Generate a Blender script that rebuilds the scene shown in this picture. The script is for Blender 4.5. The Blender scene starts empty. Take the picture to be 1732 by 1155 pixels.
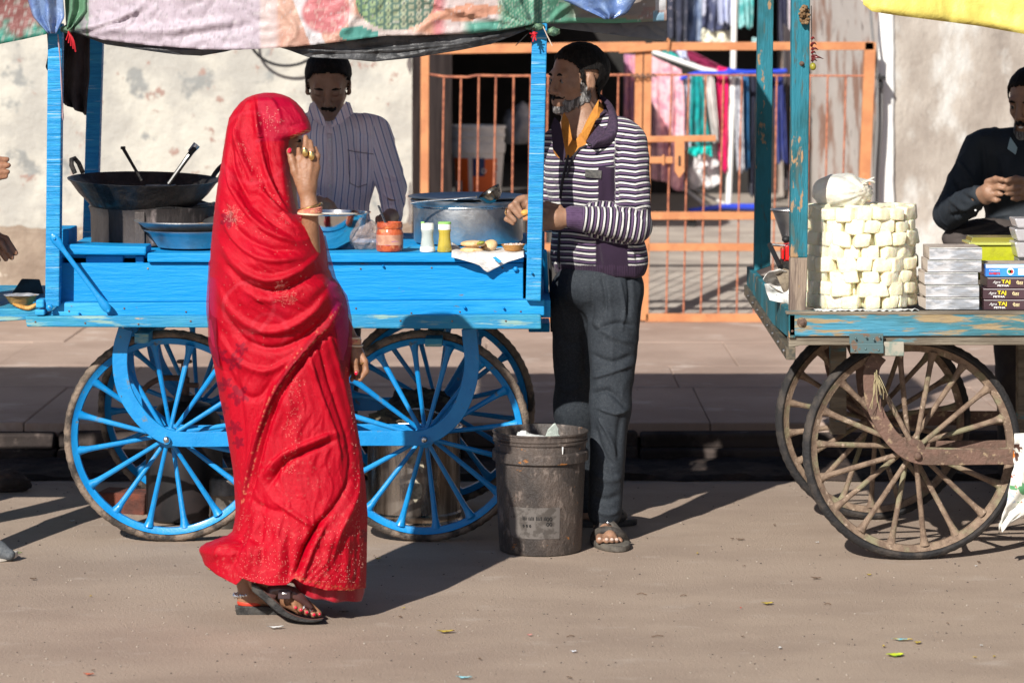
import bpy, math, random
import numpy as np
from mathutils import Vector, Matrix, Quaternion
from mathutils import noise as mnoise

random.seed(7)
SC = bpy.context.scene
COL = SC.collection
R = math.radians
# ------------------------------------------------------------------ camera, sky, sun, exposure
F_PX, H_CAM, HOR = 5050.0, 1.74, 45.0      # long lens, eye height; photo is 1732 px wide
cam_data = bpy.data.cameras.new("camera")
cam = bpy.data.objects.new("camera", cam_data); COL.objects.link(cam)
cam.location = (0, 0, H_CAM); cam.rotation_euler = (R(90), 0, 0)
cam_data.lens = F_PX * 36.0 / 1732.0
cam_data.sensor_width = 36
cam_data.shift_y = -(577.5 - HOR) / 1732.0
cam_data.clip_start = 0.1; cam_data.clip_end = 2000
cam_data.dof.use_dof = True; cam_data.dof.focus_distance = 9.7; cam_data.dof.aperture_fstop = 4.5
SC.camera = cam

SUN_TRAVEL = Vector((0.47, 1.0, -0.72)).normalized()
world = bpy.data.worlds.new("World"); SC.world = world; world.use_nodes = True
wn = world.node_tree; bg = wn.nodes["Background"]
sky = wn.nodes.new("ShaderNodeTexSky"); sky.sky_type = 'NISHITA'; sky.sun_disc = False
sky.sun_elevation = math.asin(-SUN_TRAVEL.z)
sky.sun_rotation = math.atan2(-SUN_TRAVEL.x, -SUN_TRAVEL.y)
sky.dust_density = 0.6; sky.air_density = 0.6
wn.links.new(sky.outputs[0], bg.inputs[0]); bg.inputs[1].default_value = 0.065
sl = bpy.data.lights.new("sun", 'SUN'); sl.energy = 5.0; sl.angle = R(0.6); sl.color = (1.0, 0.955, 0.885)
so = bpy.data.objects.new("sun", sl); COL.objects.link(so)
so.rotation_euler = SUN_TRAVEL.to_track_quat('-Z', 'Y').to_euler(); so.location = (-5, -10, 12)
SC.view_settings.view_transform = 'Standard'; SC.view_settings.look = 'None'
SC.view_settings.exposure = 0.42; SC.view_settings.gamma = 1
SC.cycles.max_bounces = 8; SC.cycles.transparent_max_bounces = 12
SC.cycles.sample_clamp_indirect = 6

# ------------------------------------------------------------------ helpers
def P(px, py, Y):
    """photo pixel at depth Y -> world point"""
    return np.array([(px - 866.0) * Y / F_PX, Y, H_CAM - (py - HOR) * Y / F_PX])
def XS(px, Y): return (px - 866.0) * Y / F_PX
def ZS(py, Y): return H_CAM - (py - HOR) * Y / F_PX

def wloc(o):
    l = Vector((0, 0, 0))
    while o is not None: l = l + o.location; o = o.parent
    return l
def tag(o, label=None, cat=None, group=None, kind=None):
    if label: o['label'] = label
    if cat: o['category'] = cat
    if group: o['group'] = group
    if kind: o['kind'] = kind
    return o
def empty(name, loc, label=None, cat=None, group=None, parent=None, rot=None):
    o = bpy.data.objects.new(name, None); COL.objects.link(o)
    o.empty_display_size = .1
    if parent is not None:
        o.parent = parent; o.location = Vector(loc) - wloc(parent)
    else: o.location = loc
    if rot: o.rotation_euler = rot
    return tag(o, label, cat, group)
def copy_tree(o, parent=None):
    c = o.copy(); COL.objects.link(c); c.parent = parent
    for ch in o.children: copy_tree(ch, c)
    return c

class MB:
    """collects vertices and faces"""
    def __init__(s): s.v = []; s.f = []
    def add(s, V, F):
        b = len(s.v); s.v.extend([tuple(map(float, p)) for p in V]); s.f.extend([tuple(int(i) + b for i in f) for f in F]); return s
    def box(s, x0, x1, y0, y1, z0, z1):
        V = [(x, y, z) for z in (z0, z1) for y in (y0, y1) for x in (x0, x1)]
        return s.add(V, [(0, 2, 3, 1), (4, 5, 7, 6), (0, 1, 5, 4), (2, 6, 7, 3), (0, 4, 6, 2), (1, 3, 7, 5)])
    def bar(s, a, b, w, t, up=(0, 1, 0)):
        """rectangular bar from a to b: width w across, thickness t along 'up'"""
        a = np.array(a, float); b = np.array(b, float); d = b - a; d /= np.linalg.norm(d)
        u = np.array(up, float); u = u - d * u.dot(d); u /= np.linalg.norm(u); c = np.cross(d, u)
        V = []
        for p in (a, b):
            for i, j in ((-1, -1), (1, -1), (1, 1), (-1, 1)): V.append(p + c * i * w / 2 + u * j * t / 2)
        return s.add(V, [(0, 1, 2, 3), (7, 6, 5, 4), (0, 4, 5, 1), (1, 5, 6, 2), (2, 6, 7, 3), (3, 7, 4, 0)])
    def rings(s, rings, cap=True, loop=False):
        n = len(rings[0]); V = [p for r in rings for p in r]; F = []
        m = len(rings)
        for i in range(m if loop else m - 1):
            for j in range(n):
                k = (j + 1) % n; i2 = (i + 1) % m
                F.append((i * n + j, i * n + k, i2 * n + k, i2 * n + j))
        if cap and not loop: F.append(tuple(range(n))[::-1]); F.append(tuple(range((m - 1) * n, m * n)))
        return s.add(V, F)
    def tube(s, path, r, n=10, cap=True, loop=False, flat=1.0, up=None):
        path = [np.array(p, float) for p in path]; m = len(path)
        rr = r if hasattr(r, '__len__') else [r] * m
        T = []
        for i in range(m):
            if loop: t = path[(i + 1) % m] - path[i - 1]
            else: t = path[min(i + 1, m - 1)] - path[max(i - 1, 0)]
            T.append(t / (np.linalg.norm(t) + 1e-12))
        u = np.array(up if up is not None else ((0, 0, 1) if abs(T[0][2]) < .9 else (1, 0, 0)), float)
        rg = []
        for i in range(m):
            u = u - T[i] * u.dot(T[i]); u /= np.linalg.norm(u); w = np.cross(T[i], u)
            rg.append([path[i] + rr[i] * (u * math.cos(a) * flat + w * math.sin(a)) for a in [2 * math.pi * k / n for k in range(n)]])
        return s.rings(rg, cap, loop)
    def lathe(s, prof, c=(0, 0, 0), n=32, cap=True, M=None):
        """prof: list of (r, z)"""
        rg = []
        for r, z in prof:
            rg.append([(c[0] + r * math.cos(2 * math.pi * k / n), c[1] + r * math.sin(2 * math.pi * k / n), c[2] + z) for k in range(n)])
        b = len(s.v); s.rings(rg, cap)
        if M is not None:
            cc = Vector(c)
            for i in range(b, len(s.v)): s.v[i] = tuple(M @ (Vector(s.v[i]) - cc) + cc)
        return s
    def prism(s, poly, d):
        """planar polygon (list of 3d points) extruded by vector d"""
        n = len(poly); d = np.array(d, float); V = [np.array(p, float) for p in poly]; V = V + [p + d for p in V]
        F = [tuple(range(n)), tuple(range(2 * n - 1, n - 1, -1))] + [(i, i + n, (i + 1) % n + n, (i + 1) % n) for i in range(n)]
        return s.add(V, F)
    def grid(s, nu, nv, fn):
        V = [fn(i / (nu - 1), j / (nv - 1)) for j in range(nv) for i in range(nu)]
        F = [(j * nu + i, j * nu + i + 1, (j + 1) * nu + i + 1, (j + 1) * nu + i) for j in range(nv - 1) for i in range(nu - 1)]
        return s.add(V, F)
    def ell(s, c, r, n=16, m=10, M=None):
        rg = []
        for i in range(m + 1):
            a = math.pi * (i + .02) / (m + .04) - math.pi / 2
            rg.append([(r[0] * math.cos(a) * math.cos(2 * math.pi * k / n), r[1] * math.cos(a) * math.sin(2 * math.pi * k / n), r[2] * math.sin(a)) for k in range(n)])
        b = len(s.v); s.rings(rg)
        for i in range(b, len(s.v)):
            p = Vector(s.v[i]);
            if M is not None: p = M @ p
            s.v[i] = (p.x + c[0], p.y + c[1], p.z + c[2])
        return s
    def jitter(s, a, seed=1):
        rs = np.random.RandomState(seed); V = np.array(s.v); V += rs.uniform(-a, a, V.shape); s.v = [tuple(p) for p in V]; return s
    def xf(s, M, start=0):
        for i in range(start, len(s.v)): s.v[i] = tuple(M @ Vector(s.v[i]))
        return s
    def build(s, name, mat, parent=None, loc=None, smooth=False, bevel=0, solid=0, label=None, cat=None, group=None, kind=None, sub=0, angle=35, local=False, attrs=None, seg=2):
        return mesh_obj(name, s.v, s.f, mat, parent, loc, smooth, bevel, solid, label, cat, group, kind, sub, angle, local, attrs, seg)

def mesh_obj(name, V, F, mat, parent=None, loc=None, smooth=False, bevel=0, solid=0, label=None, cat=None, group=None, kind=None, sub=0, angle=35, local=False, attrs=None, seg=2):
    V = np.asarray(V, np.float64)
    if local: org = np.zeros(3)
    elif parent is not None and loc is None: org = np.array(wloc(parent))
    elif loc is not None: org = np.array(loc, float)
    else:
        mn, mx = V.min(0), V.max(0); org = np.array([(mn[0] + mx[0]) / 2, (mn[1] + mx[1]) / 2, mn[2]]); loc = tuple(org)
    me = bpy.data.meshes.new(name)
    VL = (V - org).astype(np.float32)
    if isinstance(F, np.ndarray):
        nf, k = F.shape
        me.vertices.add(len(VL)); me.vertices.foreach_set('co', VL.ravel())
        me.loops.add(nf * k); me.loops.foreach_set('vertex_index', F.astype(np.int32).ravel())
        me.polygons.add(nf); me.polygons.foreach_set('loop_start', np.arange(0, nf * k, k, dtype=np.int32))
        me.update(calc_edges=True)
    else:
        me.from_pydata([tuple(p) for p in VL.tolist()], [], F)
    me.validate(); me.update()
    if smooth:
        me.polygons.foreach_set('use_smooth', np.ones(len(me.polygons), dtype=bool))
        if angle < 180 and not isinstance(F, np.ndarray): me.set_sharp_from_angle(angle=R(angle))
    o = bpy.data.objects.new(name, me); COL.objects.link(o)
    if mat is not None: me.materials.append(mat)
    if attrs:
        for k, arr in attrs.items():
            arr = np.asarray(arr, np.float32)
            if arr.ndim == 1:
                a = me.attributes.new(k, 'FLOAT', 'POINT'); a.data.foreach_set('value', arr)
            else:
                a = me.attributes.new(k, 'FLOAT_COLOR', 'POINT')
                if arr.shape[1] == 3: arr = np.concatenate([arr, np.ones((len(arr), 1), np.float32)], 1)
                a.data.foreach_set('color', arr.ravel())
    if parent is not None: o.parent = parent
    if loc is not None:
        o.location = Vector(loc) - (wloc(parent) if parent is not None else Vector((0, 0, 0)))
    if solid:
        m = o.modifiers.new('solid', 'SOLIDIFY'); m.thickness = solid; m.offset = 0
    if bevel:
        m = o.modifiers.new('bevel', 'BEVEL'); m.width = bevel; m.segments = seg; m.limit_method = 'ANGLE'; m.angle_limit = R(40)
    if sub:
        m = o.modifiers.new('sub', 'SUBSURF'); m.levels = sub; m.render_levels = sub
    return tag(o, label, cat, group, kind)

# ------------------------------------------------------------------ materials
def mat(name, c1, c2=None, rough=.6, metal=0., scale=6., thr=(.42, .6), detail=5, stretch=(1, 1, 1),
        c3=None, scale3=20., thr3=(.6, .66), stretch3=None, bump=0., bscale=80., bstretch=None, attr=None, attr_f=None,
        stripes=None, spec=.5, sheen=0., trans=0., alpha=1., r2=None, fine=0., sss=0., coat=0., aniso=0, ior=1.45, c4=None, scale4=30., thr4=(.6, .66), stretch4=None, transl=0.):
    m = bpy.data.materials.new(name); m.use_nodes = True
    nt = m.node_tree; N = nt.nodes; L = nt.links; b = N["Principled BSDF"]
    b.inputs['Roughness'].default_value = rough; b.inputs['Metallic'].default_value = metal
    b.inputs['Specular IOR Level'].default_value = spec
    b.inputs['IOR'].default_value = ior
    if sheen: b.inputs['Sheen Weight'].default_value = sheen; b.inputs['Sheen Roughness'].default_value = .4
    if trans: b.inputs['Transmission Weight'].default_value = trans
    if alpha < 1: b.inputs['Alpha'].default_value = alpha
    if coat: b.inputs['Coat Weight'].default_value = coat; b.inputs['Coat Roughness'].default_value = .15
    if sss:
        b.inputs['Subsurface Weight'].default_value = sss; b.inputs['Subsurface Radius'].default_value = (.012, .004, .002); b.inputs['Subsurface Scale'].default_value = 1
    tc = N.new('ShaderNodeTexCoord')
    def co(st):
        mp = N.new('ShaderNodeMapping'); mp.inputs['Scale'].default_value = st; L.new(tc.outputs['Object'], mp.inputs[0]); return mp.outputs[0]
    def nz(sc, st, det=5, ro=.6):
        n = N.new('ShaderNodeTexNoise'); n.inputs['Scale'].default_value = sc; n.inputs['Detail'].default_value = det; n.inputs['Roughness'].default_value = ro
        L.new(co(st), n.inputs['Vector']); return n.outputs['Fac']
    def ramp(src, t):
        r = N.new('ShaderNodeMapRange'); r.inputs[1].default_value = t[0]; r.inputs[2].default_value = t[1]; r.interpolation_type = 'SMOOTHSTEP'
        L.new(src, r.inputs[0]); return r.outputs[0]
    def mix(f, a, c, bt='MIX'):
        x = N.new('ShaderNodeMix'); x.data_type = 'RGBA'; x.blend_type = bt
        if isinstance(f, (int, float)): x.inputs[0].default_value = f
        else: L.new(f, x.inputs[0])
        for idx, val in ((6, a), (7, c)):
            if isinstance(val, (tuple, list)): x.inputs[idx].default_value = (*val[:3], 1)
            else: L.new(val, x.inputs[idx])
        return x.outputs[2]
    cur = tuple(c1)
    if attr:
        a = N.new('ShaderNodeAttribute'); a.attribute_name = attr; cur = a.outputs['Color']
    if stripes:   # (attribute, period, [(pos, colour)...], detail)
        an, per, cols = stripes[:3]
        a = N.new('ShaderNodeAttribute'); a.attribute_name = an
        d = N.new('ShaderNodeMath'); d.operation = 'DIVIDE'; d.inputs[1].default_value = per; L.new(a.outputs['Fac'], d.inputs[0])
        fr = N.new('ShaderNodeMath'); fr.operation = 'FRACT'; L.new(d.outputs[0], fr.inputs[0])
        rp = N.new('ShaderNodeValToRGB'); rp.color_ramp.interpolation = 'CONSTANT'
        els = rp.color_ramp.elements
        while len(els) < len(cols): els.new(.5)
        for e, (p, c) in zip(els, cols): e.position = p; e.color = (*c, 1)
        L.new(fr.outputs[0], rp.inputs[0])
        if len(stripes) > 3:
            a2 = N.new('ShaderNodeAttribute'); a2.attribute_name = stripes[3]
            cur = mix(a2.outputs['Fac'], rp.outputs[0], cur)
        else: cur = rp.outputs[0]
    if c2: 
        f2 = ramp(nz(scale, stretch, detail), thr); cur = mix(f2, cur, c2)
    if c3: cur = mix(ramp(nz(scale3, stretch3 or stretch, 6), thr3), cur, c3)
    if c4: cur = mix(ramp(nz(scale4, stretch4 or stretch, 6), thr4), cur, c4)
    if fine:
        n = nz(260, (1, 1, 1), 3); r = N.new('ShaderNodeMapRange'); r.inputs[1].default_value = .3; r.inputs[2].default_value = .7
        r.inputs[3].default_value = 1 - fine; r.inputs[4].default_value = 1 + fine; L.new(n, r.inputs[0])
        cur = mix(1.0, cur, r.outputs[0], 'MULTIPLY')
    if isinstance(cur, tuple): b.inputs['Base Color'].default_value = (*cur[:3], 1)
    else: L.new(cur, b.inputs['Base Color'])
    if r2 is not None:
        rr = N.new('ShaderNodeMapRange'); rr.inputs[3].default_value = rough; rr.inputs[4].default_value = r2; rr.inputs[1].default_value = .35; rr.inputs[2].default_value = .65
        L.new(nz(scale * 1.7, stretch), rr.inputs[0]); L.new(rr.outputs[0], b.inputs['Roughness'])
    if bump:
        bp = N.new('ShaderNodeBump'); bp.inputs['Strength'].default_value = min(1, bump); bp.inputs['Distance'].default_value = .004 * max(1, bump)
        L.new(nz(bscale, bstretch or stretch, 6, .65), bp.inputs['Height']); L.new(bp.outputs[0], b.inputs['Normal'])
    if transl:
        tr = N.new('ShaderNodeBsdfTranslucent'); ms = N.new('ShaderNodeMixShader'); ms.inputs[0].default_value = transl; o_ = N['Material Output']
        if isinstance(cur, tuple): tr.inputs[0].default_value = (*cur[:3], 1)
        else: L.new(cur, tr.inputs[0])
        L.new(b.outputs[0], ms.inputs[1]); L.new(tr.outputs[0], ms.inputs[2]); L.new(ms.outputs[0], o_.inputs[0])
    return m

def vnoise(p, scale, seed=0, oct=3):
    """value noise on an (n,3) array, roughly -1..1"""
    if len(p) == 1:
        x, y, z = p[0]; k = seed * 17.13; t = a = 0.; amp = 1.
        for o in range(oct):
            q = scale * (2 ** o); t += amp * mnoise.noise((x * q + k, y * q + k, z * q + k)); a += amp; amp *= .5
        return [t / a * 1.4]
    p = np.asarray(p, float) * scale + seed * 17.13
    out = np.zeros(len(p)); amp = 1.; tot = 0
    for o in range(oct):
        q = p * (2 ** o); i = np.floor(q).astype(np.int64); f = q - i; f = f * f * (3 - 2 * f)
        acc = np.zeros(len(p))
        for dx in (0, 1):
            for dy in (0, 1):
                for dz in (0, 1):
                    h = ((i[:, 0] + dx) * 374761393 + (i[:, 1] + dy) * 668265263 + (i[:, 2] + dz) * 2147483647 + (o + seed) * 1274126177) & 0xffffffff
                    h = ((h ^ (h >> 13)) * 1274126177) & 0xffffffff; h = (h ^ (h >> 16)) & 0xffff
                    w = (f[:, 0] if dx else 1 - f[:, 0]) * (f[:, 1] if dy else 1 - f[:, 1]) * (f[:, 2] if dz else 1 - f[:, 2])
                    acc += w * (h / 32767.5 - 1)
        out += acc * amp; tot += amp; amp *= .5
    return out / tot

def catmull(pts, n=8):
    pts = [np.array(p, float) for p in pts]; q = [2 * pts[0] - pts[1]] + pts + [2 * pts[-1] - pts[-2]]; out = []
    for i in range(1, len(q) - 2):
        for k in range(n):
            t = k / n; a, b, c, d = q[i - 1], q[i], q[i + 1], q[i + 2]
            out.append(.5 * (2 * b + (c - a) * t + (2 * a - 5 * b + 4 * c - d) * t * t + (3 * b - a - 3 * c + d) * t ** 3))
    out.append(pts[-1]); return out

# ------------------------------------------------------------------ implicit bodies: smooth union of tapered limbs, surface nets
class SDF:
    def __init__(s): s.p = []
    def cap(s, a, b, ra, rb=None, k=.02, sub=False, flat=None):
        s.p.append(('c', np.array(a, float), np.array(b, float), ra, rb if rb is not None else ra, k, sub, flat)); return s
    def chain(s, pts, rs, k=.01):
        for i in range(len(pts) - 1): s.cap(pts[i], pts[i + 1], rs[i], rs[i + 1], k)
        return s
    def ell(s, c, r, k=.02, rot=None, sub=False):
        M = np.eye(3) if rot is None else np.array(rot.to_3x3() if hasattr(rot, 'to_3x3') else rot)
        s.p.append(('e', np.array(c, float), np.array(r, float), M, None, k, sub, None)); return s
    def one(s, q, X):
        if q[0] == 'c':
            a, b, ra, rb = q[1:5]; ab = b - a; L2 = ab.dot(ab) + 1e-12
            w = X - a
            h = np.clip((w @ ab) / L2, 0, 1)
            dv = w - h[:, None] * ab
            if q[7] is not None:  # flattened limb: q[7]=(unit dir, factor) squeezes along dir
                n, fct = q[7]; n = np.array(n); c = dv @ n; dv = dv + (c * (1 / fct - 1))[:, None] * n
            return np.sqrt((dv * dv).sum(1)) - (ra + (rb - ra) * h)
        c, r, M = q[1:4]; y = (X - c) @ M
        k0 = np.sqrt(((y / r) ** 2).sum(1)); k1 = np.sqrt(((y / r ** 2) ** 2).sum(1)) + 1e-9
        return k0 * (k0 - 1) / k1
    def ev(s, X, idx=None):
        d = np.full(len(X), 1e3)
        for i, q in enumerate(s.p):
            if idx is not None and i not in idx: continue
            dp = s.one(q, X); k = q[5]
            if q[6]:
                dp = -dp; h = np.maximum(k - np.abs(d - dp), 0) / k; d = np.maximum(d, dp) + h * h * k * .25
            else:
                h = np.maximum(k - np.abs(d - dp), 0) / k; d = np.minimum(d, dp) - h * h * k * .25
        return d
    def bounds(s):
        mn = np.full(3, 1e9); mx = -mn
        for q in s.p:
            if q[6]: continue
            if q[0] == 'c': r = max(q[3], q[4]); lo = np.minimum(q[1], q[2]) - r; hi = np.maximum(q[1], q[2]) + r
            else: r = q[2].max(); lo = q[1] - r; hi = q[1] + r
            mn = np.minimum(mn, lo); mx = np.maximum(mx, hi)
        return mn - .02, mx + .02
    def mesh(s, h=.004):
        mn, mx = s.bounds(); B = 14
        nb = np.ceil((mx - mn) / (h * B)).astype(int); n = nb * B + 1
        Fd = np.empty(n, np.float32)
        cx = [mn[a] + (np.arange(nb[a]) + .5) * h * B for a in range(3)]
        C = np.stack(np.meshgrid(*cx, indexing='ij'), -1).reshape(-1, 3)
        dc = s.ev(C); per = np.stack([s.one(q, C) for q in s.p], 1); ks = np.array([q[5] for q in s.p])
        diag = h * B * .87
        Fd[...] = 1
        dcg = dc.reshape(nb)
        Fd[:-1, :-1, :-1] = np.repeat(np.repeat(np.repeat(dcg, B, 0), B, 1), B, 2)
        near = np.where(np.abs(dc) < diag * 1.6 + .02)[0]
        ar = np.arange(B + 1)
        loc = np.stack(np.meshgrid(ar, ar, ar, indexing='ij'), -1).reshape(-1, 3) * h
        for bi in near:
            i, j, k = np.unravel_index(bi, nb)
            idx = set(np.where(per[bi] < diag * 1.9 + np.maximum(dc[bi], 0) + ks * 1.5)[0].tolist())
            X = mn + np.array([i, j, k]) * h * B + loc
            Fd[i * B:i * B + B + 1, j * B:j * B + B + 1, k * B:k * B + B + 1] = s.ev(X, idx).reshape(B + 1, B + 1, B + 1)
        ins = Fd < 0
        nx, ny, nz = n
        cnt = np.zeros((nx - 1, ny - 1, nz - 1), np.uint8)
        for dx in (0, 1):
            for dy in (0, 1):
                for dz in (0, 1): cnt += ins[dx:nx - 1 + dx, dy:ny - 1 + dy, dz:nz - 1 + dz]
        act = (cnt > 0) & (cnt < 8); A = np.argwhere(act)
        vid = np.full(act.shape, -1, np.int64); vid[act] = np.arange(len(A))
        acc = np.zeros((len(A), 3)); num = np.zeros(len(A))
        cs = [(dx, dy, dz) for dx in (0, 1) for dy in (0, 1) for dz in (0, 1)]
        for c0 in cs:
            for ax in range(3):
                if c0[ax]: continue
                c1 = list(c0); c1[ax] = 1
                f0 = Fd[A[:, 0] + c0[0], A[:, 1] + c0[1], A[:, 2] + c0[2]]; f1 = Fd[A[:, 0] + c1[0], A[:, 1] + c1[1], A[:, 2] + c1[2]]
                x = (f0 < 0) != (f1 < 0); t = np.where(x, f0 / np.where(f0 == f1, 1, f0 - f1), 0)
                p = np.tile(np.array(c0, float), (len(A), 1)); p[:, ax] += t
                acc[x] += p[x]; num[x] += 1
        V = mn + (A + acc / num[:, None]) * h
        Fq = []
        for ax in range(3):
            o1, o2 = [(1, 2), (2, 0), (0, 1)][ax]
            sl0 = [slice(None)] * 3; sl1 = [slice(None)] * 3; sl0[ax] = slice(0, -1); sl1[ax] = slice(1, None)
            a0 = ins[tuple(sl0)]; a1 = ins[tuple(sl1)]
            for flip in (False, True):
                E = np.argwhere((a0 & ~a1) if not flip else (~a0 & a1))
                E = E[(E[:, o1] > 0) & (E[:, o2] > 0) & (E[:, o1] < n[o1] - 1) & (E[:, o2] < n[o2] - 1)]
                def g(u, w):
                    q = E.copy(); q[:, o1] -= u; q[:, o2] -= w; return vid[q[:, 0], q[:, 1], q[:, 2]]
                quad = [g(1, 1), g(0, 1), g(0, 0), g(1, 0)]
                if flip: quad = quad[::-1]
                Fq.append(np.stack(quad, 1))
        Fq = np.concatenate(Fq); Fq = Fq[(Fq >= 0).all(1)]
        return V, Fq

def vnormals(V, F):
    N = np.zeros_like(V); n = np.cross(V[F[:, 2]] - V[F[:, 0]], V[F[:, 3]] - V[F[:, 1]])
    for k in range(4): np.add.at(N, F[:, k], n)
    return N / (np.linalg.norm(N, axis=1)[:, None] + 1e-12)
def vsmooth(V, F, it=2, w=.5, mask=None):
    for _ in range(it):
        S = np.zeros_like(V); c = np.zeros(len(V))
        for k in range(4):
            for q in (1, 3):
                np.add.at(S, F[:, k], V[F[:, (k + q) % 4]]); np.add.at(c, F[:, k], 1)
        T = S / np.maximum(c, 1)[:, None]
        D = (T - V) * w
        if mask is not None: D *= mask[:, None]
        V = V + D
    return V
def strokes(V, N, lst, Y0, front=True):
    """cloth folds: each stroke = ([(px,py)...], width px, height m[, side]) drawn as a ridge/groove curve on the cloth around depth Y0"""
    px = 866 + V[:, 0] * F_PX / V[:, 1]; py = HOR + (H_CAM - V[:, 2]) * F_PX / V[:, 1]
    out = np.zeros(len(V))
    vis = np.clip(-N[:, 1] * 1.6 + .25, 0, 1) if front else 1.
    for st in lst:
        pts, w, hgt = st[:3]; side = st[3] if len(st) > 3 else 0
        pts = catmull(pts, 5) if len(pts) > 2 else [np.array(p, float) for p in pts]
        x0 = min(p[0] for p in pts) - 4 * w; x1 = max(p[0] for p in pts) + 4 * w; y0 = min(p[1] for p in pts) - 4 * w; y1 = max(p[1] for p in pts) + 4 * w
        m = np.where((px > x0) & (px < x1) & (py > y0) & (py < y1))[0]
        if len(m) == 0: continue
        Q = np.stack([px[m], py[m]], 1); best = np.full(len(m), 1e9); tt = np.zeros(len(m)); sg = np.zeros(len(m)); K = len(pts) - 1
        for i in range(K):
            a, b = pts[i], pts[i + 1]; ab = b - a; t = np.clip(((Q - a) @ ab) / (ab.dot(ab) + 1e-9), 0, 1)
            dv = Q - a - t[:, None] * ab; d = np.hypot(dv[:, 0], dv[:, 1]); u = d < best
            best[u] = d[u]; tt[u] = ((i + t) / K)[u]; sg[u] = np.sign(ab[0] * dv[:, 1] - ab[1] * dv[:, 0])[u]
        ww = w * np.where(sg * side > 0, .35, 1.) if side else w
        out[m] += hgt * np.exp(-(best / ww) ** 2) * np.clip(np.sin(np.pi * np.clip(tt, .0, 1)) * 1.8 + .15, 0, 1)
    return out * vis
# ================================================================== SETTING
M = {}
M['road'] = mat('road_concrete', (.375, .292, .228), (.31, .238, .187), rough=.85, scale=1.6, thr=(.34, .68), detail=9, stretch=(1, 1.6, 1), c3=(.42, .345, .285), scale3=5, thr3=(.56, .8), c4=(.16, .125, .10), scale4=9, thr4=(.70, .86), bump=1.1, bscale=90, bstretch=(1, 1, 1), fine=.16, spec=.25)
M['slab'] = mat('sandstone_slab', (.42, .315, .258), (.32, .235, .19), rough=.85, scale=1.5, thr=(.35, .7), c3=(.50, .41, .355), scale3=4, thr3=(.55, .75), c4=(.13, .09, .075), scale4=18, thr4=(.70, .76), bump=1.2, bscale=25, fine=.08, spec=.2)
M['dirt'] = mat('black_dirt', (.028, .022, .02), (.055, .04, .034), rough=.9, scale=9, bump=3, bscale=30, spec=.2)
M['kerbstone'] = mat('kerb_stone', (.08, .062, .055), (.035, .028, .026), rough=.9, scale=5, c3=(.2, .16, .14), scale3=9, thr3=(.6, .75), bump=2.5, bscale=14, spec=.2)
M['yard'] = mat('yard_concrete', (.42, .37, .32), (.30, .26, .23), rough=.85, scale=2, thr=(.35, .65), stretch=(1, 3, 1), c3=(.5, .46, .41), scale3=6, thr3=(.55, .7), bump=1.2, bscale=20, spec=.2)
M['wall_l'] = mat('old_limewash', (.52, .50, .44), (.40, .385, .35), rough=.9, scale=2.6, thr=(.42, .60), detail=9, c3=(.34, .235, .20), scale3=7, thr3=(.60, .66), c4=(.27, .275, .265), scale4=4.2, thr4=(.58, .66), bump=3, bscale=14, fine=.06, spec=.15)
M['wall_low'] = mat('exposed_render', (.34, .27, .21), (.26, .20, .155), rough=.95, scale=6, thr=(.35, .65), c3=(.62, .56, .47), scale3=7, thr3=(.60, .68), c4=(.24, .18, .14), scale4=14, thr4=(.64, .7), bump=4, bscale=18, spec=.1)
M['wall_r'] = mat('weathered_plaster', (.46, .415, .365), (.30, .26, .225), rough=.9, scale=2.2, thr=(.40, .64), detail=9, stretch=(1, 1, .55), c3=(.55, .54, .51), scale3=3.2, thr3=(.50, .62), c4=(.22, .19, .165), scale4=6, thr4=(.58, .72), bump=3.4, bscale=22, fine=.10, spec=.15)
M['wall_side'] = mat('streaked_plaster', (.66, .60, .55), (.40, .24, .18), rough=.9, scale=5, thr=(.48, .62), stretch=(1, .5, .55), c3=(.22, .17, .16), scale3=11, thr3=(.63, .69), bump=1.5, bscale=30, spec=.15)
M['jamb'] = mat('grey_jamb', (.19, .165, .155), (.11, .095, .09), rough=.9, scale=7, stretch=(1, 1, .3), bump=1.5, bscale=30)
M['darkroom'] = mat('shade_dark_plaster', (.028, .025, .024), (.018, .017, .016), rough=.95, scale=3, bump=1, bscale=20)  # near-black base puts the room's interior shade into the wall colour
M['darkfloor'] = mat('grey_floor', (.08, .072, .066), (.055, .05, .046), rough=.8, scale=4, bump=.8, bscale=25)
M['gate'] = mat('orange_gate_paint', (.56, .24, .10), (.46, .18, .075), rough=.55, scale=9, thr=(.4, .65), c3=(.28, .09, .04), scale3=26, thr3=(.67, .72), bump=.6, bscale=70, c4=(.75, .42, .22), scale4=33, thr4=(.68, .74))
M['rod'] = mat('rusty_rod', (.52, .19, .10), (.30, .10, .06), rough=.7, scale=30, bump=1, bscale=90)
M['steel'] = mat('steel', (.62, .62, .62), rough=.22, metal=1, c2=(.5, .49, .48), scale=14, r2=.36, bump=.25, bscale=50)
M['dull_steel'] = mat('dull_aluminium', (.55, .56, .57), rough=.38, metal=1, c2=(.42, .42, .43), scale=9, r2=.5, bump=.4, bscale=70, c3=(.2, .2, .2), scale3=22, thr3=(.68, .74))
M['chrome'] = mat('bright_steel', (.78, .76, .73), rough=.10, metal=1, c2=(.68, .67, .66), scale=8, bump=.12, bscale=25)
M['iron'] = mat('black_iron', (.010, .0095, .010), (.026, .022, .02), rough=.42, metal=.2, scale=16, bump=2.6, bscale=48, r2=.7, coat=.25)
M['rust'] = mat('rusty_iron', (.17, .10, .075), (.12, .075, .055), rough=.7, metal=.2, scale=22, c3=(.33, .24, .15), scale3=30, thr3=(.56, .66), bump=1.2, bscale=90)
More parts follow.
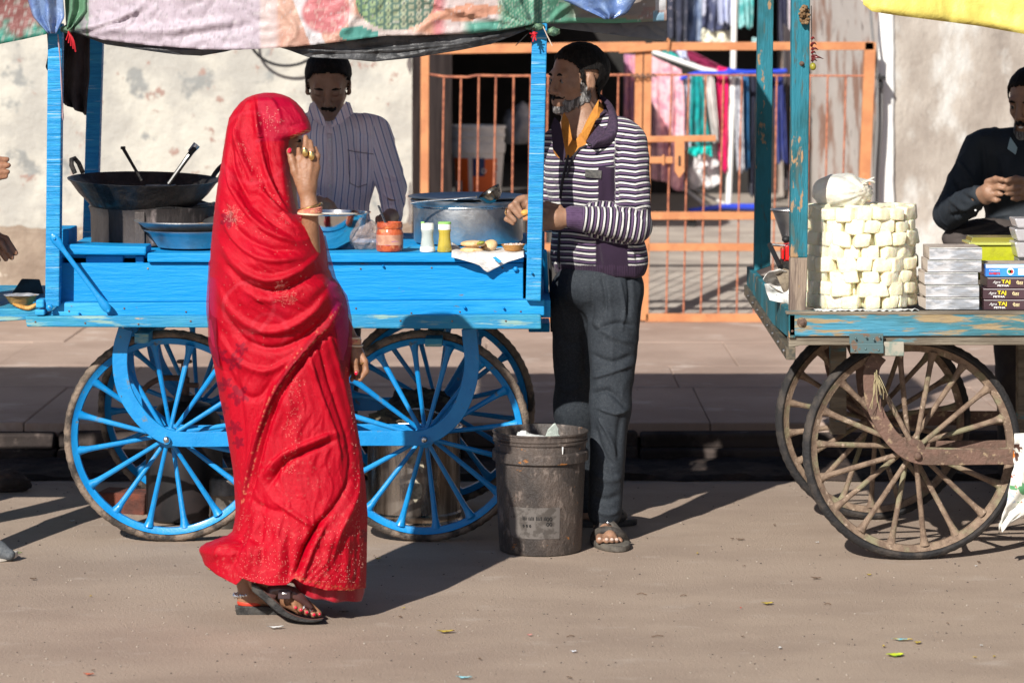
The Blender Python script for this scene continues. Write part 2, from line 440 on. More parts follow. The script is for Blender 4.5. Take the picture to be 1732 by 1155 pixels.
M['wrust'] = mat('dusty_rusty_spokes', (.235, .165, .115), (.15, .10, .07), rough=.75, scale=26, thr=(.42, .6), c3=(.22, .20, .12), scale3=12, thr3=(.5, .68), c4=(.42, .32, .24), scale4=40, thr4=(.6, .68), bump=1, bscale=110, fine=.15)
M['black'] = mat('black_stuff', (.012, .012, .013), rough=.6)
M['grey_pl'] = mat('grey_plastic', (.2, .2, .2), rough=.5)
M['white_pl'] = mat('white_plastic', (.78, .78, .76), rough=.4, c2=(.6, .58, .54), scale=12, thr=(.55, .75))
M['blue_pl'] = mat('blue_plastic', (.03, .07, .62), rough=.35)

# ground sheet to the horizon
g = MB()
g.grid(61, 61, lambda u, v: ((u - .5) * 400, -60 + v * 360, 0.0))
g.build('ground', M['road'], loc=(0, 0, 0), kind='structure')
# dirt gutter between road and kerb
rs = np.random.RandomState(3)
def gut(u, v):
    x = -5 + 10 * u; y = 11.43 + v * .6
    n = vnoise([[x, y, 0]], 9, 2)[0]
    return (x, y + (.05 * vnoise([[x, 0, 0]], 3.3, 8)[0] if v == 0 else 0), .004 + (0 if v in (0.,) else .018 + .02 * n))
MB().grid(420, 26, gut).build('gutter', M['dirt'], loc=(0, 11.7, 0), kind='structure', smooth=True)
# pavement base and sandstone slabs
ZP = .15
MB().box(-60, 60, 12.02, 16.3, -.2, ZP - .03).build('pavement', M['kerbstone'], loc=(0, 14, 0), kind='structure')
rows = [(12.0, 13.17), (13.18, 14.0), (14.01, 15.05), (15.06, 16.3)]
s = MB(); rs = np.random.RandomState(5)
for i, (y0, y1) in enumerate(rows):
    x = -9 + .5 * i
    while x < 9:
        w = rs.uniform(.95, 1.6); dz = rs.uniform(-.003, .003)
        s.box(x, x + w - .0025, y0, y1 - .002, ZP - .06, ZP + dz); x += w
s.build('pavement_slabs', M['slab'], loc=(0, 14, 0), kind='structure', bevel=.006)
# kerb face: rough dark blocks on the left, a sloping slab edge elsewhere
k = MB(); x = -5.5
while x < 5:
    w = rs.uniform(.22, .42) if x < -.4 else rs.uniform(.5, .9)
    for z0, z1 in ((0, .055), (.06, .115)):
        k.box(x, x + w - .012, 11.93 + rs.uniform(-.03, .03) - (.02 if z0 == 0 else 0), 12.1, z0 - .01, z1)
    x += w
k.jitter(.008, 4).build('kerb', M['kerbstone'], loc=(0, 12, 0), kind='structure', bevel=.012)
# yard beyond the gate: rises gently
def yard(u, v):
    y = 16.3 + v * 12; z = ZP + min(1, max(0, (y - 16.4) / 3.2)) * .33
    return (-6 + 14 * u, y, z + .004 * vnoise([[u * 14, y, 0]], 2, 1)[0])
MB().grid(60, 60, yard).build('yard_ground', M['yard'], loc=(0, 16.3, 0), kind='structure', smooth=True)

# ---- walls
YW = 16.2
def wallgrid(x0, x1, z0, z1, y, mtl, name, label, depth=.3, amp=.012, seed=0, holes=None):
    nu = int((x1 - x0) / .03); nv = int((z1 - z0) / .03)
    V = []; 
    def f(u, v):
        x = x0 + (x1 - x0) * u; z = z0 + (z1 - z0) * v
        d = amp * vnoise([[x, z, seed]], 1.7, seed, 4)[0]
        return (x, y + d, z)
    mb = MB().grid(nu, nv, f)
    return mb
root = empty('plaster_wall', (-4, YW, ZP), 'cream limewashed wall, peeling and brown at its foot, left of the orange gate', 'wall')
XL1 = XS(697, YW)
b = MB().grid(260, 110, lambda u, v: (-8 + (XL1 + 8) * u, YW + .012 * vnoise([[u * 8, v * 3, 0]], 2.1, 3, 4)[0], .02 + v * 1.98))
b.box(-8, XL1, YW + .04, YW + .34, .0, 1.99)
b.build('wall_face', M['wall_l'], root, smooth=True)
# lower exposed render, ragged upper edge, 12 mm proud
def low(u, v):
    x = -8 + (XL1 + 8) * u; top = ZS(372, YW) + .10 * vnoise([[x, 0, 0]], 1.5, 5, 4)[0] + .035 * vnoise([[x, 0, 0]], 9, 6, 3)[0]
    z = .1 + (top - .1) * v
    return (x, YW - .016 * (1 if v < .97 else .1) + .010 * vnoise([[x, z, 0]], 4, 7, 4)[0] , z)
MB().grid(420, 70, low).build('exposed_base', M['wall_low'], root, smooth=True)
# splayed jamb of the passage
XJ = XS(765, 17.25)
MB().prism([(XL1, YW, 0), (XL1 - .3, YW + .05, 0), (XJ - .3, 17.25, 0), (XJ, 17.25, 0)], (0, 0, 1.98)).build('jamb', M['jamb'], root, bevel=.01)
# bicycle-tube ring hanging on the wall, in front of it
c = P(484, 60, 16.1)
t = MB().tube([c + np.array([.2 * math.cos(a), 0, .165 * math.sin(a)]) for a in np.linspace(0, 2 * math.pi, 40)[:-1]], .008, 8, loop=True)
t.build('hanging_tube', M['black'], smooth=True, label='black rubber tube loop hung on the cream wall under the banner', cat='tube')

root = empty('plaster_wall', (3, 16.3, ZP), 'grey-white stained wall right of the orange gate, behind the sweet seller', 'wall')
XR = XS(1487, 16.25)
MB().grid(240, 120, lambda u, v: (XR + (9 - XR) * u, 16.25 + .01 * vnoise([[u * 7, v * 3, 4]], 2.3, 9, 4)[0], .02 + v * 3.0)).add([], []).box(XR + .005, 9, 16.28, 16.6, 0, 3.0).build('wall_face', M['wall_r'], root, smooth=True)
MB().grid(90, 70, lambda u, v: (XR + .006 + .008 * vnoise([[u * 6, v * 3, 8]], 3, 2, 3)[0], 16.27 + u * 7, .02 + v * 3.0)).build('passage_face', M['wall_side'], root, smooth=True)
# raised plaster edge strip
MB().grid(6, 120, lambda u, v: (XR - .006 + u * (.085 + .01 * vnoise([[0, 0, v * 3]], 6, 1, 3)[0]), 16.235 + .004 * vnoise([[u, v * 3, 8]], 8, 2)[0], .02 + v * 3.0)).build('corner_strip', M['white_pl'], root, smooth=True, solid=.01)
# cable and bracket on the corner
cb = MB().tube(catmull([P(1470, -10, 16.1), P(1476, 60, 16.1), P(1483, 110, 16.1), P(1484, 200, 16.1), P(1479, 300, 16.1), P(1478, 420, 16.1)], 8), .007, 6)
cb.tube(catmull([P(1489, 125, 16.15), P(1490, 200, 16.15), P(1484, 300, 16.15), P(1483, 420, 16.15)], 8), .012, 6)
cb.build('cable', M['grey_pl'], smooth=True, label='grey cables running down the wall corner beside the orange gate', cat='cable')
MB().box(XS(1484, 16.1), XS(1498, 16.1), 16.08, 16.2, ZS(135, 16.1), ZS(129, 16.1)).box(XS(1486, 16.1), XS(1494, 16.1), 16.1, 16.2, ZS(150, 16.1), ZS(137, 16.1)).build('bracket', M['black'], label='small black bracket on the wall corner above the cable', cat='bracket', bevel=.003)

# ---- dark open-fronted store room behind the gate
root = empty('store_room', (0, 19, ZP), 'dark open-fronted room behind the left leaf of the gate', 'building')
XB0, XB1 = -1.6, .92
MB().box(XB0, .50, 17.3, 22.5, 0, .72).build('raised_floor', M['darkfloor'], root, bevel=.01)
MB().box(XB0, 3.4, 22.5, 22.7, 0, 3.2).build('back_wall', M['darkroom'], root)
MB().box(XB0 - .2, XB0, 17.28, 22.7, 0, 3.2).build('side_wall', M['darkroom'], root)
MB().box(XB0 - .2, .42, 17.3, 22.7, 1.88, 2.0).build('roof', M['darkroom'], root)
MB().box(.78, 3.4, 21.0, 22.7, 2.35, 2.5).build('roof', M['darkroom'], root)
# pale cloth heap on the platform
def heap(name, px, py, Y, sx, sz, col, label, seed):
    c = P(px, py, Y)
    mb = MB().ell((0, 0, 0), (1, 1, 1), 36, 20)
    V = np.array(mb.v); n = vnoise(V, 1.8, seed, 4); V = V * (1 + .35 * n)[:, None]; V[:, 2] = np.maximum(V[:, 2], -.75)
    V = V * [sx, .16, sz] + c; V[:, 2] += max(0, .722 - V[:, 2].min())
    return mesh_obj(name, V, mb.f, col, smooth=True, label=label, cat='sack', angle=180)
M['sackw'] = mat('pale_sack', (.42, .42, .45), (.3, .3, .32), rough=.8, scale=10, bump=1.5, bscale=20)
heap('sack', 878, 215, 18.6, .10, .14, M['sackw'], 'pale bulging sack on the dark floor behind the white bucket', 5)

# white paint bucket on the platform
YB = 17.55; cx = XS(809, YB); zb = .722; r = .155
M['pailw'] = mat('white_pail', (.80, .78, .73), (.66, .64, .6), rough=.5, scale=9)
root = empty('paint_bucket', (cx, YB, zb), 'white plastic bucket with orange and navy label inside the gate', 'bucket')
hb = ZS(212, YB) - zb
pr = [(.128, 0), (.132, .01), (.150, hb * .62), (.158, hb * .64), (.160, hb * .76), (.152, hb * .77), (.153, hb * .84), (.160, hb * .85), (.160, hb * .88), (.155, hb * .89), (.156, hb * .95), (.163, hb * .96), (.163, hb), (.152, hb), (.148, hb * .6), (.12, .02)]
MB().lathe(pr, (cx, YB, zb), 40).build('pail', M['pailw'], root, smooth=True)
def patch(a0, a1, z0, z1, rr, col, name='label_patch', cut=None):
    mb = MB().grid(14, 8, lambda u, v: (cx + rr(z0 + (z1 - z0) * v) * math.cos(a0 + (a1 - a0) * u), YB + rr(z0 + (z1 - z0) * v) * math.sin(a0 + (a1 - a0) * u), zb + (z0 + (z1 - z0) * (v if cut is None else v * cut(u)))))
    return mb.build(name, col, root, smooth=True)
M['orange'] = mat('label_orange', (.75, .13, .02), rough=.5); M['navy'] = mat('label_navy', (.015, .035, .12), rough=.5)
rr = lambda z: .1335 + (.150 - .132) * z / (hb * .62)
patch(R(197), R(247), .03, hb * .57, rr, M['orange']); patch(R(257), R(318), .03, hb * .56, rr, M['orange'])
patch(R(258), R(285), hb * .33, hb * .57, lambda z: rr(z) + .0015, M['navy']); patch(R(205), R(228), .055, .115, lambda z: rr(z) + .0015, M['pailw'])
def ring_mark(a, z, r0, col):
    cc = np.array([cx + (rr(z) + .003) * math.cos(a), YB + (rr(z) + .003) * math.sin(a), zb + z])
    MB().tube([cc + np.array([r0 * math.cos(t) * abs(math.sin(a)), r0 * math.cos(t) * -math.cos(a) * np.sign(math.sin(a)) * -1 * 0, r0 * math.sin(t)]) for t in np.linspace(0, 6.28, 15)[:-1]], .003, 6, loop=True).build('label_patch', col, root, smooth=True)
ring_mark(R(312), hb * .44, .025, M['pailw']); ring_mark(R(283), hb * .40, .012, M['pailw'])

# ---- gate
YG = 16.08; gx = lambda p: XS(p, YG); gz = lambda p: ZS(p, YG)
root = empty('gate', (gx(1095), YG, ZP), 'tall orange two-leaf iron gate with thin vertical rods and a slide bolt', 'gate')
def leaf(name_bars, rods, topy):
    f = MB()
    for (x0, y0, x1, y1, w) in name_bars: f.bar(P(x0, y0, YG), P(x1, y1, YG), w / 314., .03, (0, 1, 0))
    f.build('leaf_frame', M['gate'], root, bevel=.002)
    for (xt, yt, xb, yb) in rods:
        MB().tube([P(xt, yt, YG), P((xt + xb) / 2 + random.uniform(-1.2, 1.2), (yt + yb) / 2, YG), P(xb, yb, YG)], .0052, 7).build('rod', M['rod'], root, smooth=True)
leaf([(720, 84, 1092, 79, 16), (719, 76, 717, 548, 14), (1081, 84, 1075, 542, 13), (725, 538, 1076, 538, 13), (725, 418, 1076, 418, 13), (725, 366, 1076, 366, 12)],
     [(x, 128, x - 6, 533) for x in (751, 780, 810, 839, 869, 898, 927, 957, 986, 1016, 1046)], 80)
MB().tube([P(726, 126, YG), P(752, 130, YG), P(790, 131, YG), P(806, 128, YG), P(860, 129, YG), P(1075, 127, YG)], .0065, 7).build('rail', M['rod'], root, smooth=True)
leaf([(1103, 79, 1478, 78, 14), (1096, 84, 1090, 542, 13), (1472, 72, 1462, 310, 19), (1462, 309, 1458, 545, 19), (1096, 365, 1466, 365, 13), (1096, 418, 1466, 418, 13), (1092, 537, 1470, 538, 14)],
     [(x, 128, x - 9, 533) for x in (1136, 1165, 1194, 1224, 1255, 1284, 1314, 1341, 1370, 1400, 1431)], 80)
MB().tube([P(1100, 127, YG), P(1468, 129, YG)], .0055, 7).build('rail', M['rod'], root, smooth=True)
MB().tube([P(1466, 128, YG), P(1464, 200, YG), P(1456, 533, YG)], .0055, 7).build('rod', M['rod'], root, smooth=True)
YL = YG - .03
MB().bar(P(1092, 236, YL), P(1211, 234, YL), .034, .025).build('slide_bolt', M['gate'], root, bevel=.004)
h = MB().prism([P(x, y, YL - .018) for x, y in ((1141, 238), (1158, 238), (1158, 290), (1149, 302), (1141, 290))], (0, .006, 0))
h.build('hasp', M['gate'], root, bevel=.002)
MB().prism([P(x, y, YL - .02) for x, y in ((1147.5, 264), (1151.5, 264), (1151.5, 281), (1147.5, 281))], (0, .0015, 0)).build('hasp_slot', M['black'], root)
MB().bar(P(1095, 271, YL), P(1138, 271, YL), .037, .012).bar(P(1122, 262, YL - .01), P(1122, 280, YL - .01), .012, .02).build('bracket', M['gate'], root, bevel=.003)
MB().bar(P(1047, 84, YL), P(1130, 78, YL), .042, .02).tube([P(1130, 88, YL), P(1132, 70, YL), P(1128, 66, YL)], .008, 7).build('top_latch', M['gate'], root, bevel=.003)
ch = MB()
for i in range(9):
    c = P(1070 + i * 4.6, 128 + (i % 2) * 1.5, YL - .01); a = .7 if i % 2 else -.7
    ch.tube([c + np.array([.011 * math.cos(t) * math.cos(a) , .006 * math.sin(t), .011 * math.cos(t) * math.sin(a) + .006 * math.sin(t)]) for t in np.linspace(0, 6.28, 13)[:-1]], .0028, 6, loop=True)
ch.build('chain', M['rust'], root, smooth=True)

# ---- clothes rack with garments
YR = 19.6
def garment(name, poly, Y, col, label, cat='garment', seed=0, amp=.03, freq=5, group='garments on the clothes rack', c2=None, thr=(.45, .6), scale=14, depth=.015):
    """hanging cloth outlined by a pixel polygon given as (top-left, top-right, bottom-right, bottom-left + mid points) columns"""
    L_, R_ = poly   # left edge pts, right edge pts (top to bottom)
    def edge(E, v):
        ys = [p[1] for p in E]; y = ys[0] + (ys[-1] - ys[0]) * v
        return np.interp(y, ys, [p[0] for p in E]), y
    m_ = mat(name + '_cloth%d' % seed, col, c2, rough=.85, scale=scale, thr=thr, bump=.8, bscale=60, sheen=.2)
    nu, nv = 40, 44
    def f(u, v):
        lx, ly = edge(L_, v); rx, ry = edge(R_, v)
        px = lx + (rx - lx) * u; py = ly + (ry - ly) * u + (3 * math.sin(u * 9 + seed) * v)
        w = .25 + .75 * v
        y = Y + amp * w * math.sin(u * freq * 2 * math.pi / 2 + seed + 1.2 * math.sin(v * 3 + seed)) + .4 * amp * w * math.sin(u * freq * 5.1 + seed * 2) + .02 * vnoise([[u * 4, v * 4, seed]], 1.3, seed)[0]
        p = P(px, py, Y); p[1] = y; return p
    return MB().grid(nu, nv, f).build(name, m_, smooth=True, solid=.004, label=label, cat=cat, group=group, angle=180)
root = empty('clothes_rack', tuple(P(1225, 360, YR)), 'white pole clothes rack with blue plastic feet and castors beyond the gate', 'rack')
pl = M['white_pl']
MB().tube([P(1243, -30, YR), P(1240, 120, YR), P(1232, 345, YR)], .020, 14).build('pole', pl, root, smooth=True)
MB().tube([P(1104, 88, YR + .1), P(1190, 118, YR), P(1238, 128, YR)], .017, 10).build('rail', pl, root, smooth=True)
MB().tube([P(1120, 290, YR + .3), P(1200, 352, YR)], .014, 10).tube([P(1130, 300, YR + .5), P(1226, 345, YR + .1)], .010, 10).build('brace', pl, root, smooth=True)
rb = MB().tube(catmull([P(1150, 134, YR - .1), P(1180, 124, YR - .1), P(1225, 124, YR - .1), P(1240, 122, YR - .1), P(1280, 122, YR - .1), P(1330, 120, YR - .1)], 10), [.012 + .018 * math.exp(-((i - 26) / 5.) ** 2) for i in range(51)], 10)
rb.build('top_rail', M['blue_pl'], root, smooth=True)
MB().tube(catmull([P(1166, 356, YR - .25), P(1200, 352, YR - .2), P(1232, 350, YR - .1), P(1290, 351, YR)], 6), [.014 + .016 * i / 18 for i in range(19)], 10, flat=.8).build('foot', M['blue_pl'], root, smooth=True)
MB().box(XS(1163, 19.3), XS(1178, 19.3), 19.28, 19.33, ZS(372, 19.3), ZS(360, 19.3)).build('castor_fork', M['blue_pl'], root, bevel=.01)
w = MB().lathe([(.026, -.012), (.030, -.006), (.030, .006), (.026, .012)], (0, 0, 0), 20); w.xf(Matrix.Translation(P(1171, 376, 19.27)) @ Matrix.Rotation(R(90), 4, 'X'))
w.build('castor', M['black'], root, smooth=True)
G = garment
G('trousers', ([(1102, 95), (1102, 300)], [(1152, 118), (1158, 160), (1156, 325)]), YR - .1, (.82, .46, .50), 'pink lace trousers hanging nearest the gate stile on the rack', 'trousers', 1, c2=(.55, .26, .34), scale=20)
G('lace_top', ([(1056, 92), (1054, 310)], [(1078, 94), (1078, 312)]), YR + .05, (.45, .20, .33), 'mauve and pink lace top left of the gate stile', 'top', 2, c2=(.70, .32, .36), scale=12)
G('shirt', ([(1158, 128), (1150, 250)], [(1172, 128), (1168, 252)]), YR - .05, (.62, .66, .76), 'pale grey-blue shirt between the pink trousers and the teal top', 'shirt', 3)
G('kurta', ([(1170, 126), (1166, 200), (1167, 245)], [(1188, 130), (1196, 200), (1206, 246)]), YR - .12, (.0, .32, .31), 'teal top with turned-up hem on the rack', 'top', 4, c2=(.0, .22, .24))
G('kurta_hem', ([(1165, 250), (1164, 262)], [(1203, 247), (1204, 262)]), YR - .16, (.0, .55, .50), 'bright turquoise hem under the teal top', 'cloth', 5, amp=.02)
G('shirt', ([(1188, 118), (1196, 180), (1206, 240)], [(1206, 120), (1213, 200), (1216, 240)]), YR - .08, (.66, .62, .60), 'off-white shirt behind the teal top', 'shirt', 6)
G('skirt', ([(1172, 268), (1158, 300), (1170, 318)], [(1213, 240), (1218, 310), (1205, 318)]), YR + .04, (.62, .60, .60), 'grey-white skirt hanging lowest on the rack', 'skirt', 7, amp=.015)
G('dupatta', ([(1214, 112), (1210, 200), (1219, 290)], [(1232, 116), (1230, 200), (1229, 290)]), YR - .02, (.72, .005, .13), 'bright magenta scarf beside the white pole', 'scarf', 8, c2=(.35, .0, .08), thr=(.5, .7))
G('blouse', ([(1240, 122), (1242, 200), (1248, 290)], [(1256, 124), (1256, 220), (1258, 290)]), YR, (.55, .57, .62), 'grey lace blouse right of the white pole', 'blouse', 9, c2=(.28, .28, .34), scale=30)
G('shirt', ([(1252, 122), (1254, 210), (1257, 288)], [(1266, 124), (1266, 220), (1268, 286)]), YR + .08, (.02, .16, .38), 'mid-blue shirt behind the grey lace blouse', 'shirt', 10)
G('trousers', ([(1264, 122), (1266, 330)], [(1284, 124), (1284, 332)]), YR + .12, (.015, .018, .04), 'black trousers beside the green-blue cart post', 'trousers', 11)
G('trousers', ([(1310, 120), (1312, 275)], [(1325, 122), (1331, 275)]), YR + .02, (.015, .03, .20), 'navy trousers seen between the two cart posts', 'trousers', 12)
G('coat', ([(1325, 40), (1326, 320)], [(1345, 60), (1350, 320)]), YR + .15, (.05, .04, .045), 'dark long coat right of the navy trousers', 'coat', 13)
YU = YR + .5
MB().tube([P(1120, -60, YU), P(1420, -55, YU)], .012, 8).build('clothes_line', M['grey_pl'], smooth=True, label='grey rail carrying the upper row of clothes', cat='rail')
def Gu(*a, **k): k['group'] = 'upper row of hanging clothes'; return G(*a, **k)
Gu('dress', ([(1128, -60), (1129, 66)], [(1166, -60), (1160, 74)]), YU - .1, (.035, .04, .07), 'navy dress with pale flecks right of the banner edge', 'dress', 21, c2=(.42, .36, .40), thr=(.60, .66), scale=26)
Gu('jeans', ([(1150, -60), (1146, 72)], [(1190, -60), (1186, 74)]), YU, (.13, .18, .30), 'blue jeans above the gate rail', 'jeans', 22, c2=(.3, .36, .48), scale=8)
Gu('shirt', ([(1190, -60), (1187, 50)], [(1236, -60), (1234, 54)]), YU - .05, (.06, .07, .14), 'dark navy shirt above the cream cloth', 'shirt', 23, c2=(.55, .56, .68), thr=(.5, .62), scale=9)
Gu('cloth', ([(1186, 48), (1186, 76)], [(1236, 52), (1238, 76)]), YU - .02, (.74, .72, .58), 'cream folded cloth just above the gate rail', 'cloth', 24, amp=.01)
Gu('blouse', ([(1214, -60), (1216, 40)], [(1240, -60), (1236, 42)]), YU - .16, (.52, .56, .74), 'pale lilac blouse beside the white pole, upper row', 'blouse', 25)
Gu('blouse', ([(1250, -60), (1250, 46)], [(1276, -60), (1272, 48)]), YU - .1, (.30, .62, .62), 'pale turquoise blouse right of the white pole, upper row', 'blouse', 26, c2=(.05, .38, .38), thr=(.45, .6))
Gu('cloth', ([(1272, 64), (1272, 76)], [(1286, 66), (1286, 76)]), YU - .05, (.45, .70, .72), 'small turquoise cloth corner at the dark post', 'cloth', 27, amp=.01)
Gu('scarf', ([(1112, 84), (1150, 104)], [(1128, 84), (1190, 118)]), YR + .3, (.0, .35, .33), 'teal scarf lying along the sloping white rail', 'scarf', 28, amp=.01)
Gu('sari_cloth', ([(1130, 84), (1170, 112)], [(1165, 84), (1240, 122)]), YR + .4, (.22, .01, .06), 'dark maroon cloth behind the sloping white rail', 'cloth', 29, amp=.012)
Gu('shirt', ([(1142, 84), (1150, 100)], [(1160, 84), (1165, 102)]), YR + .25, (.58, .62, .8), 'pale lilac shirt tail under the gate rail', 'shirt', 30, amp=.01)
Gu('jacket', ([(1316, -60), (1318, 72)], [(1332, -60), (1334, 74)]), YU - .1, (.02, .02, .06), 'dark jacket between the two cart posts, upper row', 'jacket', 31)
Gu('shirt', ([(1333, -60), (1334, 110)], [(1345, -60), (1347, 112)]), YU - .15, (.6, .52, .56), 'pale pink-grey shirt beside the front cart post', 'shirt', 32)
# ================================================================== CARTS
M['blue'] = mat('cart_blue_paint', (.002, .245, .58), (.035, .34, .64), rough=.5, spec=.3, scale=3.4, thr=(.48, .66), stretch=(.4, 1, 1), c3=(.0, .20, .46), scale3=14, thr3=(.66, .78), c4=(.10, .16, .20), scale4=30, stretch4=(.5, 1, 1.1), thr4=(.655, .72), bump=1.4, bscale=38, bstretch=(.15, 1, 1.4), r2=.6)
M['blue_post'] = mat('cart_post_paint', (.005, .24, .56), (.02, .31, .62), rough=.38, scale=30, stretch=(.15, .15, 2.2), c3=(.30, .52, .66), scale3=34, stretch3=(.12, .12, 3.2), thr3=(.60, .68), bump=2.2, bscale=34, bstretch=(.12, .12, 3.0), r2=.6)
M['blue_worn'] = mat('worn_blue_plank', (.012, .22, .43), (.03, .27, .42), rough=.6, scale=9, stretch=(.4, 1, 1.5), c3=(.22, .38, .36), scale3=16, stretch3=(.35, 1, 2.5), thr3=(.54, .64), c4=(.34, .30, .22), scale4=38, stretch4=(.3, 1, 1.5), thr4=(.68, .74), bump=1.8, bscale=40, bstretch=(.12, 1, 1.5))
M['blue_metal'] = mat('cart_metal_paint', (.002, .215, .54), (.005, .245, .58), rough=.42, scale=12, c3=(.14, .17, .18), scale3=24, thr3=(.62, .72), c4=(.05, .05, .05), scale4=60, thr4=(.68, .72), bump=.5, bscale=60, coat=.2)
M['tyre'] = mat('dusty_rubber', (.05, .042, .037), (.25, .19, .145), rough=.9, scale=14, thr=(.36, .56), bump=2, bscale=120)
M['tyre_dark'] = mat('black_rubber', (.022, .021, .022), (.07, .058, .05), rough=.8, scale=16, thr=(.45, .68), bump=1.6, bscale=120)
M['w_teal'] = mat('weathered_teal_wood', (.06, .25, .36), (.045, .16, .19), rough=.75, scale=6, stretch=(.3, 1, 1), c3=(.31, .23, .125), scale3=20, stretch3=(.28, 1, 2.4), thr3=(.51, .58), c4=(.22, .17, .12), scale4=32, stretch4=(.3, 1, 3), thr4=(.60, .68), bump=2.2, bscale=46, bstretch=(.12, 1, 1.6))
M['w_post'] = mat('weathered_post', (.015, .17, .23), (.01, .085, .10), rough=.7, scale=5, stretch=(1, 1, .5), c3=(.34, .21, .11), scale3=16, stretch3=(1.5, 1, .6), thr3=(.60, .64), c4=(.05, .10, .10), scale4=30, stretch4=(2, 1, .3), thr4=(.58, .66), bump=2, bscale=50, bstretch=(1.5, 1, .2))
M['w_grey'] = mat('grey_bare_wood', (.235, .20, .15), (.14, .115, .085), rough=.8, scale=12, stretch=(.2, 1, 1.8), c3=(.10, .23, .26), scale3=10, stretch3=(.4, 1, 2), thr3=(.58, .66), bump=2.2, bscale=50, bstretch=(.1, 1, 1.8))
M['w_bare'] = mat('bare_post_wood', (.30, .23, .175), (.17, .125, .10), rough=.8, scale=14, stretch=(3, 1, .35), c3=(.42, .25, .06), scale3=9, stretch3=(2, 1, .6), thr3=(.66, .7), bump=2, bscale=60, bstretch=(3, 1, .2))

def make_wheel(parent, loc, Rt, nsp, off, tyre_m, rim_m, spoke_m, hub_m, rot=(0, 0, 0), tw=.022, dish=.03, sr=(.0095, .0075, .019)):
    """spoked iron wheel, axis along Y; built at the origin then placed"""
    w = empty('wheel', loc, parent=parent); w.rotation_euler = rot
    def o(mb, name, m_, **k):
        ob = mesh_obj(name, mb.v, mb.f, m_, None, local=True, **k); ob.parent = w; return ob
    Rr = Rt - .024
    mb = MB(); nT = 144
    rg = []
    for i in range(nT):   # tyre with shallow tread blocks
        a = 2 * math.pi * i / nT; k = .0022 if i % 2 else 0
        ring = []
        for j in range(12):
            b = 2 * math.pi * j / 12
            cr = math.cos(b); rr = Rt - .0165 + (.0165 + (k if cr > .2 else 0)) * cr * (1 if cr > 0 else .7)
            ring.append((rr * math.cos(a), tw * math.sin(b), rr * math.sin(a)))
        rg.append(ring)
    o(mb.rings(rg, loop=True), 'tyre', tyre_m, smooth=True, angle=50)
    mb = MB()
    prof = [(Rr - .022, -.009), (Rr - .024, 0), (Rr - .022, .009), (Rr - .010, .014), (Rr - .002, .021), (Rr - .0, .0), (Rr - .002, -.021), (Rr - .010, -.014)]
    rg = [[(r * math.cos(a), y, r * math.sin(a)) for r, y in prof] for a in np.linspace(0, 2 * math.pi, 73)[:-1]]
    o(mb.rings(rg, loop=True), 'rim', rim_m, smooth=True, angle=50)
    mb = MB().lathe([(.012, -.075), (.016, -.073), (.017, -.05), (.034, -.048), (.036, -.035), (.026, -.03), (.026, .03), (.036, .035), (.034, .048), (.017, .05), (.016, .06)], (0, 0, 0), 24)
    mb.xf(Matrix.Rotation(R(90), 4, 'X')); o(mb, 'hub', hub_m, smooth=True)
    for i in range(nsp):
        a = R(off) + 2 * math.pi * i / nsp
        y0 = -.040 if i % 2 else .040
        y1 = -.004 if i % 2 else .004
        d = np.array([math.cos(a), 0, math.sin(a)]); p = lambda r, y: d * r + np.array([0, y, 0])
        mb = MB().tube([p(.022, y0), p(.1, y0 * .8), p(Rr - .075, y1 * 2), p(Rr - .05, y1), p(Rr - .032, y1), p(Rr - .019, y1)], [sr[1], sr[1], sr[0], sr[0] * 1.15, sr[2] * .75, sr[2]], 10)
        o(mb, 'spoke', spoke_m, smooth=True)
    return w

# ------------------------------------------------ blue snack cart
YF, YK = 9.93, 10.95        # front and back planes
cart = empty('food_cart', (XS(500, 10.4), 10.44, 0), 'bright blue wooden handcart of the snack seller, with printed banner canopy', 'cart')
def fb(name, x0, y0, x1, y1, Y0, Y1, m_, bev=.004, par=cart):
    return MB().box(XS(x0, Y0), XS(x1, Y0), Y0, Y1, ZS(y1, Y0), ZS(y0, Y0)).build(name, m_, par, bevel=bev)
X0, X1 = XS(75, YF), XS(916, YF)
zbed = ZS(531, 9.88)
# bed planks
for i in range(7):
    y0 = 9.92 + i * .155
    MB().box(X0 - .02, X1 - .01, y0, y0 + .15, zbed - .035, zbed).build('bed_plank', M['blue_worn'], cart, bevel=.004)
MB().prism([P(42, 535, 9.87), P(915, 532, 9.87), P(916, 557, 9.87), P(45, 553, 9.87)], (0, .05, 0)).build('lower_plank', M['blue_worn'], cart, bevel=.005)
MB().prism([P(103, 512, 9.905), P(921, 507, 9.905), P(921, 534, 9.905), P(75, 537, 9.905)], (0, .045, 0)).build('ledge_plank', M['blue'], cart, bevel=.005)
MB().prism([P(103, 511, 9.905), P(921, 506, 9.905), P(921, 509, 9.93), P(103, 514, 9.93)], (0, .03, 0)).build('ledge_lip', M['blue'], cart, bevel=.003)
fb('front_panel', 103, 445, 885, 512, 9.955, 9.975, M['blue'], .003)
fb('counter_rail', 249, 428, 886, 444, 9.935, 9.985, M['blue'], .005)
fb('counter_block', 145, 432, 208, 446, 9.975, 10.02, M['blue'])
fb('counter_block', 229, 433, 243, 446, 9.97, 10.02, M['blue'])
MB().prism([P(112, 413, 9.93), P(180, 416, 9.93), P(248, 417, 9.93), P(247, 432, 9.93), P(112, 431, 9.93)], (0, .14, .0)).build('shelf_board', M['blue'], cart, bevel=.006)
zc = .985
for i in range(6):
    y0 = 9.99 + i * .16
    MB().box(XS(100, 10.1), .055, y0, y0 + .155, zc - .02, zc - .001).build('counter_plank', M['blue'], cart, bevel=.003)
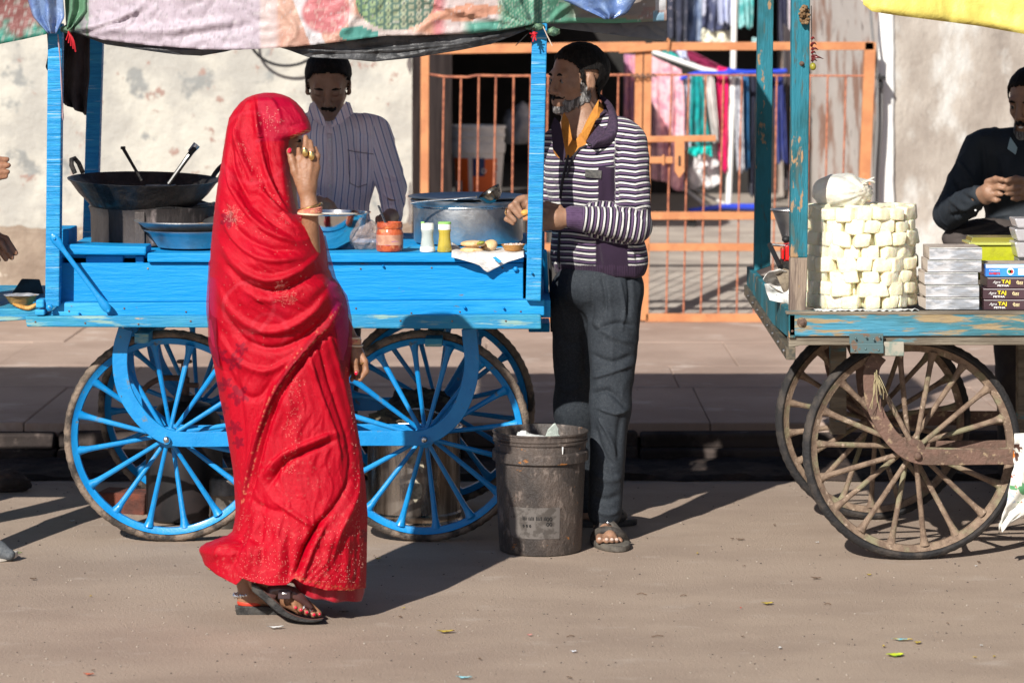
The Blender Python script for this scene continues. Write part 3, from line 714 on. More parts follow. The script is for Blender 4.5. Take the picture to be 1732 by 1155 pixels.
# ends and back
MB().box(X1 - .035, X1 - .012, 9.97, 10.97, zbed, zc - .02).build('end_panel', M['blue'], cart, bevel=.003)
MB().box(X0 + .03, X0 + .055, 9.97, 10.97, zbed, zc - .02).build('end_panel', M['blue'], cart, bevel=.003)
MB().box(X0, X1, 10.93, 10.95, zbed - .06, zc - .02).build('back_panel', M['blue'], cart, bevel=.003)
fb('corner_post', 894, 547, 930, 562, 10.75, 10.95, M['blue'])
MB().box(X1 - .006, X1 + .03, 9.95, 10.96, ZS(540, 9.9), ZS(510, 9.9)).build('end_rail', M['blue'], cart, bevel=.004)
# posts (slightly out of plumb)
MB().bar(P(95, 40, 9.90), P(90, 517, 9.90), .047, .05, (0, 1, 0)).build('post', M['blue_post'], cart, bevel=.004)
MB().bar(P(913, 40, 9.90), P(902, 508, 9.90), .050, .05, (0, 1, 0)).build('post', M['blue_post'], cart, bevel=.004)
MB().bar(P(164, 30, 10.93), P(152, 440, 10.93), .052, .05, (0, 1, 0)).build('post', M['blue_post'], cart, bevel=.004)
MB().bar(P(912, 30, 10.93), P(909, 500, 10.93), .05, .05, (0, 1, 0)).build('post', M['blue_post'], cart, bevel=.004)
MB().box(XS(82, 10), XS(116, 10), 10.0, 10.2, ZS(430, 10), ZS(388, 10)).build('post_block', M['blue'], cart, bevel=.004)
MB().tube([P(921, 425, 10.0), P(924, 480, 10.2), P(925, 530, 10.3)], .008, 8).build('brace_rod', M['blue'], cart, smooth=True)
MB().tube([P(930, 430, 10.5), P(934, 560, 10.3)], .006, 8).build('brace_rod', M['black'], cart, smooth=True)
# diagonal brace with flattened ends and bolts
pa, pb = P(93, 404, 9.865), P(184, 526, 9.865); db = (pb - pa) / np.linalg.norm(pb - pa)
br = MB().tube([pa + db * t for t in (-.018, -.008, .012, .035, .05, .21, .24, .27, .29, .30)], [.006, .014, .015, .010, .008, .008, .010, .015, .014, .006], 12, up=(0, 1, 0), flat=.45)
br.build('brace_rod', M['blue_metal'], cart, smooth=True)
bo = MB()
for p_, r_ in ((pa, .006), (pb, .007), (P(84, 520, 9.875), .012), (P(872, 455, 9.95), .009), (P(900, 462, 9.87), .004), (P(134, 530, 9.9), .004), (P(786, 520, 9.9), .005), (P(852, 521, 9.9), .004), (P(648, 450, 9.95), .004)):
    bo.lathe([(r_, 0), (r_, .006), (r_ * .6, .010), (r_ * .3, .011)], (0, 0, 0), 6 if r_ > .008 else 10); 
    n = len(bo.v) - 4 * (6 if r_ > .008 else 10); bo.xf(Matrix.Translation(tuple(p_)) @ Matrix.Rotation(R(90), 4, 'X'), n)
bo.build('bolts', M['blue_metal'], cart, smooth=True)
MB().box(XS(62, 9.88), XS(76, 9.88), 9.86, 9.93, ZS(520, 9.88), ZS(506, 9.88)).box(XS(60, 9.88), XS(77, 9.88), 9.865, 9.93, ZS(533, 9.88), ZS(523, 9.88)).build('corner_bracket', M['blue'], cart, bevel=.006)
# chassis: curved flat-iron frames, axles, blocks
def sweep_frame(Y, name='chassis_frame', kx=1.0, ky=0.0, m_='blue_metal'):
    pts = [(213, 556), (204, 590), (204, 630), (214, 668), (238, 705), (266, 730), (292, 741), (330, 743), (420, 742), (520, 742), (620, 741), (690, 741), (719, 739), (748, 725), (775, 696), (792, 655), (798, 612), (793, 556)]
    pts = catmull(pts, 6)
    w3 = [P(p[0], p[1], 10.02) for p in pts]
    inn, out = [], []
    for i in range(len(w3)):
        t = w3[min(i + 1, len(w3) - 1)] - w3[max(i - 1, 0)]; t /= np.linalg.norm(t); n = np.array([-t[2], 0, t[0]])
        inn.append(w3[i] + n * .025); out.append(w3[i] - n * .025)
    dy = Y - 10.02
    rg = [[(a[0], Y, a[2]), (b[0], Y, b[2]), (b[0], Y + .012, b[2]), (a[0], Y + .012, a[2])] for a, b in zip(inn, out)]
    return MB().rings(rg).build(name, M[m_], cart, bevel=.002, smooth=True)
sweep_frame(10.015); sweep_frame(10.185, 'inner_frame'); sweep_frame(10.93)
WX = [XS(287, 10.1), XS(719, 10.1)]; WZ = .357
for x in WX:
    MB().tube([(x, 10.0, WZ - .003), (x, 11.0, WZ - .003)], .013, 12).build('axle', M['blue_metal'], cart, smooth=True)
    MB().ell((x, 10.0, WZ), (.011, .008, .011), 12, 8).build('axle_nut', M['steel'], cart, smooth=True)
make_wheel(cart, (WX[0], 10.10, WZ), .357, 16, 9.5, M['tyre'], M['blue_metal'], M['blue_metal'], M['blue_metal'])
make_wheel(cart, (WX[1], 10.10, WZ), .357, 16, 7, M['tyre'], M['blue_metal'], M['blue_metal'], M['blue_metal'])
make_wheel(cart, (WX[0] + .01, 10.86, WZ), .357, 16, 3, M['tyre'], M['blue_metal'], M['blue_metal'], M['blue_metal'])
make_wheel(cart, (WX[1] + .02, 10.86, WZ), .357, 16, 14, M['tyre'], M['blue_metal'], M['blue_metal'], M['blue_metal'])
for xa, ya, xb, yb in ((228, 563, 252, 580), (719, 572, 748, 586)):
    MB().box(XS(xa, 9.98), XS(xb, 9.98), 9.97, 10.95, ZS(yb, 9.98), ZS(ya, 9.98)).build('cross_beam', M['blue_worn'], cart, bevel=.003)

# ---- banner canopy of the blue cart (printed outside, black lining)
def cloth_strip(name, top_fn, bot_fn, x0, x1, Yfn, m_, parent, nu=300, nv=40, colour=None, amp=.01, freq=60, seed=0, ztop=2.12, roof=None, solid=.002):
    """valance between pixel columns x0..x1; v=0 at its lower edge, rising to ztop then running back as a roof"""
    V = []; C = []
    for j in range(nv):
        v = j / (nv - 1)
        for i in range(nu):
            px = x0 + (x1 - x0) * i / (nu - 1); Y = Yfn(px, v); zb = ZS(bot_fn(px), Y)
            if roof:
                if v < .62: z = zb + (ztop - zb) * (v / .62); y = Y
                else: t = (v - .62) / .38; z = ztop + .03 * math.sin(t * 3); y = Y + (roof - Y) * t
            else: z = zb + (ZS(top_fn(px), Y) - zb) * v; y = Y
            x = XS(px, Y)
            d = 0
            if colour is not None or seed:
                n1 = mnoise.noise((x * 3 + seed, z * 6, seed)); n2 = mnoise.noise((x * 9, z * 4 + x * 5, seed + 3.))
                d = amp * (n1 * 1.5 + n2) + .006 * (1 - abs(mnoise.noise((x * 13 + z * 9 + seed, z * 22 - x * 5, seed)))) ** 5 + .0025 * mnoise.noise((x * 40, z * 40, seed))
            V.append((x, y + d, z)); C.append((px, HOR + (H_CAM - z) * F_PX / Y))
    F = [(j * nu + i, j * nu + i + 1, (j + 1) * nu + i + 1, (j + 1) * nu + i) for j in range(nv - 1) for i in range(nu - 1)]
    V = np.array(V); C = np.array(C)
    at = {'Col': colour(C[:, 0], C[:, 1], V)} if colour is not None else None
    return V, np.array(F), at, C
def smooth01(a, lo, hi): t = np.clip((a - lo) / (hi - lo), 0, 1); return t * t * (3 - 2 * t)
def banner_col(px, py, V):
    """the print: lilac speckle, pink fruit slices, a scaly green fruit, orange and teal shapes"""
    n = len(px); P3 = np.stack([px * .01, py * .01, np.zeros(n)], 1)
    a = vnoise(P3, 3, 1, 4); b = vnoise(P3, 25, 2, 3); c_ = vnoise(P3, 9, 3, 3)
    C = np.tile(np.array([.62, .52, .60]), (n, 1))
    C *= (1 - .12 * np.clip(b, -1, 1) * (px < 440))[:, None]
    C[(b > .3) & (px < 440)] *= .8; C *= (1 - .15 * np.clip(a, 0, 1))[:, None]
    def put(m, col, k=1.):
        m = np.clip(m, 0, 1)[:, None] * k; C[:] = C * (1 - m) + np.array(col) * m
    put(smooth01(px, 436, 444), (.76, .62, .60)); put(smooth01(px, 462, 478) * (px < 590), (.66, .34, .24))
    put((a > .05) * (px > 470) * (px < 560), (.74, .46, .34), .7)
    w = np.abs(px - (516 + (py - 20) * .38)); put((w < 13) & (px > 480), (.74, .70, .72)); 
    d = np.hypot((px - 552) / 40, (py - 22) / 34); put(smooth01(-d, -1.15, -.9), (.66, .16, .18)); put((d < .95) & (c_ > .2), (.72, .34, .32))
    put(smooth01(px, 590, 606), (.74, .36, .22)); put(smooth01(py - (18 + (px - 600) * .28), 0, 16) * (px > 590), (.76, .66, .62))
    put((np.hypot((px - 600) / 26, (py - 58) / 14) < 1) | ((px > 592) & (px < 640) & (py > 52) & (py < 68)), (.03, .36, .30)); 
    # scaly green fruit: cells
    e = np.hypot((px - 668) / 66, (py - 2) / 50)
    gx = px / 13.; gy = (py + (np.floor(gx) % 2) * 6) / 12.; cell = np.hypot((gx % 1) - .5, (gy % 1) - .5) + .08 * c_
    m = e < 1
    C[m] = (np.array([.06, .17, .12])[None] * np.ones((n, 1)))[m]
    sh = np.clip((.46 - cell) * 8, 0, 1); base = np.stack([.40 + .12 * (px - 668) / 66, .48 + 0 * px, .27 + .1 * (px - 668) / 66], 1)
    C[m] = (C * (1 - sh[:, None]) + base * sh[:, None])[m]
    k = m & (cell < .13); C[k] = [.10, .14, .10]
    f = np.hypot((px - 700) / 90, (py + 4) / 62); 
    put(smooth01(px, 726, 740) * (e > 1), (.70, .22, .24)); put(smooth01(px, 742, 760) * (e > 1), (.76, .64, .62))
    put((np.abs(py - (22 - (px - 790) * .1)) < 15 - np.abs(px - 790) * .16) & (px > 730), (.74, .34, .20))
    put(smooth01(px, 775, 800) * smooth01(py + (px - 800) * .05, 34, 40), (.05, .38, .28)); 
    put(smooth01(px, 838, 856) , (.06, .36, .22)); put((np.sin(px * .55 - py * .9 + 2 * a) > .55) & (px > 842) & (px < 930), (.44, .62, .46), .8)
    put((c_ > .25) & (px > 842) & (px < 930), (.03, .16, .12), .7)
    put(smooth01(px, 944, 990) * (py < 30 + (px - 940) * .02), (.30, .24, .20)); put(smooth01(px, 944, 990) * (a > .1), (.32, .14, .12), .6)
    put((px > 1104) & (px < 1124) & (py > 20), (.12, .38, .56), .8); put((px > 1108) & (px < 1126) & (py < 18), (.6, .62, .66), .8)
    put(smooth01(-px, -160, -128), (.07, .12, .10)); put((px < 150) & (c_ > .05), (.16, .34, .20), .8)
    cr = np.abs(((px * .7 + py * 1.9 + 30 * a) % 47) - 23) < 1.1; put(cr & (a > -.1), (.78, .74, .74), .45)
    return np.clip(C * .84 + .10, 0, 1)
M['banner'] = mat('printed_banner', (1, 1, 1), rough=.42, attr='Col', bump=1.2, bscale=26, fine=.04, spec=.5, transl=.38)
M['tarp_black'] = mat('black_tarp', (.035, .036, .038), (.075, .076, .08), rough=.42, scale=9, c3=(.20, .20, .20), scale3=34, thr3=(.68, .74), bump=2.2, bscale=14)
M['tarp_grey'] = mat('grey_tarp', (.15, .16, .18), (.11, .12, .15), rough=.6, scale=5, bump=.8, bscale=18)
def interp(tab): xs = [t[0] for t in tab]; ys = [t[1] for t in tab]; return lambda p: float(np.interp(p, xs, ys))
bot = interp([(116, 51), (150, 62), (175, 68), (250, 77), (340, 84), (400, 85), (460, 82), (505, 79), (560, 73), (650, 61), (720, 60), (800, 57), (860, 50), (908, 40), (935, 40), (980, 39), (1040, 40), (1128, 36)])
def Yb(px, v):
    if px < 910: t = min(1, max(0, (px - 112) / 800)); return 9.86 - .20 * math.sin(math.pi * t) ** .6
    return 9.86 + .1 * min(1, (px - 910) / 60)
canopy = empty('canopy', (XS(520, 9.9), 10.4, 2.1), parent=cart)
V, Fq, at, C = cloth_strip('print', None, bot, 116, 1128, Yb, None, None, nu=760, nv=90, colour=banner_col, amp=.006, roof=10.95, seed=4)
N = vnormals(V, Fq)
fold = [([(120, 52), (190, 36), (240, 12)], 6, .018), ([(124, 58), (196, 42), (250, 16)], 5, -.012), ([(118, 50), (180, 50), (280, 52), (400, 36)], 8, .014), ([(300, 62), (380, 50), (440, 40)], 7, -.010), ([(230, 20), (215, 40), (170, 52)], 5, .012), ([(480, 80), (500, 50), (470, 10)], 6, .010), ([(560, 70), (600, 30), (590, -10)], 7, .010),
        ([(900, 44), (860, 20), (838, -20)], 5, .022, 1), ([(902, 44), (880, 10), (876, -20)], 4, .020), ([(904, 44), (902, 10), (905, -20)], 4, .02), ([(904, 46), (850, 34), (760, 14), (700, -10)], 5, .018, 1), ([(900, 46), (820, 48), (740, 54)], 4, .012), ([(925, 40), (960, 10), (1000, -10)], 5, .014), ([(930, 40), (1000, 30), (1100, 26)], 5, .012), ([(700, 58), (740, 30), (820, 14)], 6, .010)]
V[:, 1] -= strokes(V, N, fold, 9.8, front=False)
mesh_obj('printed_sheet', V, Fq, M['banner'], canopy, smooth=True, attrs=at, solid=.0015)
botL = interp([(116, 52), (180, 76), (250, 86), (300, 93), (340, 95), (380, 88), (400, 83), (470, 80), (485, 84), (520, 97), (590, 101), (632, 105), (700, 98), (780, 85), (830, 75), (860, 64), (903, 46)])
V, Fq, at, C = cloth_strip('lining', lambda p: bot(p) - 40, botL, 116, 903, lambda p, v: Yb(p, v) + .035, None, None, nu=400, nv=36, amp=.008, seed=9)
N = vnormals(V, Fq); V[:, 1] -= strokes(V, N, [([(480, 82), (600, 88), (760, 76), (900, 48)], 4, .014, 1), ([(520, 96), (640, 80), (700, 76)], 4, -.01), ([(640, 104), (740, 84), (860, 62)], 4, .01), ([(200, 78), (300, 86), (390, 84)], 3, .008)], 9.8, False)
mesh_obj('lining', V, Fq, M['tarp_black'], canopy, smooth=True, solid=.0015)
botR = interp([(915, 45), (960, 50), (1020, 57), (1070, 63), (1126, 70), (1128, 66)])
V, Fq, at, C = cloth_strip('inner', lambda p: 20, botR, 915, 1128, lambda p, v: 10.05, None, None, nu=90, nv=30, amp=.01, seed=12)
mesh_obj('inner_sheet', V, Fq, M['tarp_grey'], canopy, smooth=True, solid=.0015)
# clear bluish plastic over the sheet, gathered at the left post, and a patch on the right
M['film'] = mat('blue_film', (.13, .22, .48), (.20, .30, .52), rough=.18, scale=14, bump=2.5, bscale=16, alpha=.82, coat=.5)
def film(poly_l, poly_r, y0, y1, Y, seed, name='plastic_film', m_='film'):
    def f(u, v):
        py = y0 + (y1 - y0) * v; lx = np.interp(py, [p[1] for p in poly_l], [p[0] for p in poly_l]); rx = np.interp(py, [p[1] for p in poly_r], [p[0] for p in poly_r])
        p = P(lx + (rx - lx) * u, py, Y); p[1] += .012 * math.sin(u * 14 + 3 * v + seed) + .01 * mnoise.noise((u * 5, v * 5, seed)) + (-.05 * math.sin(math.pi * u) * (1 - .5 * v)); return p
    return MB().grid(44, 26, f).build(name, M[m_], canopy, smooth=True, solid=.001, angle=180)
film([(46, -70), (46, 0), (56, 30), (82, 57)], [(110, -70), (108, 0), (110, 30), (96, 57)], -70, 57, 9.80, 1)
film([(935, -60), (950, 0), (990, 18), (1022, 32)], [(1090, -60), (1076, 0), (1060, 24), (1038, 33)], -60, 33, 9.84, 2)
M['green_film'] = mat('green_print', (.10, .22, .13), (.45, .50, .30), rough=.3, scale=9, thr=(.5, .6), c3=(.03, .05, .04), scale3=12, thr3=(.55, .6), bump=2, bscale=18)
film([(108, -60), (110, 30), (112, 47)], [(160, -60), (160, 20), (124, 52)], -60, 50, 9.83, 5, 'gathered_sheet', 'green_film')
# ties at the posts
M['redrag'] = mat('red_tie', (.45, .01, .02), rough=.7); M['string'] = mat('pale_string', (.55, .45, .36), rough=.8)
t = MB()
for k in range(5): t.tube(catmull([P(114, 50, 9.82), P(116 + k * 2, 56 + k * 3, 9.80), P(112 + k * 4, 68 + 5 * k, 9.81)], 5), .0028, 6)
t.build('tie_string', M['redrag'], canopy, smooth=True)
MB().tube(catmull([P(872, 78, 9.83), P(894, 56, 9.83), P(904, 46, 9.82)], 4), .0015, 5).build('tie_string', M['black'], canopy, smooth=True)
MB().tube([P(918, 44, 9.83), P(926, 62, 9.83), P(934, 78, 9.83)], .002, 5).build('tie_string', M['string'], canopy, smooth=True)
t = MB().ell(P(903, 58, 9.835), (.009, .006, .009), 10, 8)
for a, L_ in ((200, 7), (150, 5), (100, 9), (60, 8), (20, 4), (330, 6)): t.tube([P(903, 60, 9.83), P(903 + L_ * math.cos(R(a)), 60 + L_ * 1.3 * math.sin(R(a)), 9.82)], .0025, 6)
t.build('red_ribbon', M['redrag'], canopy, smooth=True)
M['knotc'] = mat('knot_cloth', (.03, .08, .05), (.15, .25, .15), scale=40, bump=1)
for p_, r_ in ((P(905, 46, 9.84), (.035, .02, .012)), (P(936, 54, 9.83), (.022, .018, .014)), (P(113, 50, 9.82), (.022, .02, .013))): MB().ell(p_, r_, 14, 8).jitter(.003).build('knot', M['knotc'], canopy, smooth=True)
nl_ = MB(); rs = np.random.RandomState(17)
for (x, y, Yn) in [(120 + 95 * i + rs.uniform(-8, 8), 526 + rs.uniform(-5, 5), 9.903) for i in range(9)] + [(60 + 88 * i + rs.uniform(-10, 10), 546 + rs.uniform(-4, 4), 9.868) for i in range(10)] + [(130 + 120 * i, 452 + rs.uniform(-3, 3), 9.953) for i in range(7)]:
    nl_.ell(P(x, y, Yn), (.0032, .0015, .0032), 8, 5)
nl_.build('nails', M['rust'], cart, smooth=True)
MB().tube(catmull([P(98, 59, 9.83), P(101, 90, 9.82), P(104, 140, 9.82), P(106, 190, 9.83), P(107, 204, 9.83)], 6), [.004 + .004 * math.sin(i * .4) ** 2 for i in range(25)], 8, flat=.4).build('pink_strip', mat('pale_pink_cloth', (.5, .33, .34), rough=.8), canopy, smooth=True)

# dark garment hanging between the left posts
def gar(u, v):
    lx = np.interp(v, [0, .3, .5, .62, .72, 1], [80, 82, 76, 84, 83, 108]); rx = np.interp(v, [0, .5, 1], [150, 151, 146])
    p = P(lx + (rx - lx) * u, 52 + (175 - 52) * v + (20 * u if v > .4 else 0) * v, 10.25)
    p[1] += .02 * math.sin(u * 15 + v * 2) + .01 * mnoise.noise((u * 6, v * 6, 1)); return p
MB().grid(40, 44, gar).build('hanging_shirt', mat('dark_cloth', (.028, .022, .024), (.05, .042, .045), rough=.9, scale=6, bump=1, bscale=70), smooth=True, solid=.006, angle=180, label='dark shirt hanging under the canopy between the two left posts of the blue cart', cat='shirt')

# ------------------------------------------------ neighbouring cart at the left edge
nb = empty('vendor_cart', (-2.6, 10.3, 0), 'next stall at the left edge, blue-green board edge and green-red canopy', 'cart')
MB().prism([P(-420, 520, 10.0), P(64, 522, 10.0), P(66, 540, 10.0), P(0, 544, 10.0), P(-420, 546, 10.0)], (0, .9, 0)).build('table_board', M['blue_worn'], nb, bevel=.005)
MB().prism([P(12, 508, 10.55), P(36, 472, 10.55), P(66, 473, 10.55), P(76, 508, 10.55)], (0, .02, 0)).build('side_board', mat('dark_board', (.02, .035, .04), (.03, .06, .075), rough=.7, scale=20), nb, bevel=.004)
for x, y in ((-2.55, 10.1), (-2.55, 10.8), (-1.95, 10.85)):
    MB().box(x - .02, x + .02, y, y + .04, 0, ZS(540, 10)).build('leg', M['blue_worn'], nb, bevel=.003)
def ncol(px, py, V):
    n = len(px); P3 = np.stack([px * .01, py * .01, np.zeros(n)], 1); a = vnoise(P3, 4, 5, 4); b = vnoise(P3, 14, 6, 3)
    C = np.tile(np.array([.30, .12, .11]), (n, 1)); m = smooth01(a + (py - 45) * .02 - (50 - px) * .004, -.1, .35)[:, None]; C = C * (1 - m) + np.array([.05, .34, .26]) * m
    m = (b > .35)[:, None] * .5; C = C * (1 - m) + np.array([.40, .48, .42]) * m
    m = (np.abs(np.sin(px * .12 + py * .25)) > .985)[:, None] * .5; return C * (1 - m) + np.array([.6, .62, .58]) * m
V, Fq, at, C = cloth_strip('x', None, interp([(-1100, 110), (0, 75), (40, 67), (80, 58)]), -1100, 80, lambda p, v: 9.82, None, None, nu=420, nv=50, colour=ncol, amp=.012, roof=11.2, seed=21)
mesh_obj('canopy_sheet', V, Fq, M['banner'], nb, smooth=True, attrs=at, solid=.0015)
MB().box(-2.6, -2.56, 9.95, 10.0, .7, 2.1).build('post', M['blue_worn'], nb, bevel=.003)

# ------------------------------------------------ weathered sweet cart on the right
c2 = empty('sweet_cart', (1.7, 10.1, 0), 'weathered peeling teal wooden cart with rusty spoked wheels, sweet seller', 'cart')
Y2 = 9.58; XE = XS(1334, Y2); XN = 3.0; ze = ZS(527, Y2)
MB().prism([P(1334, 531, Y2), P(2500, 531, Y2), P(2500, 566, Y2), P(1334, 569, Y2)], (0, .04, 0)).build('side_plank', M['w_teal'], c2, bevel=.004)
MB().prism([P(1330, 527.5, Y2 - .003), P(2500, 527.5, Y2 - .003), P(2500, 532, Y2 - .003), P(1330, 532, Y2 - .003)], (0, .05, 0)).build('side_trim', M['w_grey'], c2, bevel=.002)
MB().prism([P(1334, 568, Y2 + .012), P(2500, 566, Y2 + .012), P(2500, 583, Y2 + .012), P(1354, 584, Y2 + .012), P(1334, 590, Y2 + .012)], (0, .06, 0)).build('lower_plank', M['w_grey'], c2, bevel=.004)
# left end board receding away
YE2 = 11.28
def endp(y, zoff): return (XE + (XS(1263, YE2) - XE) * (y - Y2) / (YE2 - Y2), y, ze + zoff)
MB().prism([endp(Y2, -.002), endp(YE2, -.002 + .01), endp(YE2, -.10), endp(YE2 - .5, -.115), endp(Y2, -.085)], (.022, 0, 0)).build('end_board', M['w_post'], c2, bevel=.003)
MB().prism([(endp(Y2, 0)[0] - .008, Y2, ze - .115), (XS(1263, YE2) - .01, YE2, ze - .06), (XS(1263, YE2) - .01, YE2, ze - .10), (endp(Y2, 0)[0] - .008, Y2, ze - .155)], (.03, 0, 0)).build('end_iron', mat('riveted_iron', (.06, .06, .05), (.16, .13, .09), rough=.6, metal=.3, scale=30), c2, bevel=.002)
rv = MB()
for i in range(8):
    t = .02 + .12 * i; rv.ell((endp(Y2 + (YE2 - Y2) * t, 0)[0] - .012, Y2 + (YE2 - Y2) * t, ze - .13 + .055 * t), (.006, .008, .006), 8, 6)
rv.build('rivets', M['steel'], c2, smooth=True)
for i in range(12):
    y0 = Y2 + .045 + i * .142
    MB().box(endp(y0, 0)[0] + .03, XN + .4, y0, y0 + .137, ze - .055, ze - .03).build('bed_plank', M['w_grey'], c2, bevel=.003)
MB().prism([P(1340, 30 - 100, 9.62), P(1371, 30 - 100, 9.62), P(1366, 436, 9.62), P(1337, 436, 9.62)], (0, .055, 0)).build('front_post', M['w_post'], c2, bevel=.004)
MB().prism([P(1337, 436, 9.62), P(1366, 436, 9.62), P(1363, 528, 9.62), P(1336, 528, 9.62)], (0, .055, 0)).build('front_post_foot', M['w_bare'], c2, bevel=.004)
MB().prism([P(1284, -80, 11.1), P(1310, -80, 11.1), P(1303, 450, 11.1), P(1276, 460, 11.1)], (0, .06, 0)).build('rear_post', M['w_post'], c2, bevel=.004)
b_ = MB()
for p_, r_ in ((P(1356, 545, Y2), .016), (P(1340, 560, Y2), .004), (P(1356, 108, 9.62), .008)):
    s0 = len(b_.v); b_.lathe([(r_, 0), (r_, .004), (r_ * .55, .005), (r_ * .55, .014), (r_ * .2, .016)], (0, 0, 0), 14); b_.xf(Matrix.Translation(tuple(p_)) @ Matrix.Rotation(R(90), 4, 'X'), s0)
b_.build('bolts', M['rust'], c2, smooth=True)
# hinge plate and pale tag
h = MB().box(XS(1437, 9.56), XS(1494, 9.56), 9.562, 9.568, ZS(582, 9.56), ZS(564, 9.56)).box(XS(1438, 9.56), XS(1494, 9.56), 9.550, 9.556, ZS(597, 9.56), ZS(584, 9.56)).tube([P(1438, 583, 9.555), P(1494, 583, 9.555)], .006, 10)
for x, y in ((1447, 572), (1465, 570), (1478, 574), (1446, 592), (1464, 590), (1486, 592), (1488, 570)): h.ell(P(x, y, 9.55), (.004, .004, .004), 8, 6)
h.build('hinge', mat('teal_iron', (.10, .17, .18), (.19, .12, .08), rough=.5, metal=.4, scale=30, thr=(.5, .6)), c2, bevel=.0015)
MB().box(XS(1495, 9.57), XS(1529, 9.57), 9.565, 9.585, ZS(602, 9.57), ZS(578, 9.57)).build('pale_block', mat('pale_wood', (.34, .31, .25), (.2, .24, .2), scale=30), c2, bevel=.003)
def sweep2(Y, xoff=0., name='chassis_frame'):
    pts = [(1487, 600), (1475, 618), (1472, 648), (1479, 690), (1498, 727), (1521, 754), (1548, 770), (1590, 773), (1700, 772), (1800, 772)]
    pts = catmull(pts, 6); w3 = [P(p[0], p[1], 9.68) for p in pts]; rg = []
    for i in range(len(w3)):
        t = w3[min(i + 1, len(w3) - 1)] - w3[max(i - 1, 0)]; t /= np.linalg.norm(t); n = np.array([-t[2], 0, t[0]])
        a = w3[i] + n * .026; b = w3[i] - n * .024
        rg.append([(a[0] + xoff, Y, a[2]), (b[0] + xoff, Y, b[2]), (b[0] + xoff, Y + .012, b[2]), (a[0] + xoff, Y + .012, a[2])])
    return MB().rings(rg).build(name, M['rust'], c2, bevel=.002, smooth=True)
M['rust_pink'] = M['rust']
sweep2(9.665); sweep2(9.87, 0, 'inner_frame'); sweep2(10.62, -.03)
W2X = XS(1545, 9.76)
for x in (W2X, W2X + .95):
    MB().tube([(x, 9.66, .352), (x, 10.75, .352)], .014, 10).build('axle', M['rust'], c2, smooth=True)
    MB().ell((x, 9.655, .352), (.013, .009, .013), 12, 8).build('axle_nut', M['rust'], c2, smooth=True)
    make_wheel(c2, (x - .004, 9.77, .362), .362, 18, 17, M['tyre_dark'], M['wrust'], M['wrust'], M['rust'], rot=(R(-2), 0, R(5)), tw=.026, sr=(.0092, .0085, .018))
    make_wheel(c2, (x - .035, 10.56, .350), .350, 18, 8, M['tyre_dark'], M['wrust'], M['wrust'], M['rust'], rot=(R(-2), 0, R(6)), tw=.026, sr=(.0092, .0085, .018))
for p0, p1 in ((1405, 1432), (1722, 1745)):
    MB().box(XS(p0, 10.4 if p0 < 1500 else 10.1), XS(p1, 10.4 if p0 < 1500 else 10.1), 10.4 if p0 < 1500 else 10.1, 10.45 if p0 < 1500 else 10.15, .32, ze - .05).build('frame_leg', M['w_grey'], c2, bevel=.003)
gr = MB(); rs = np.random.RandomState(2)   # dry grass stuck in the frame
for i in range(14):
    a = np.array([1483 + rs.uniform(-4, 4), 625 + rs.uniform(0, 20)]); b = a + [rs.uniform(-10, 18), rs.uniform(20, 60)]
    gr.tube(catmull([P(a[0], a[1], 9.64), P((a[0] + b[0]) / 2 + rs.uniform(-5, 5), (a[1] + b[1]) / 2, 9.62), P(b[0], b[1], 9.63)], 4), .0012, 4)
gr.build('straw_tuft', mat('straw', (.38, .32, .18), rough=.8), smooth=True, label='dry straw caught in the rusty iron frame above the near wheel', cat='straw')
# yellow tarp canopy
M['yellow'] = mat('yellow_tarp', (.66, .56, .13), (.58, .47, .10), rough=.5, scale=5, c3=(.38, .30, .06), scale3=13, thr3=(.64, .72), stretch3=(.5, 1, 1.6), bump=2, bscale=10, sheen=.1)
by = interp([(1460, 8), (1475, 20), (1520, 27), (1600, 37), (1660, 45), (1732, 58), (2000, 90), (2500, 120)])
V, Fq, at, C = cloth_strip('x', None, by, 1460, 2400, lambda p, v: 9.45 + .02 * math.sin(p * .02), None, None, nu=260, nv=50, amp=.014, roof=10.95, seed=31, ztop=2.38)
N = vnormals(V, Fq); V[:, 1] -= strokes(V, N, [([(1470, 18), (1560, 10), (1700, 20)], 5, .01), ([(1500, 20), (1620, 30), (1730, 44)], 4, .008), ([(1590, 0), (1596, 34)], 3, .006)], 9.5, False)
mesh_obj('canopy_sheet', V, Fq, M['yellow'], c2, smooth=True, solid=.002)
MB().tube(catmull([P(1371, -60, 9.6), P(1420, -25, 9.5), P(1462, 4, 9.46)], 5), .004, 6).build('canopy_rope', M['string'], c2, smooth=True)
MB().box(.75, 3.4, 9.52, 10.95, 2.36, 2.375).build('shade_board', M['w_grey'], c2)  # unseen board, added above the canopy to shade the left post and seller
# dried garland and chilli charm
M['dryflower'] = mat('dried_flowers', (.16, .09, .04), (.30, .19, .10), rough=.9, scale=40, bump=2)
gl = MB(); rs = np.random.RandomState(8)
for i in range(60):
    t = rs.uniform(0, 1); w = .012 + .012 * math.sin(t * 3.1)
    gl.ell(P(1361 + rs.uniform(-1, 1) * w * 500 * .7, 10 + 30 * t, 9.60 + rs.uniform(-.01, .01)), (.006, .006, .005), 7, 5)
gl.build('garland', M['dryflower'], smooth=True, label='small dried flower garland tied high on the front teal post', cat='garland')
ch = empty('chilli_lemon_charm', tuple(P(1376, 60, 9.6)), 'string of dark red chillies and a lemon hanging beside the front teal post', 'charm')
MB().tube([P(1372, 10, 9.6), P(1373, 70, 9.6), P(1375, 118, 9.6)], .0016, 5).build('string', M['black'], ch, smooth=True)
M['chilli'] = mat('dry_chilli', (.10, .012, .012), (.2, .02, .02), rough=.4, scale=30)
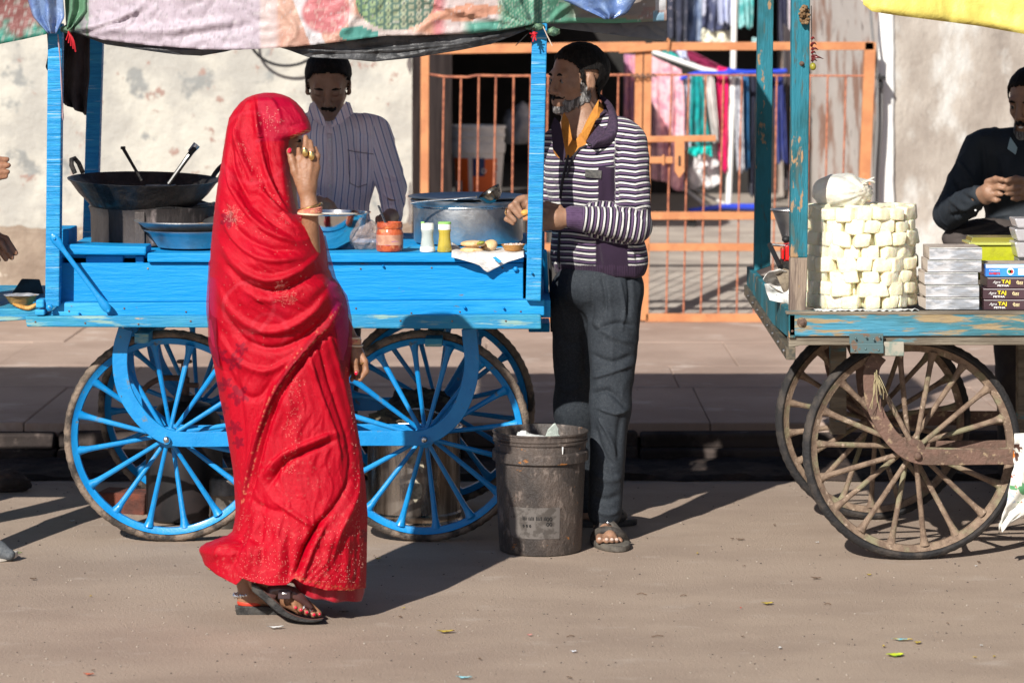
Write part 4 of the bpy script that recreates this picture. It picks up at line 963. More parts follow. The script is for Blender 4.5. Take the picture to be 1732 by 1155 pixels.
for i, (y, dx) in enumerate(((75, 8), (78, -2), (84, 11), (90, 7), (96, 12), (99, 20), (103, 9), (66, 5))):
    MB().tube(catmull([P(1373, y, 9.6), P(1373 + dx * .5, y - 2, 9.59), P(1373 + dx, y + 1, 9.6)], 4), [.004, .0045, .0045, .004, .0035, .003, .002, .0015, .0006], 7).build('chilli', M['chilli'], ch, smooth=True)
MB().ell(P(1375, 113, 9.6), (.0105, .0105, .0125), 16, 12).build('lemon', mat('old_lemon', (.30, .26, .03), (.2, .2, .02), rough=.4), ch, smooth=True)
# ================================================================== THINGS ON AND UNDER THE CARTS
def lathe_thing(name, prof, c, mtl, label, cat, n=40, Mx=None, parent=None, **k):
    mb = MB().lathe(prof, c, n, M=Mx)
    if parent is not None: return mb.build(name, mtl, parent, smooth=True, **k)
    return mb.build(name, mtl, loc=tuple(c), smooth=True, label=label, cat=cat, **k)
ZT = .986
M['burnt'] = mat('burnt_steel', (.10, .085, .08), (.035, .03, .03), rough=.45, metal=.55, scale=5, thr=(.4, .6), stretch=(1, 1, .3), c3=(.30, .25, .24), scale3=9, thr3=(.58, .70), bump=1, bscale=40, r2=.7)
# stove drum below the wok
st = empty('stove', tuple(P(258, 410, 10.42)[:2]) + (ZT,), 'burnt steel drum stove under the big black wok', 'stove')
cx, cy = P(258, 410, 10.42)[:2]
pr = [(.19, 0), (.212, .004), (.214, .10), (.218, .118), (.222, .128), (.214, .132), (.15, .128)]
MB().lathe(pr, (cx, cy, ZT), 48).build('drum', M['burnt'], st, smooth=True)
MB().box(cx - .035, cx + .0, cy - .222, cy - .21, ZT, ZT + .12).build('seam', M['burnt'], st, bevel=.002)
MB().tube([(cx + .215 * math.cos(a), cy + .215 * math.sin(a), ZT + .131 + .004 * math.sin(a * 9)) for a in np.linspace(0, 2 * math.pi, 60)[:-1]], .006, 8, loop=True).build('rim_ring', M['iron'], st, smooth=True)
# wok
wk = empty('wok', (cx - .02, cy, ZT + .13), 'large black iron wok on the left of the blue counter', 'wok')
wc = np.array([XS(243, 10.38), 10.38, ZS(309, 10.38)]); tilt = Matrix.Rotation(R(2.6), 4, 'X') @ Matrix.Rotation(R(1.3), 4, 'Y')
pr = [(.02, -.118), (.12, -.108), (.185, -.075), (.225, -.035), (.252, .002), (.262, .010), (.264, .014), (.258, .014), (.246, .0), (.218, -.034), (.178, -.070), (.11, -.100), (.01, -.108)]
mb = MB().lathe(pr, (0, 0, 0), 56); mb.xf(Matrix.Translation(wc) @ tilt); mb.build('pan', M['iron'], wk, smooth=True)
mb = MB().lathe([(.001, 0), (.16, .0), (.172, -.006)], (0, 0, -.062), 30, cap=False)
mb.xf(Matrix.Translation(wc) @ tilt); mb.build('hot_oil', mat('oil', (.05, .025, .006), rough=.08, coat=1), wk, smooth=True)
M['fried'] = mat('fried_dough', (.50, .24, .05), (.62, .36, .12), rough=.6, scale=40, bump=2, bscale=90)
hd = lambda a0, hh, out: [wc + np.array([(.262 + out * math.sin(t)) * math.cos(a0 + .22 * math.cos(t)), (.262 + out * math.sin(t)) * math.sin(a0 + .22 * math.cos(t)), .012 + hh * math.sin(t)]) for t in np.linspace(0, math.pi, 12)]
MB().tube([P(127, 294, 10.33), P(121, 280, 10.33), P(121, 270, 10.34), P(126, 268, 10.35), P(133, 276, 10.36), P(140, 292, 10.38)], .0085, 10).build('handle', M['iron'], wk, smooth=True)
MB().tube(hd(.3, .05, .03), .0085, 10).build('handle', M['iron'], wk, smooth=True)
mb = MB()
for i, (a, b) in enumerate(((-.03, -.06), (.02, -.07), (.06, -.05), (.0, -.03), (-.07, -.04), (.09, -.08))):
    c = wc + np.array([a, b, -.052]); mesh_obj('fritter', *((lambda m: (m.v, m.f))(MB().ell(c, (.030, .026, .012), 14, 9).jitter(.002, i))), M['fried'], smooth=True, label='golden fritter frying in the black wok', cat='fritter', group='fritters in the wok', angle=180)
def ladle(name, p0, p1, r, label, bowl=None, mtl=None, tip=None):
    root = empty(name, tuple(p0), label, 'ladle')
    pts = [p0 + (p1 - p0) * t for t in (0, .5, .86, 1.)]
    MB().tube(pts, [r, r, r * 1.15, r * (tip or 1)], 10).build('handle', mtl or M['iron'], root, smooth=True)
    return root
l1 = ladle('skimmer', P(285, 312, 10.36), P(332, 246, 10.40), .0085, 'broad-handled black skimmer standing in the wok, paler grip at the top right', mtl=M['iron'], tip=1.35)
MB().tube([P(322, 258, 10.4), P(333, 245, 10.4)], [.011, .0135], 12).build('grip', M['dull_steel'], l1, smooth=True)
MB().lathe([(.004, 0), (.05, .004), (.053, .010), (.048, .008), (.004, .004)], P(272, 318, 10.34), 24).build('blade', M['iron'], l1, smooth=True)
l2 = ladle('spatula', P(240, 306, 10.46), P(207, 249, 10.48), .0055, 'thin dark spatula leaning left in the wok', tip=1.1)
MB().box(*[float(x) for x in (XS(204, 10.48), XS(212, 10.48), 10.475, 10.49, ZS(253, 10.48), ZS(248, 10.48))]).build('hook', M['iron'], l2, bevel=.002)
# basin and shallow pan
YBn = 10.08; bx = XS(318, YBn); bz = ZT + .001
lathe_thing('basin', [(.09, 0), (.118, .005), (.150, .052), (.166, .060), (.168, .064), (.162, .064), (.144, .052), (.112, .009), (.01, .006)], (XS(322, YBn), 10.16, bz), M['dull_steel'], 'deep aluminium basin under the shallow pan on the blue counter', 'basin', n=56)
lathe_thing('pan', [(.10, .0), (.145, .004), (.178, .030), (.190, .034), (.190, .038), (.180, .036), (.142, .010), (.01, .006)], (XS(318, YBn), 10.16, bz + .058), M['dull_steel'], 'shallow aluminium pan resting on the deep basin', 'pan', n=56)
MB().lathe([(.01, .004), (.036, .003), (.042, .008), (.036, .013), (.01, .016)], (XS(340, 10.1), 10.13, bz + .070), 22).jitter(.0012, 3).build('flatbread', M['fried'], smooth=True, label='small golden flatbread lying in the shallow pan', cat='bread')
# steel mixing bowl behind the woman
lathe_thing('mixing_bowl', [(.04, 0), (.060, .004), (.098, .035), (.122, .080), (.131, .118), (.142, .122), (.142, .125), (.130, .124), (.119, .085), (.094, .040), (.056, .010), (.01, .008)], (XS(556, 10.12), 10.14, ZT), M['chrome'], 'shiny deep steel bowl at the woman\'s back, left of the chutney jar', 'bowl', n=64)
MB().lathe([(.002, .0), (.128, .0), (.129, -.004)], (XS(556, 10.12), 10.14, ZT + .114), 40, cap=False).build('batter', mat('white_batter', (.78, .76, .70), rough=.4), bpy.data.objects['mixing_bowl'], smooth=True)
# clear plastic bag heap
M['clear'] = mat('clear_bag', (.62, .50, .46), (.5, .38, .33), rough=.18, scale=30, bump=4, bscale=28, alpha=.42, trans=.1, coat=.4)
mb = MB().ell((0, 0, 0), (1, 1, 1), 40, 24); V = np.array(mb.v); n = vnoise(V, 2.6, 4, 4); n2 = vnoise(V, 7, 5, 2); V = V * (1 + .28 * n + .1 * n2)[:, None] * [.062, .05, .052] + P(618, 398, 10.12); V[:, 2] = np.maximum(V[:, 2], ZT + .001)
mesh_obj('plastic_bag', V, mb.f, M['clear'], smooth=True, label='crumpled clear plastic bag between the steel bowl and the chutney jar', cat='bag', angle=180)
# chutney jar with spoon
jr = empty('chutney_jar', (XS(659, 9.99), 10.0, ZT), 'open orange-red chutney jar smeared outside, with a purple label band', 'jar')
M['chut'] = mat('chutney_smear', (.50, .10, .03), (.38, .06, .02), rough=.35, scale=22, c3=(.58, .22, .09), scale3=26, thr3=(.55, .65), bump=1.5, bscale=45, coat=.3)
MB().lathe([(.030, 0), (.043, .003), (.0455, .010), (.0455, .062), (.042, .072), (.0405, .076), (.0425, .079), (.0435, .084), (.0435, .090), (.0425, .094), (.0425, .099), (.039, .099), (.038, .07), (.038, .01), (.01, .008)], (XS(659, 9.99), 10.0, ZT), 40).build('glass', M['chut'], jr, smooth=True)
M['jlabel'] = mat('jar_label', (.42, .20, .13), (.55, .30, .2), rough=.4, scale=30, c3=(.25, .04, .35), scale3=55, thr3=(.60, .64), stretch3=(.5, .5, 1.6))
MB().grid(26, 3, lambda u, v: (XS(659, 9.99) + .0462 * math.cos(R(190 + 160 * u)), 10.0 + .0462 * math.sin(R(190 + 160 * u)), ZT + .024 + .034 * v)).build('label_band', M['jlabel'], jr, smooth=True)
MB().lathe([(.001, 0), (.038, 0)], (XS(659, 9.99), 10.0, ZT + .086), 24, cap=False).build('chutney', M['chut'], jr, smooth=True)
MB().tube([P(652, 378, 10.0), P(644, 358, 10.02), P(640, 348, 10.03)], [.004, .0045, .005], 10, flat=.4).build('spoon', M['steel'], smooth=True, label='small steel spoon standing in the orange chutney jar', cat='spoon')
# shakers
M['glassy'] = mat('greenish_salt_jar', (.42, .48, .46), (.55, .60, .58), rough=.12, scale=22, coat=.7, bump=.4)
M['mustard'] = mat('masala_jar', (.46, .36, .05), (.36, .28, .04), rough=.15, scale=22, coat=.7, c3=(.5, .46, .25), scale3=30, thr3=(.6, .7))
M['capw'] = mat('white_cap', (.80, .80, .76), rough=.4); M['capg'] = mat('green_cap', (.30, .62, .16), rough=.4)
for px_, m_, top, lab, bl in ((723, M['glassy'], M['capw'], 'salt shaker with plain white lid, left of the pair', M['capw']), (752, M['mustard'], M['capg'], 'mustard-yellow spice shaker with white collar and green flip top', None)):
    c = (XS(px_, 9.975), 9.975, ZT)
    r0 = empty('spice_shaker', c, lab, 'shaker')
    MB().lathe([(.018, 0), (.0245, .002), (.0255, .008), (.022, .030), (.0195, .050), (.0195, .064), (.0215, .074), (.0205, .078), (.005, .079)], c, 32).build('jar', m_, r0, smooth=True)
    if bl: MB().lathe([(.0247, .003), (.0256, .008), (.0243, .018), (.024, .019)], (c[0], c[1], c[2]), 32, cap=False).build('salt', bl, r0, smooth=True).scale = (1.01, 1.01, 1)
    MB().lathe([(.0215, .076), (.0215, .094), (.020, .097), (.003, .097)], c, 28).build('lid', M['capw'], r0, smooth=True)
    if not bl: MB().lathe([(.022, .0945), (.022, .100), (.020, .1015), (.003, .1015)], c, 28).build('flip_cap', M['capg'], r0, smooth=True)
    else: MB().box(c[0] - .022, c[0] - .010, c[1] - .008, c[1] + .006, c[2] + .095, c[2] + .102).build('flip_tab', M['capg'], r0, bevel=.002)
# big pot with lid dish and ladle
YPt = 10.42; px_ = XS(792, YPt); pc = (px_, YPt, ZT)
pt = empty('cooking_pot', pc, 'wide dented aluminium pot at the right end of the blue counter', 'pot')
pr = [(.15, 0), (.185, .004), (.190, .012), (.192, .130), (.198, .138), (.200, .148), (.203, .150), (.200, .153), (.192, .149), (.186, .13), (.18, .012), (.01, .010)]
MB().lathe(pr, pc, 72).build('pot_body', M['dull_steel'], pt, smooth=True)
MB().lathe([(.193, .0), (.1945, .004), (.193, .008)], (pc[0], pc[1], pc[2] + .126), 72, cap=False).build('rim_band', M['steel'], pt, smooth=True)
MB().lathe([(.0, .012), (.10, .014), (.17, .020), (.200, .026), (.210, .024), (.211, .021), (.200, .018), (.165, .010), (.0, .004)], (pc[0], pc[1], pc[2] + .140), 64).build('lid', mat('blue_grey_lid', (.20, .24, .28), (.14, .16, .19), rough=.35, metal=.9, scale=8), pt, smooth=True)
ld = empty('serving_ladle', tuple(P(810, 336, 10.38)), 'dark steel ladle lying across the pot lid, its cup tilted up', 'ladle')
lc = P(828, 326, 10.175)
mb = MB().lathe([(.004, -.036), (.022, -.033), (.036, -.020), (.0425, 0), (.0445, .004), (.0445, .006), (.041, .004), (.034, -.018), (.02, -.029), (.003, -.031)], (0, 0, 0), 36)
mb.xf(Matrix.Translation(lc) @ Matrix.Rotation(R(-33), 4, 'Y') @ Matrix.Rotation(R(6), 4, 'X')); mb.build('cup', mat('dark_steel', (.30, .27, .22), (.2, .18, .15), rough=.2, metal=1, scale=9), ld, smooth=True)
MB().tube(catmull([P(806, 334, 10.18), P(790, 335, 10.20), P(750, 338, 10.20), P(712, 341, 10.20), P(694, 344, 10.20)], 5), [.005] * 17 + [.006, .006, .005, .003, .003][:4], 10, flat=.6).build('handle', M['dull_steel'], ld, smooth=True)
# newspaper, stuffed buns, leaf bowl
M['news'] = mat('newspaper', (.62, .60, .57), (.50, .48, .46), rough=.9, scale=60, stretch=(1, 1, 2), thr=(.5, .56), c3=(.72, .71, .69), scale3=12, thr3=(.5, .6), bump=.6, bscale=30)
tipx = interp([(765, 435), (775, 437), (800, 444), (812, 449), (818, 456), (825, 461), (832, 457), (858, 444), (886, 434)])
def news(u, v):
    px = 764 + 122 * u
    if v < .45: t = v / .45; Y = 10.13 - (10.13 - 9.925) * t; return (XS(px, Y), Y, ZT + .002 + .0015 * math.sin(u * 20) + .022 * max(0, .12 - u) * 8 * (1 - t))
    t = (v - .45) / .55; py = 430 + (tipx(px) - 430) * t
    return (XS(px, 9.92), 9.922 - .010 * t * (1 - .5 * t) * 2 - .012 * t * math.sin(u * 7), ZS(py, 9.92))
nw = MB().grid(50, 34, news).build('newspaper', M['news'], smooth=True, solid=.001, angle=180, label='torn newspaper sheet hanging over the right edge of the blue counter', cat='newspaper')
MB().prism([P(833, 436, 9.905), P(838, 434, 9.905), P(849, 442, 9.905), P(844, 445, 9.905)], (0, .0008, 0)).build('blue_print', mat('print_blue', (.02, .30, .62), rough=.8), nw)
M['bun'] = mat('toasted_bun', (.66, .42, .20), (.72, .52, .30), rough=.65, scale=18, c3=(.48, .24, .07), scale3=10, thr3=(.58, .7), bump=1, bscale=60, sss=.05)
def bun(c, rx, rz, seed, label, rot=None, grp='stuffed buns on the newspaper'):
    mb = MB().ell((0, 0, 0), (rx, rx * .9, rz), 28, 16, rot); V = np.array(mb.v); V *= (1 + .06 * vnoise(V * 20, 1, seed))[:, None]; V[:, 2] = np.maximum(V[:, 2], -rz * .8)
    return mesh_obj('bun', V + c, mb.f, M['bun'], smooth=True, label=label, cat='bun', group=grp, angle=180)
bun(P(798, 423.5, 10.0) + np.array([0, 0, 0]), .041, .013, 1, 'lower flat bun of the stacked pair on the newspaper')
bun(P(800, 412.5, 10.0), .043, .012, 2, 'upper flat bun of the stacked pair, with green filling')
bun(P(827, 417, 10.03), .030, .021, 3, 'rounder bun leaning on the stacked pair', Matrix.Rotation(R(-28), 4, 'Y'))
MB().ell(P(813, 411, 9.965), (.015, .01, .0055), 14, 8, Matrix.Rotation(R(-15), 4, 'Y')).jitter(.0012).build('filling', mat('green_filling', (.30, .30, .03), (.2, .22, .02), rough=.5, scale=50), smooth=True, label='green chilli filling poking from the stacked buns', cat='filling')
M['leaf_bowl'] = mat('dry_leaf_bowl', (.52, .27, .08), (.42, .20, .06), rough=.6, scale=14, stretch=(1, 1, 3), bump=.8, bscale=40)
lathe_thing('leaf_bowl', [(.022, 0), (.028, .001), (.040, .021), (.041, .022), (.038, .021), (.026, .003), (.003, .002)], (XS(868, 9.99), 10.0, ZT + .003), M['leaf_bowl'], 'small brown leaf bowl of chopped filling beside the right post', 'bowl', n=26)
mb = MB(); rs = np.random.RandomState(6)
for i in range(46): mb.ell((XS(868, 9.99) + rs.uniform(-.030, .030), 10.0 + rs.uniform(-.03, .03), ZT + .022 + rs.uniform(0, .004)), (.0035, .003, .0028), 6, 4)
mb.build('chopped_topping', mat('chopped_onion', (.75, .70, .66), (.6, .4, .3), rough=.6, scale=60), smooth=True, label='chopped onion topping heaped in the leaf bowl', cat='topping', kind='stuff')
# neighbour's leaf bowl and pastry at the left edge
M['foil'] = mat('crinkled_foil', (.80, .80, .82), (.45, .47, .5), rough=.3, metal=.55, thr=(.42, .6), scale=30, bump=1.3, bscale=11, stretch=(.5,1,1.6))
z0 = ZS(520, 10.0) + .003
mb = MB().lathe([(.030, 0), (.036, .001), (.052, .026), (.060, .031), (.050, .027), (.033, .004), (.003, .003)], (XS(36, 10.08), 10.08, z0), 28).jitter(.0012, 3)
lb = mb.build('leaf_bowl', M['leaf_bowl'], loc=(XS(36, 10.08), 10.08, z0), smooth=True, label='foil-lined leaf bowl on the board at the left edge', cat='bowl')
MB().lathe([(.045, .0235), (.0595, .0318), (.060, .033), (.048, .027), (.034, .006), (.003, .005)], (XS(36, 10.08), 10.08, z0), 28, cap=False).jitter(.0012, 4).build('foil_lining', M['foil'], lb, smooth=True)
MB().tube(catmull([P(23, 514, 10.02), P(33, 518, 10.0), P(48, 521, 10.0), P(60, 516, 10.0), P(66, 512, 10.02)], 5), [.004 + .006 * math.sin(math.pi * (i + 1) / 22) for i in range(21)], 12, flat=.8).build('pastry', M['fried'], smooth=True, label='curved golden pastry strip in front of the foil-lined bowl', cat='pastry')

# ---------------- under the blue cart
M['drum'] = mat('tarnished_drum', (.42, .38, .34), (.16, .13, .11), rough=.2, metal=1, scale=5, stretch=(2.5, 2.5, .4), thr=(.42, .6), r2=.38, bump=.5, bscale=12)
dc = (XS(700, 10.5), 10.5, .0); dr = .168
dm = empty('steel_drum', dc, 'tall dented steel drum with lid under the cart, right wheels', 'drum')
MB().lathe([(.16, 0), (.172, .004), (.172, .014), (.166, .02), (.170, .03), (.170, .040), (.163, .046), (.163, .32), (.168, .325), (.168, .33), (.160, .335), (.150, .36), (.148, .365), (.02, .37)], dc, 56).build('drum_body', M['drum'], dm, smooth=True)
MB().tube([(dc[0] + .165 * math.cos(a), dc[1] + .165 * math.sin(a), .335) for a in np.linspace(0, 2 * math.pi, 50)[:-1]], .006, 8, loop=True).build('rim_ring', M['steel'], dm, smooth=True)
MB().tube([(dc[0] + .13 * math.cos(a) + .02, dc[1] - .1, .30 + .11 * math.sin(a)) for a in np.linspace(.3, 1.8, 12)], .004, 6).build('handle', M['steel'], dm, smooth=True)
for (py, s) in ((610 + 45, .0), ):
    pass
sc_ = MB(); rs = np.random.RandomState(12)   # torn pale sticker and flaking paint
def flake(a0, z0, w, h, seed):
    rs = np.random.RandomState(seed); n = 12; pts = []
    for i in range(n):
        t = 2 * math.pi * i / n; q = 1 + rs.uniform(-.35, .3); a = a0 + w * q * math.cos(t) / .17; z = z0 + h * q * math.sin(t)
        pts.append((dc[0] + .1645 * math.cos(a), dc[1] + .1645 * math.sin(a), z))
    sc_.prism(pts, (0, -.001, 0))
M['sticker'] = mat('torn_paper', (.42, .37, .27), (.2, .18, .14), rough=.8, scale=40)
flake(R(268), .245, .022, .022, 1)
sc_.build('sticker', M['sticker'], dm); sc_ = MB(); flake(R(274), .13, .024, .045, 3); sc_.build('sticker', M['sticker'], dm); sc_ = MB(); flake(R(281), .215, .008, .02, 4); sc_.build('sticker', M['sticker'], dm)
# rags on the drum
def crumple(name, c, s, mtl, label, cat, seed, zmin=None, k=.35, fr=2.0, grp=None, nn=(60, 36)):
    mb = MB().ell((0, 0, 0), (1, 1, 1), *nn); V = np.array(mb.v)
    V = V * (1 + k * vnoise(V, fr, seed, 4) + k * .35 * np.abs(vnoise(V, fr * 3, seed + 2, 2)))[:, None] * np.array(s) + np.array(c)
    if zmin is not None: V[:, 2] = np.maximum(V[:, 2], zmin)
    return mesh_obj(name, V, mb.f, mtl, smooth=True, label=label, cat=cat, group=grp, angle=180)
crumple('rag_bundle', P(706, 690, 10.5), (.11, .09, .065), mat('dark_rag', (.035, .028, .03), (.10, .085, .06), rough=.95, scale=16, bump=2, bscale=60), 'dark greasy rag bundle piled on the steel drum lid', 'rags', 3, k=.5, fr=2.6)
crumple('jute_rag', P(668, 708, 10.42), (.075, .05, .035), mat('jute', (.17, .14, .09), (.10, .08, .06), rough=.95, scale=30, bump=2), 'tan jute rag at the left side of the drum lid', 'rag', 7, k=.5, fr=3)
# black tin with valve between the left wheels
tc = (XS(312, 10.55), 10.55, 0.)
gt = empty('gas_cylinder', tc, 'black gas cylinder with a brass-dark valve behind the left wheels', 'cylinder')
MB().lathe([(.115, .0), (.13, .01), (.135, .05), (.135, .30), (.125, .36), (.09, .405), (.04, .42), (.035, .44), (.004, .44)], tc, 36).build('tank', mat('shade_black_tank', (.010, .009, .010), (.022, .016, .016), rough=.5, scale=8), gt, smooth=True)  # black tank, its colour deepened to carry the shade under the cart
MB().lathe([(.018, .44), (.018, .50), (.012, .505), (.012, .55), (.004, .55)], tc, 16).build('valve_stem', M['rust'], gt, smooth=True)
MB().lathe([(.004, .552), (.026, .552), (.028, .556), (.026, .562), (.004, .562)], tc, 12).build('hand_wheel', M['rust'], gt, smooth=True)
MB().tube(catmull([(tc[0], tc[1] - .02, .50), (tc[0] - .08, tc[1] - .03, .50), (tc[0] - .14, tc[1] - .03, .46), (tc[0] - .17, tc[1] - .02, .38)], 6), .010, 8).build('gas_pipe', M['rust'], gt, smooth=True)
MB().tube([(tc[0] - .02, tc[1], .475), (tc[0] + .05, tc[1] - .02, .475)], .009, 8).build('valve_arm', M['rust'], gt, smooth=True)
lathe_thing('tin_can', [(.058, 0), (.062, .003), (.062, .035), (.064, .04), (.062, .045), (.062, .11), (.064, .115), (.062, .12), (.062, .16), (.055, .172), (.03, .18), (.028, .20), (.003, .20)], (XS(384, 10.4), 10.4, 0), mat('grimy_tin', (.16, .14, .12), (.08, .07, .06), rough=.45, metal=.6, scale=12), 'small grimy metal can standing left of the woman under the cart', 'can', n=30)
def brick(name, px, py, Y, w, h, d, rz, mtl, label, cat='brick', seed=0):
    mb = MB().grid(2, 2, lambda u, v: (0, 0, 0)); mb = MB().box(-w / 2, w / 2, -d / 2, d / 2, 0, h); mb.jitter(.005, seed)
    mb.xf(Matrix.Translation((XS(px, Y), Y, 0)) @ Matrix.Rotation(R(rz), 4, 'Z'))
    return mb.build(name, mtl, bevel=.006, label=label, cat=cat, seg=3)
M['brick'] = mat('red_brick', (.16, .045, .026), (.08, .03, .022), rough=.9, scale=12, bump=3, bscale=40)
brick('brick', 215, 850, 10.72, .19, .075, .10, -20, M['brick'], 'broken red brick wedged behind the left front wheel', seed=1)
M['stone'] = mat('dark_stone', (.075, .05, .042), (.04, .03, .026), rough=.95, scale=10, bump=4, bscale=30)
crumple('stone', (XS(8, 11.2), 11.2, .03), (.09, .06, .045), M['stone'], 'dark flat stone by the kerb at the left edge', 'stone', 5, zmin=0, k=.25)

# ---------------- black rubbish bucket
YBk = 9.93; bx = XS(914, 9.9); bc = (bx, YBk, 0.)
M['bucket'] = mat('scuffed_black_plastic', (.045, .038, .035), (.10, .078, .066), rough=.55, scale=9, thr=(.38, .68), stretch=(1, 1, .6), c3=(.17, .135, .115), scale3=34, thr3=(.56, .68), c4=(.30, .12, .03), scale4=17, stretch4=(1, 1, 2.2), thr4=(.655, .69), bump=1.4, bscale=70, fine=.25, r2=.4)
bk = empty('rubbish_bucket', bc, 'scuffed black plastic bucket of rubbish standing at the customer\'s feet', 'bucket')
pr = [(.125, 0), (.134, .003), (.137, .012), (.1495, .300), (.156, .302), (.1605, .304), (.1605, .332), (.157, .336), (.152, .338), (.1525, .362), (.158, .364), (.1585, .370), (.154, .372), (.1575, .376), (.1575, .381), (.155, .383), (.156, .391), (.160, .394), (.160, .398), (.1545, .399), (.150, .39), (.146, .3), (.131, .012), (.01, .010)]
MB().lathe(pr, bc, 72).build('pail', M['bucket'], bk, smooth=True)
M['bk_label'] = mat('worn_label', (.125, .11, .10), (.065, .055, .048), rough=.7, scale=22, thr=(.46, .58), c3=(.05, .045, .04), scale3=40, thr3=(.60, .66))
rb_ = lambda z: .1372 + (.1495 - .137) * (z - .012) / .288 + .0012
MB().grid(30, 10, lambda u, v: (bx + rb_(.06 + .103 * v) * math.cos(R(224 + 72 * u)), YBk + rb_(.06 + .103 * v) * math.sin(R(224 + 72 * u)), .06 + .103 * v)).build('label_patch', M['bk_label'], bk, smooth=True)
def bkp(a, z, e=.0018): r_ = rb_(z) + e; return np.array([bx + r_ * math.cos(a), YBk + r_ * math.sin(a), z])
MB().tube([bkp(R(297), z, .001 if z < .30 else .016 if z < .335 else .006) for z in (.362, .35, .338)], [.003, .0022, .0012], 6).build('paint_drip', M['white_pl'], bk, smooth=True)
fm = MB()
for q in range(4):   # four-petal mark
    ca = R(281) + (.032 if q % 2 else -.032) * 1.1; cz = .118 + (.0085 if q < 2 else -.0085)
    fm.tube([bkp(ca + .026 * math.cos(t), cz + .0058 * math.sin(t)) for t in np.linspace(0, 6.28, 11)[:-1]], .0011, 5, loop=True)
fm.build('flower_mark', M['black'], bk, smooth=True)
fm = MB()
for i in range(16):
    a = R(246 + i * 2); z = .122
    if i % 5 != 3: fm.prism([bkp(a, z), bkp(a + .018, z), bkp(a + .018, z + .012), bkp(a, z + .012 - .004 * (i % 3))], (0, .0004, 0))
for i in range(3): a = R(247 + i * 4.5); fm.tube([bkp(a + .016 * math.cos(t), .103 + .004 * math.sin(t)) for t in np.linspace(0, 6.28, 9)[:-1]], .0012, 5, loop=True)
fm.build('worn_print', M['black'], bk)
MB().lathe([(.002, 0), (.145, 0)], (bx, YBk, .33), 40, cap=False).build('waste_fill', M['dirt'], bk)
M['crumpaper'] = mat('crumpled_paper', (.66, .66, .64), (.5, .52, .5), rough=.85, scale=20, bump=1)
crumple('waste_paper', P(884, 738, 9.90), (.022, .02, .018), M['crumpaper'], 'small twist of white tissue in the black bucket', 'tissue', 2, k=.5)
crumple('waste_paper', P(900, 743, 9.89), (.060, .035, .015), M['crumpaper'], 'flat crumpled white paper inside the bucket, left side', 'paper', 4, k=.5, fr=3)
mb = MB().prism([P(921, 743, 9.88), P(927, 726, 9.88), P(935, 717, 9.89), P(940, 716, 9.89), (P(945, 726, 9.9)), P(945, 734, 9.9), P(952, 743, 9.9)], (0, .012, 0)).jitter(.002, 5)
mb.build('paper_cone', mat('pale_green_paper', (.50, .56, .50), (.62, .66, .6), rough=.8, scale=12, bump=1), bevel=.002, label='pale green paper scrap sticking up out of the black bucket', cat='paper')

# ---------------- sweets, boxes and bowls on the right cart
ZS2 = ze - .002
M['petha'] = mat('petha_sweet', (.86, .79, .53), (.90, .85, .65), rough=.32, scale=30, bump=1.2, bscale=45, sss=.35, coat=.2)
pcx, pcy = XS(1457, 9.85), 9.86
bm_ = MB().box(-.5, .5, -.5, .5, -.5, .5)
me_ = None
proto = None; rs = np.random.RandomState(11)
def cube_variant(seed):
    r2 = np.random.RandomState(seed); mb = MB(); n = 5
    V = []; F = []
    mb.ell((0, 0, 0), (1, 1, 1), 16, 12); V = np.array(mb.v)
    q = np.sign(V) * np.abs(V) ** .27; q /= np.abs(q).max()
    q = q * np.array([.0285, .026, .0233]) * (1 + .15 * r2.uniform(-1, 1, 3)); q += .0016 * np.stack([vnoise(V, 2, seed + i) for i in range(3)], 1) * 1.5
    q[:, 0] += q[:, 2] * r2.uniform(-.25, .25)
    o_ = mesh_obj('petha_piece', q, mb.f, M['petha'], local=True, smooth=True, angle=180, label='pale yellow translucent petha cube in the tall round stack', cat='sweet', group='petha cubes in the round stack')
    return o_
variants = [cube_variant(i) for i in range(12)]; used = set()
def put_cube(x, y, z, rz, tilt=0):
    i = rs.randint(12)
    if i not in used: o = variants[i]; used.add(i)
    else: o = variants[i].copy(); COL.objects.link(o)
    o.location = (x, y, z); o.rotation_euler = (rs.uniform(-.1, .1) + tilt, rs.uniform(-.12, .12), rz)
stack_h = ZS(348, 9.85) - ZS2; rowsN = 8; dz = stack_h / rowsN
for r_ in range(rowsN):
    n = 17; rad = rs.uniform(-.002, .003) + .155 - (.006 * r_ / 8) + (.006 if r_ % 2 else 0)
    for k in range(n):
        a = 2 * math.pi * (k + .5 * (r_ % 2)) / n + rs.uniform(-.07, .07)
        put_cube(pcx + rad * math.cos(a), pcy + rad * math.sin(a), ZS2 + dz * (r_ + .5) + rs.uniform(-.003, .003), a + math.pi / 2 + rs.uniform(-.35, .35))
for k in range(12):
    a = k * 2.4; q = .105 * math.sqrt((k + .5) / 12); put_cube(pcx + q * math.cos(a), pcy + q * math.sin(a), ZS2 + stack_h - .018, rs.uniform(0, 3))
for r_ in range(7):
    for k in range(11):
        a = 2 * math.pi * (k + .5 * (r_ % 2)) / 11; put_cube(pcx + .118 * math.cos(a), pcy + .118 * math.sin(a), ZS2 + dz * (r_ + .5), a)
M['wrap'] = mat('clear_wrap', (.74, .76, .68), (.66, .68, .6), rough=.12, scale=22, bump=2.4, bscale=22, alpha=.30, coat=.6)
mb = MB().grid(30, 40, lambda u, v: (pcx + (.186 + .008 * math.sin(u * 9 + v * 5) + .006 * mnoise.noise((u * 4, v * 6, 2))) * math.cos(R(150 + 75 * u)), pcy + .186 * math.sin(R(150 + 75 * u)), ZS2 + .004 + (stack_h + .012 * math.sin(u * 5)) * v))
mb.build('plastic_wrap', M['wrap'], smooth=True, label='clear greenish plastic sheet round the left of the petha stack', cat='wrap', angle=180)
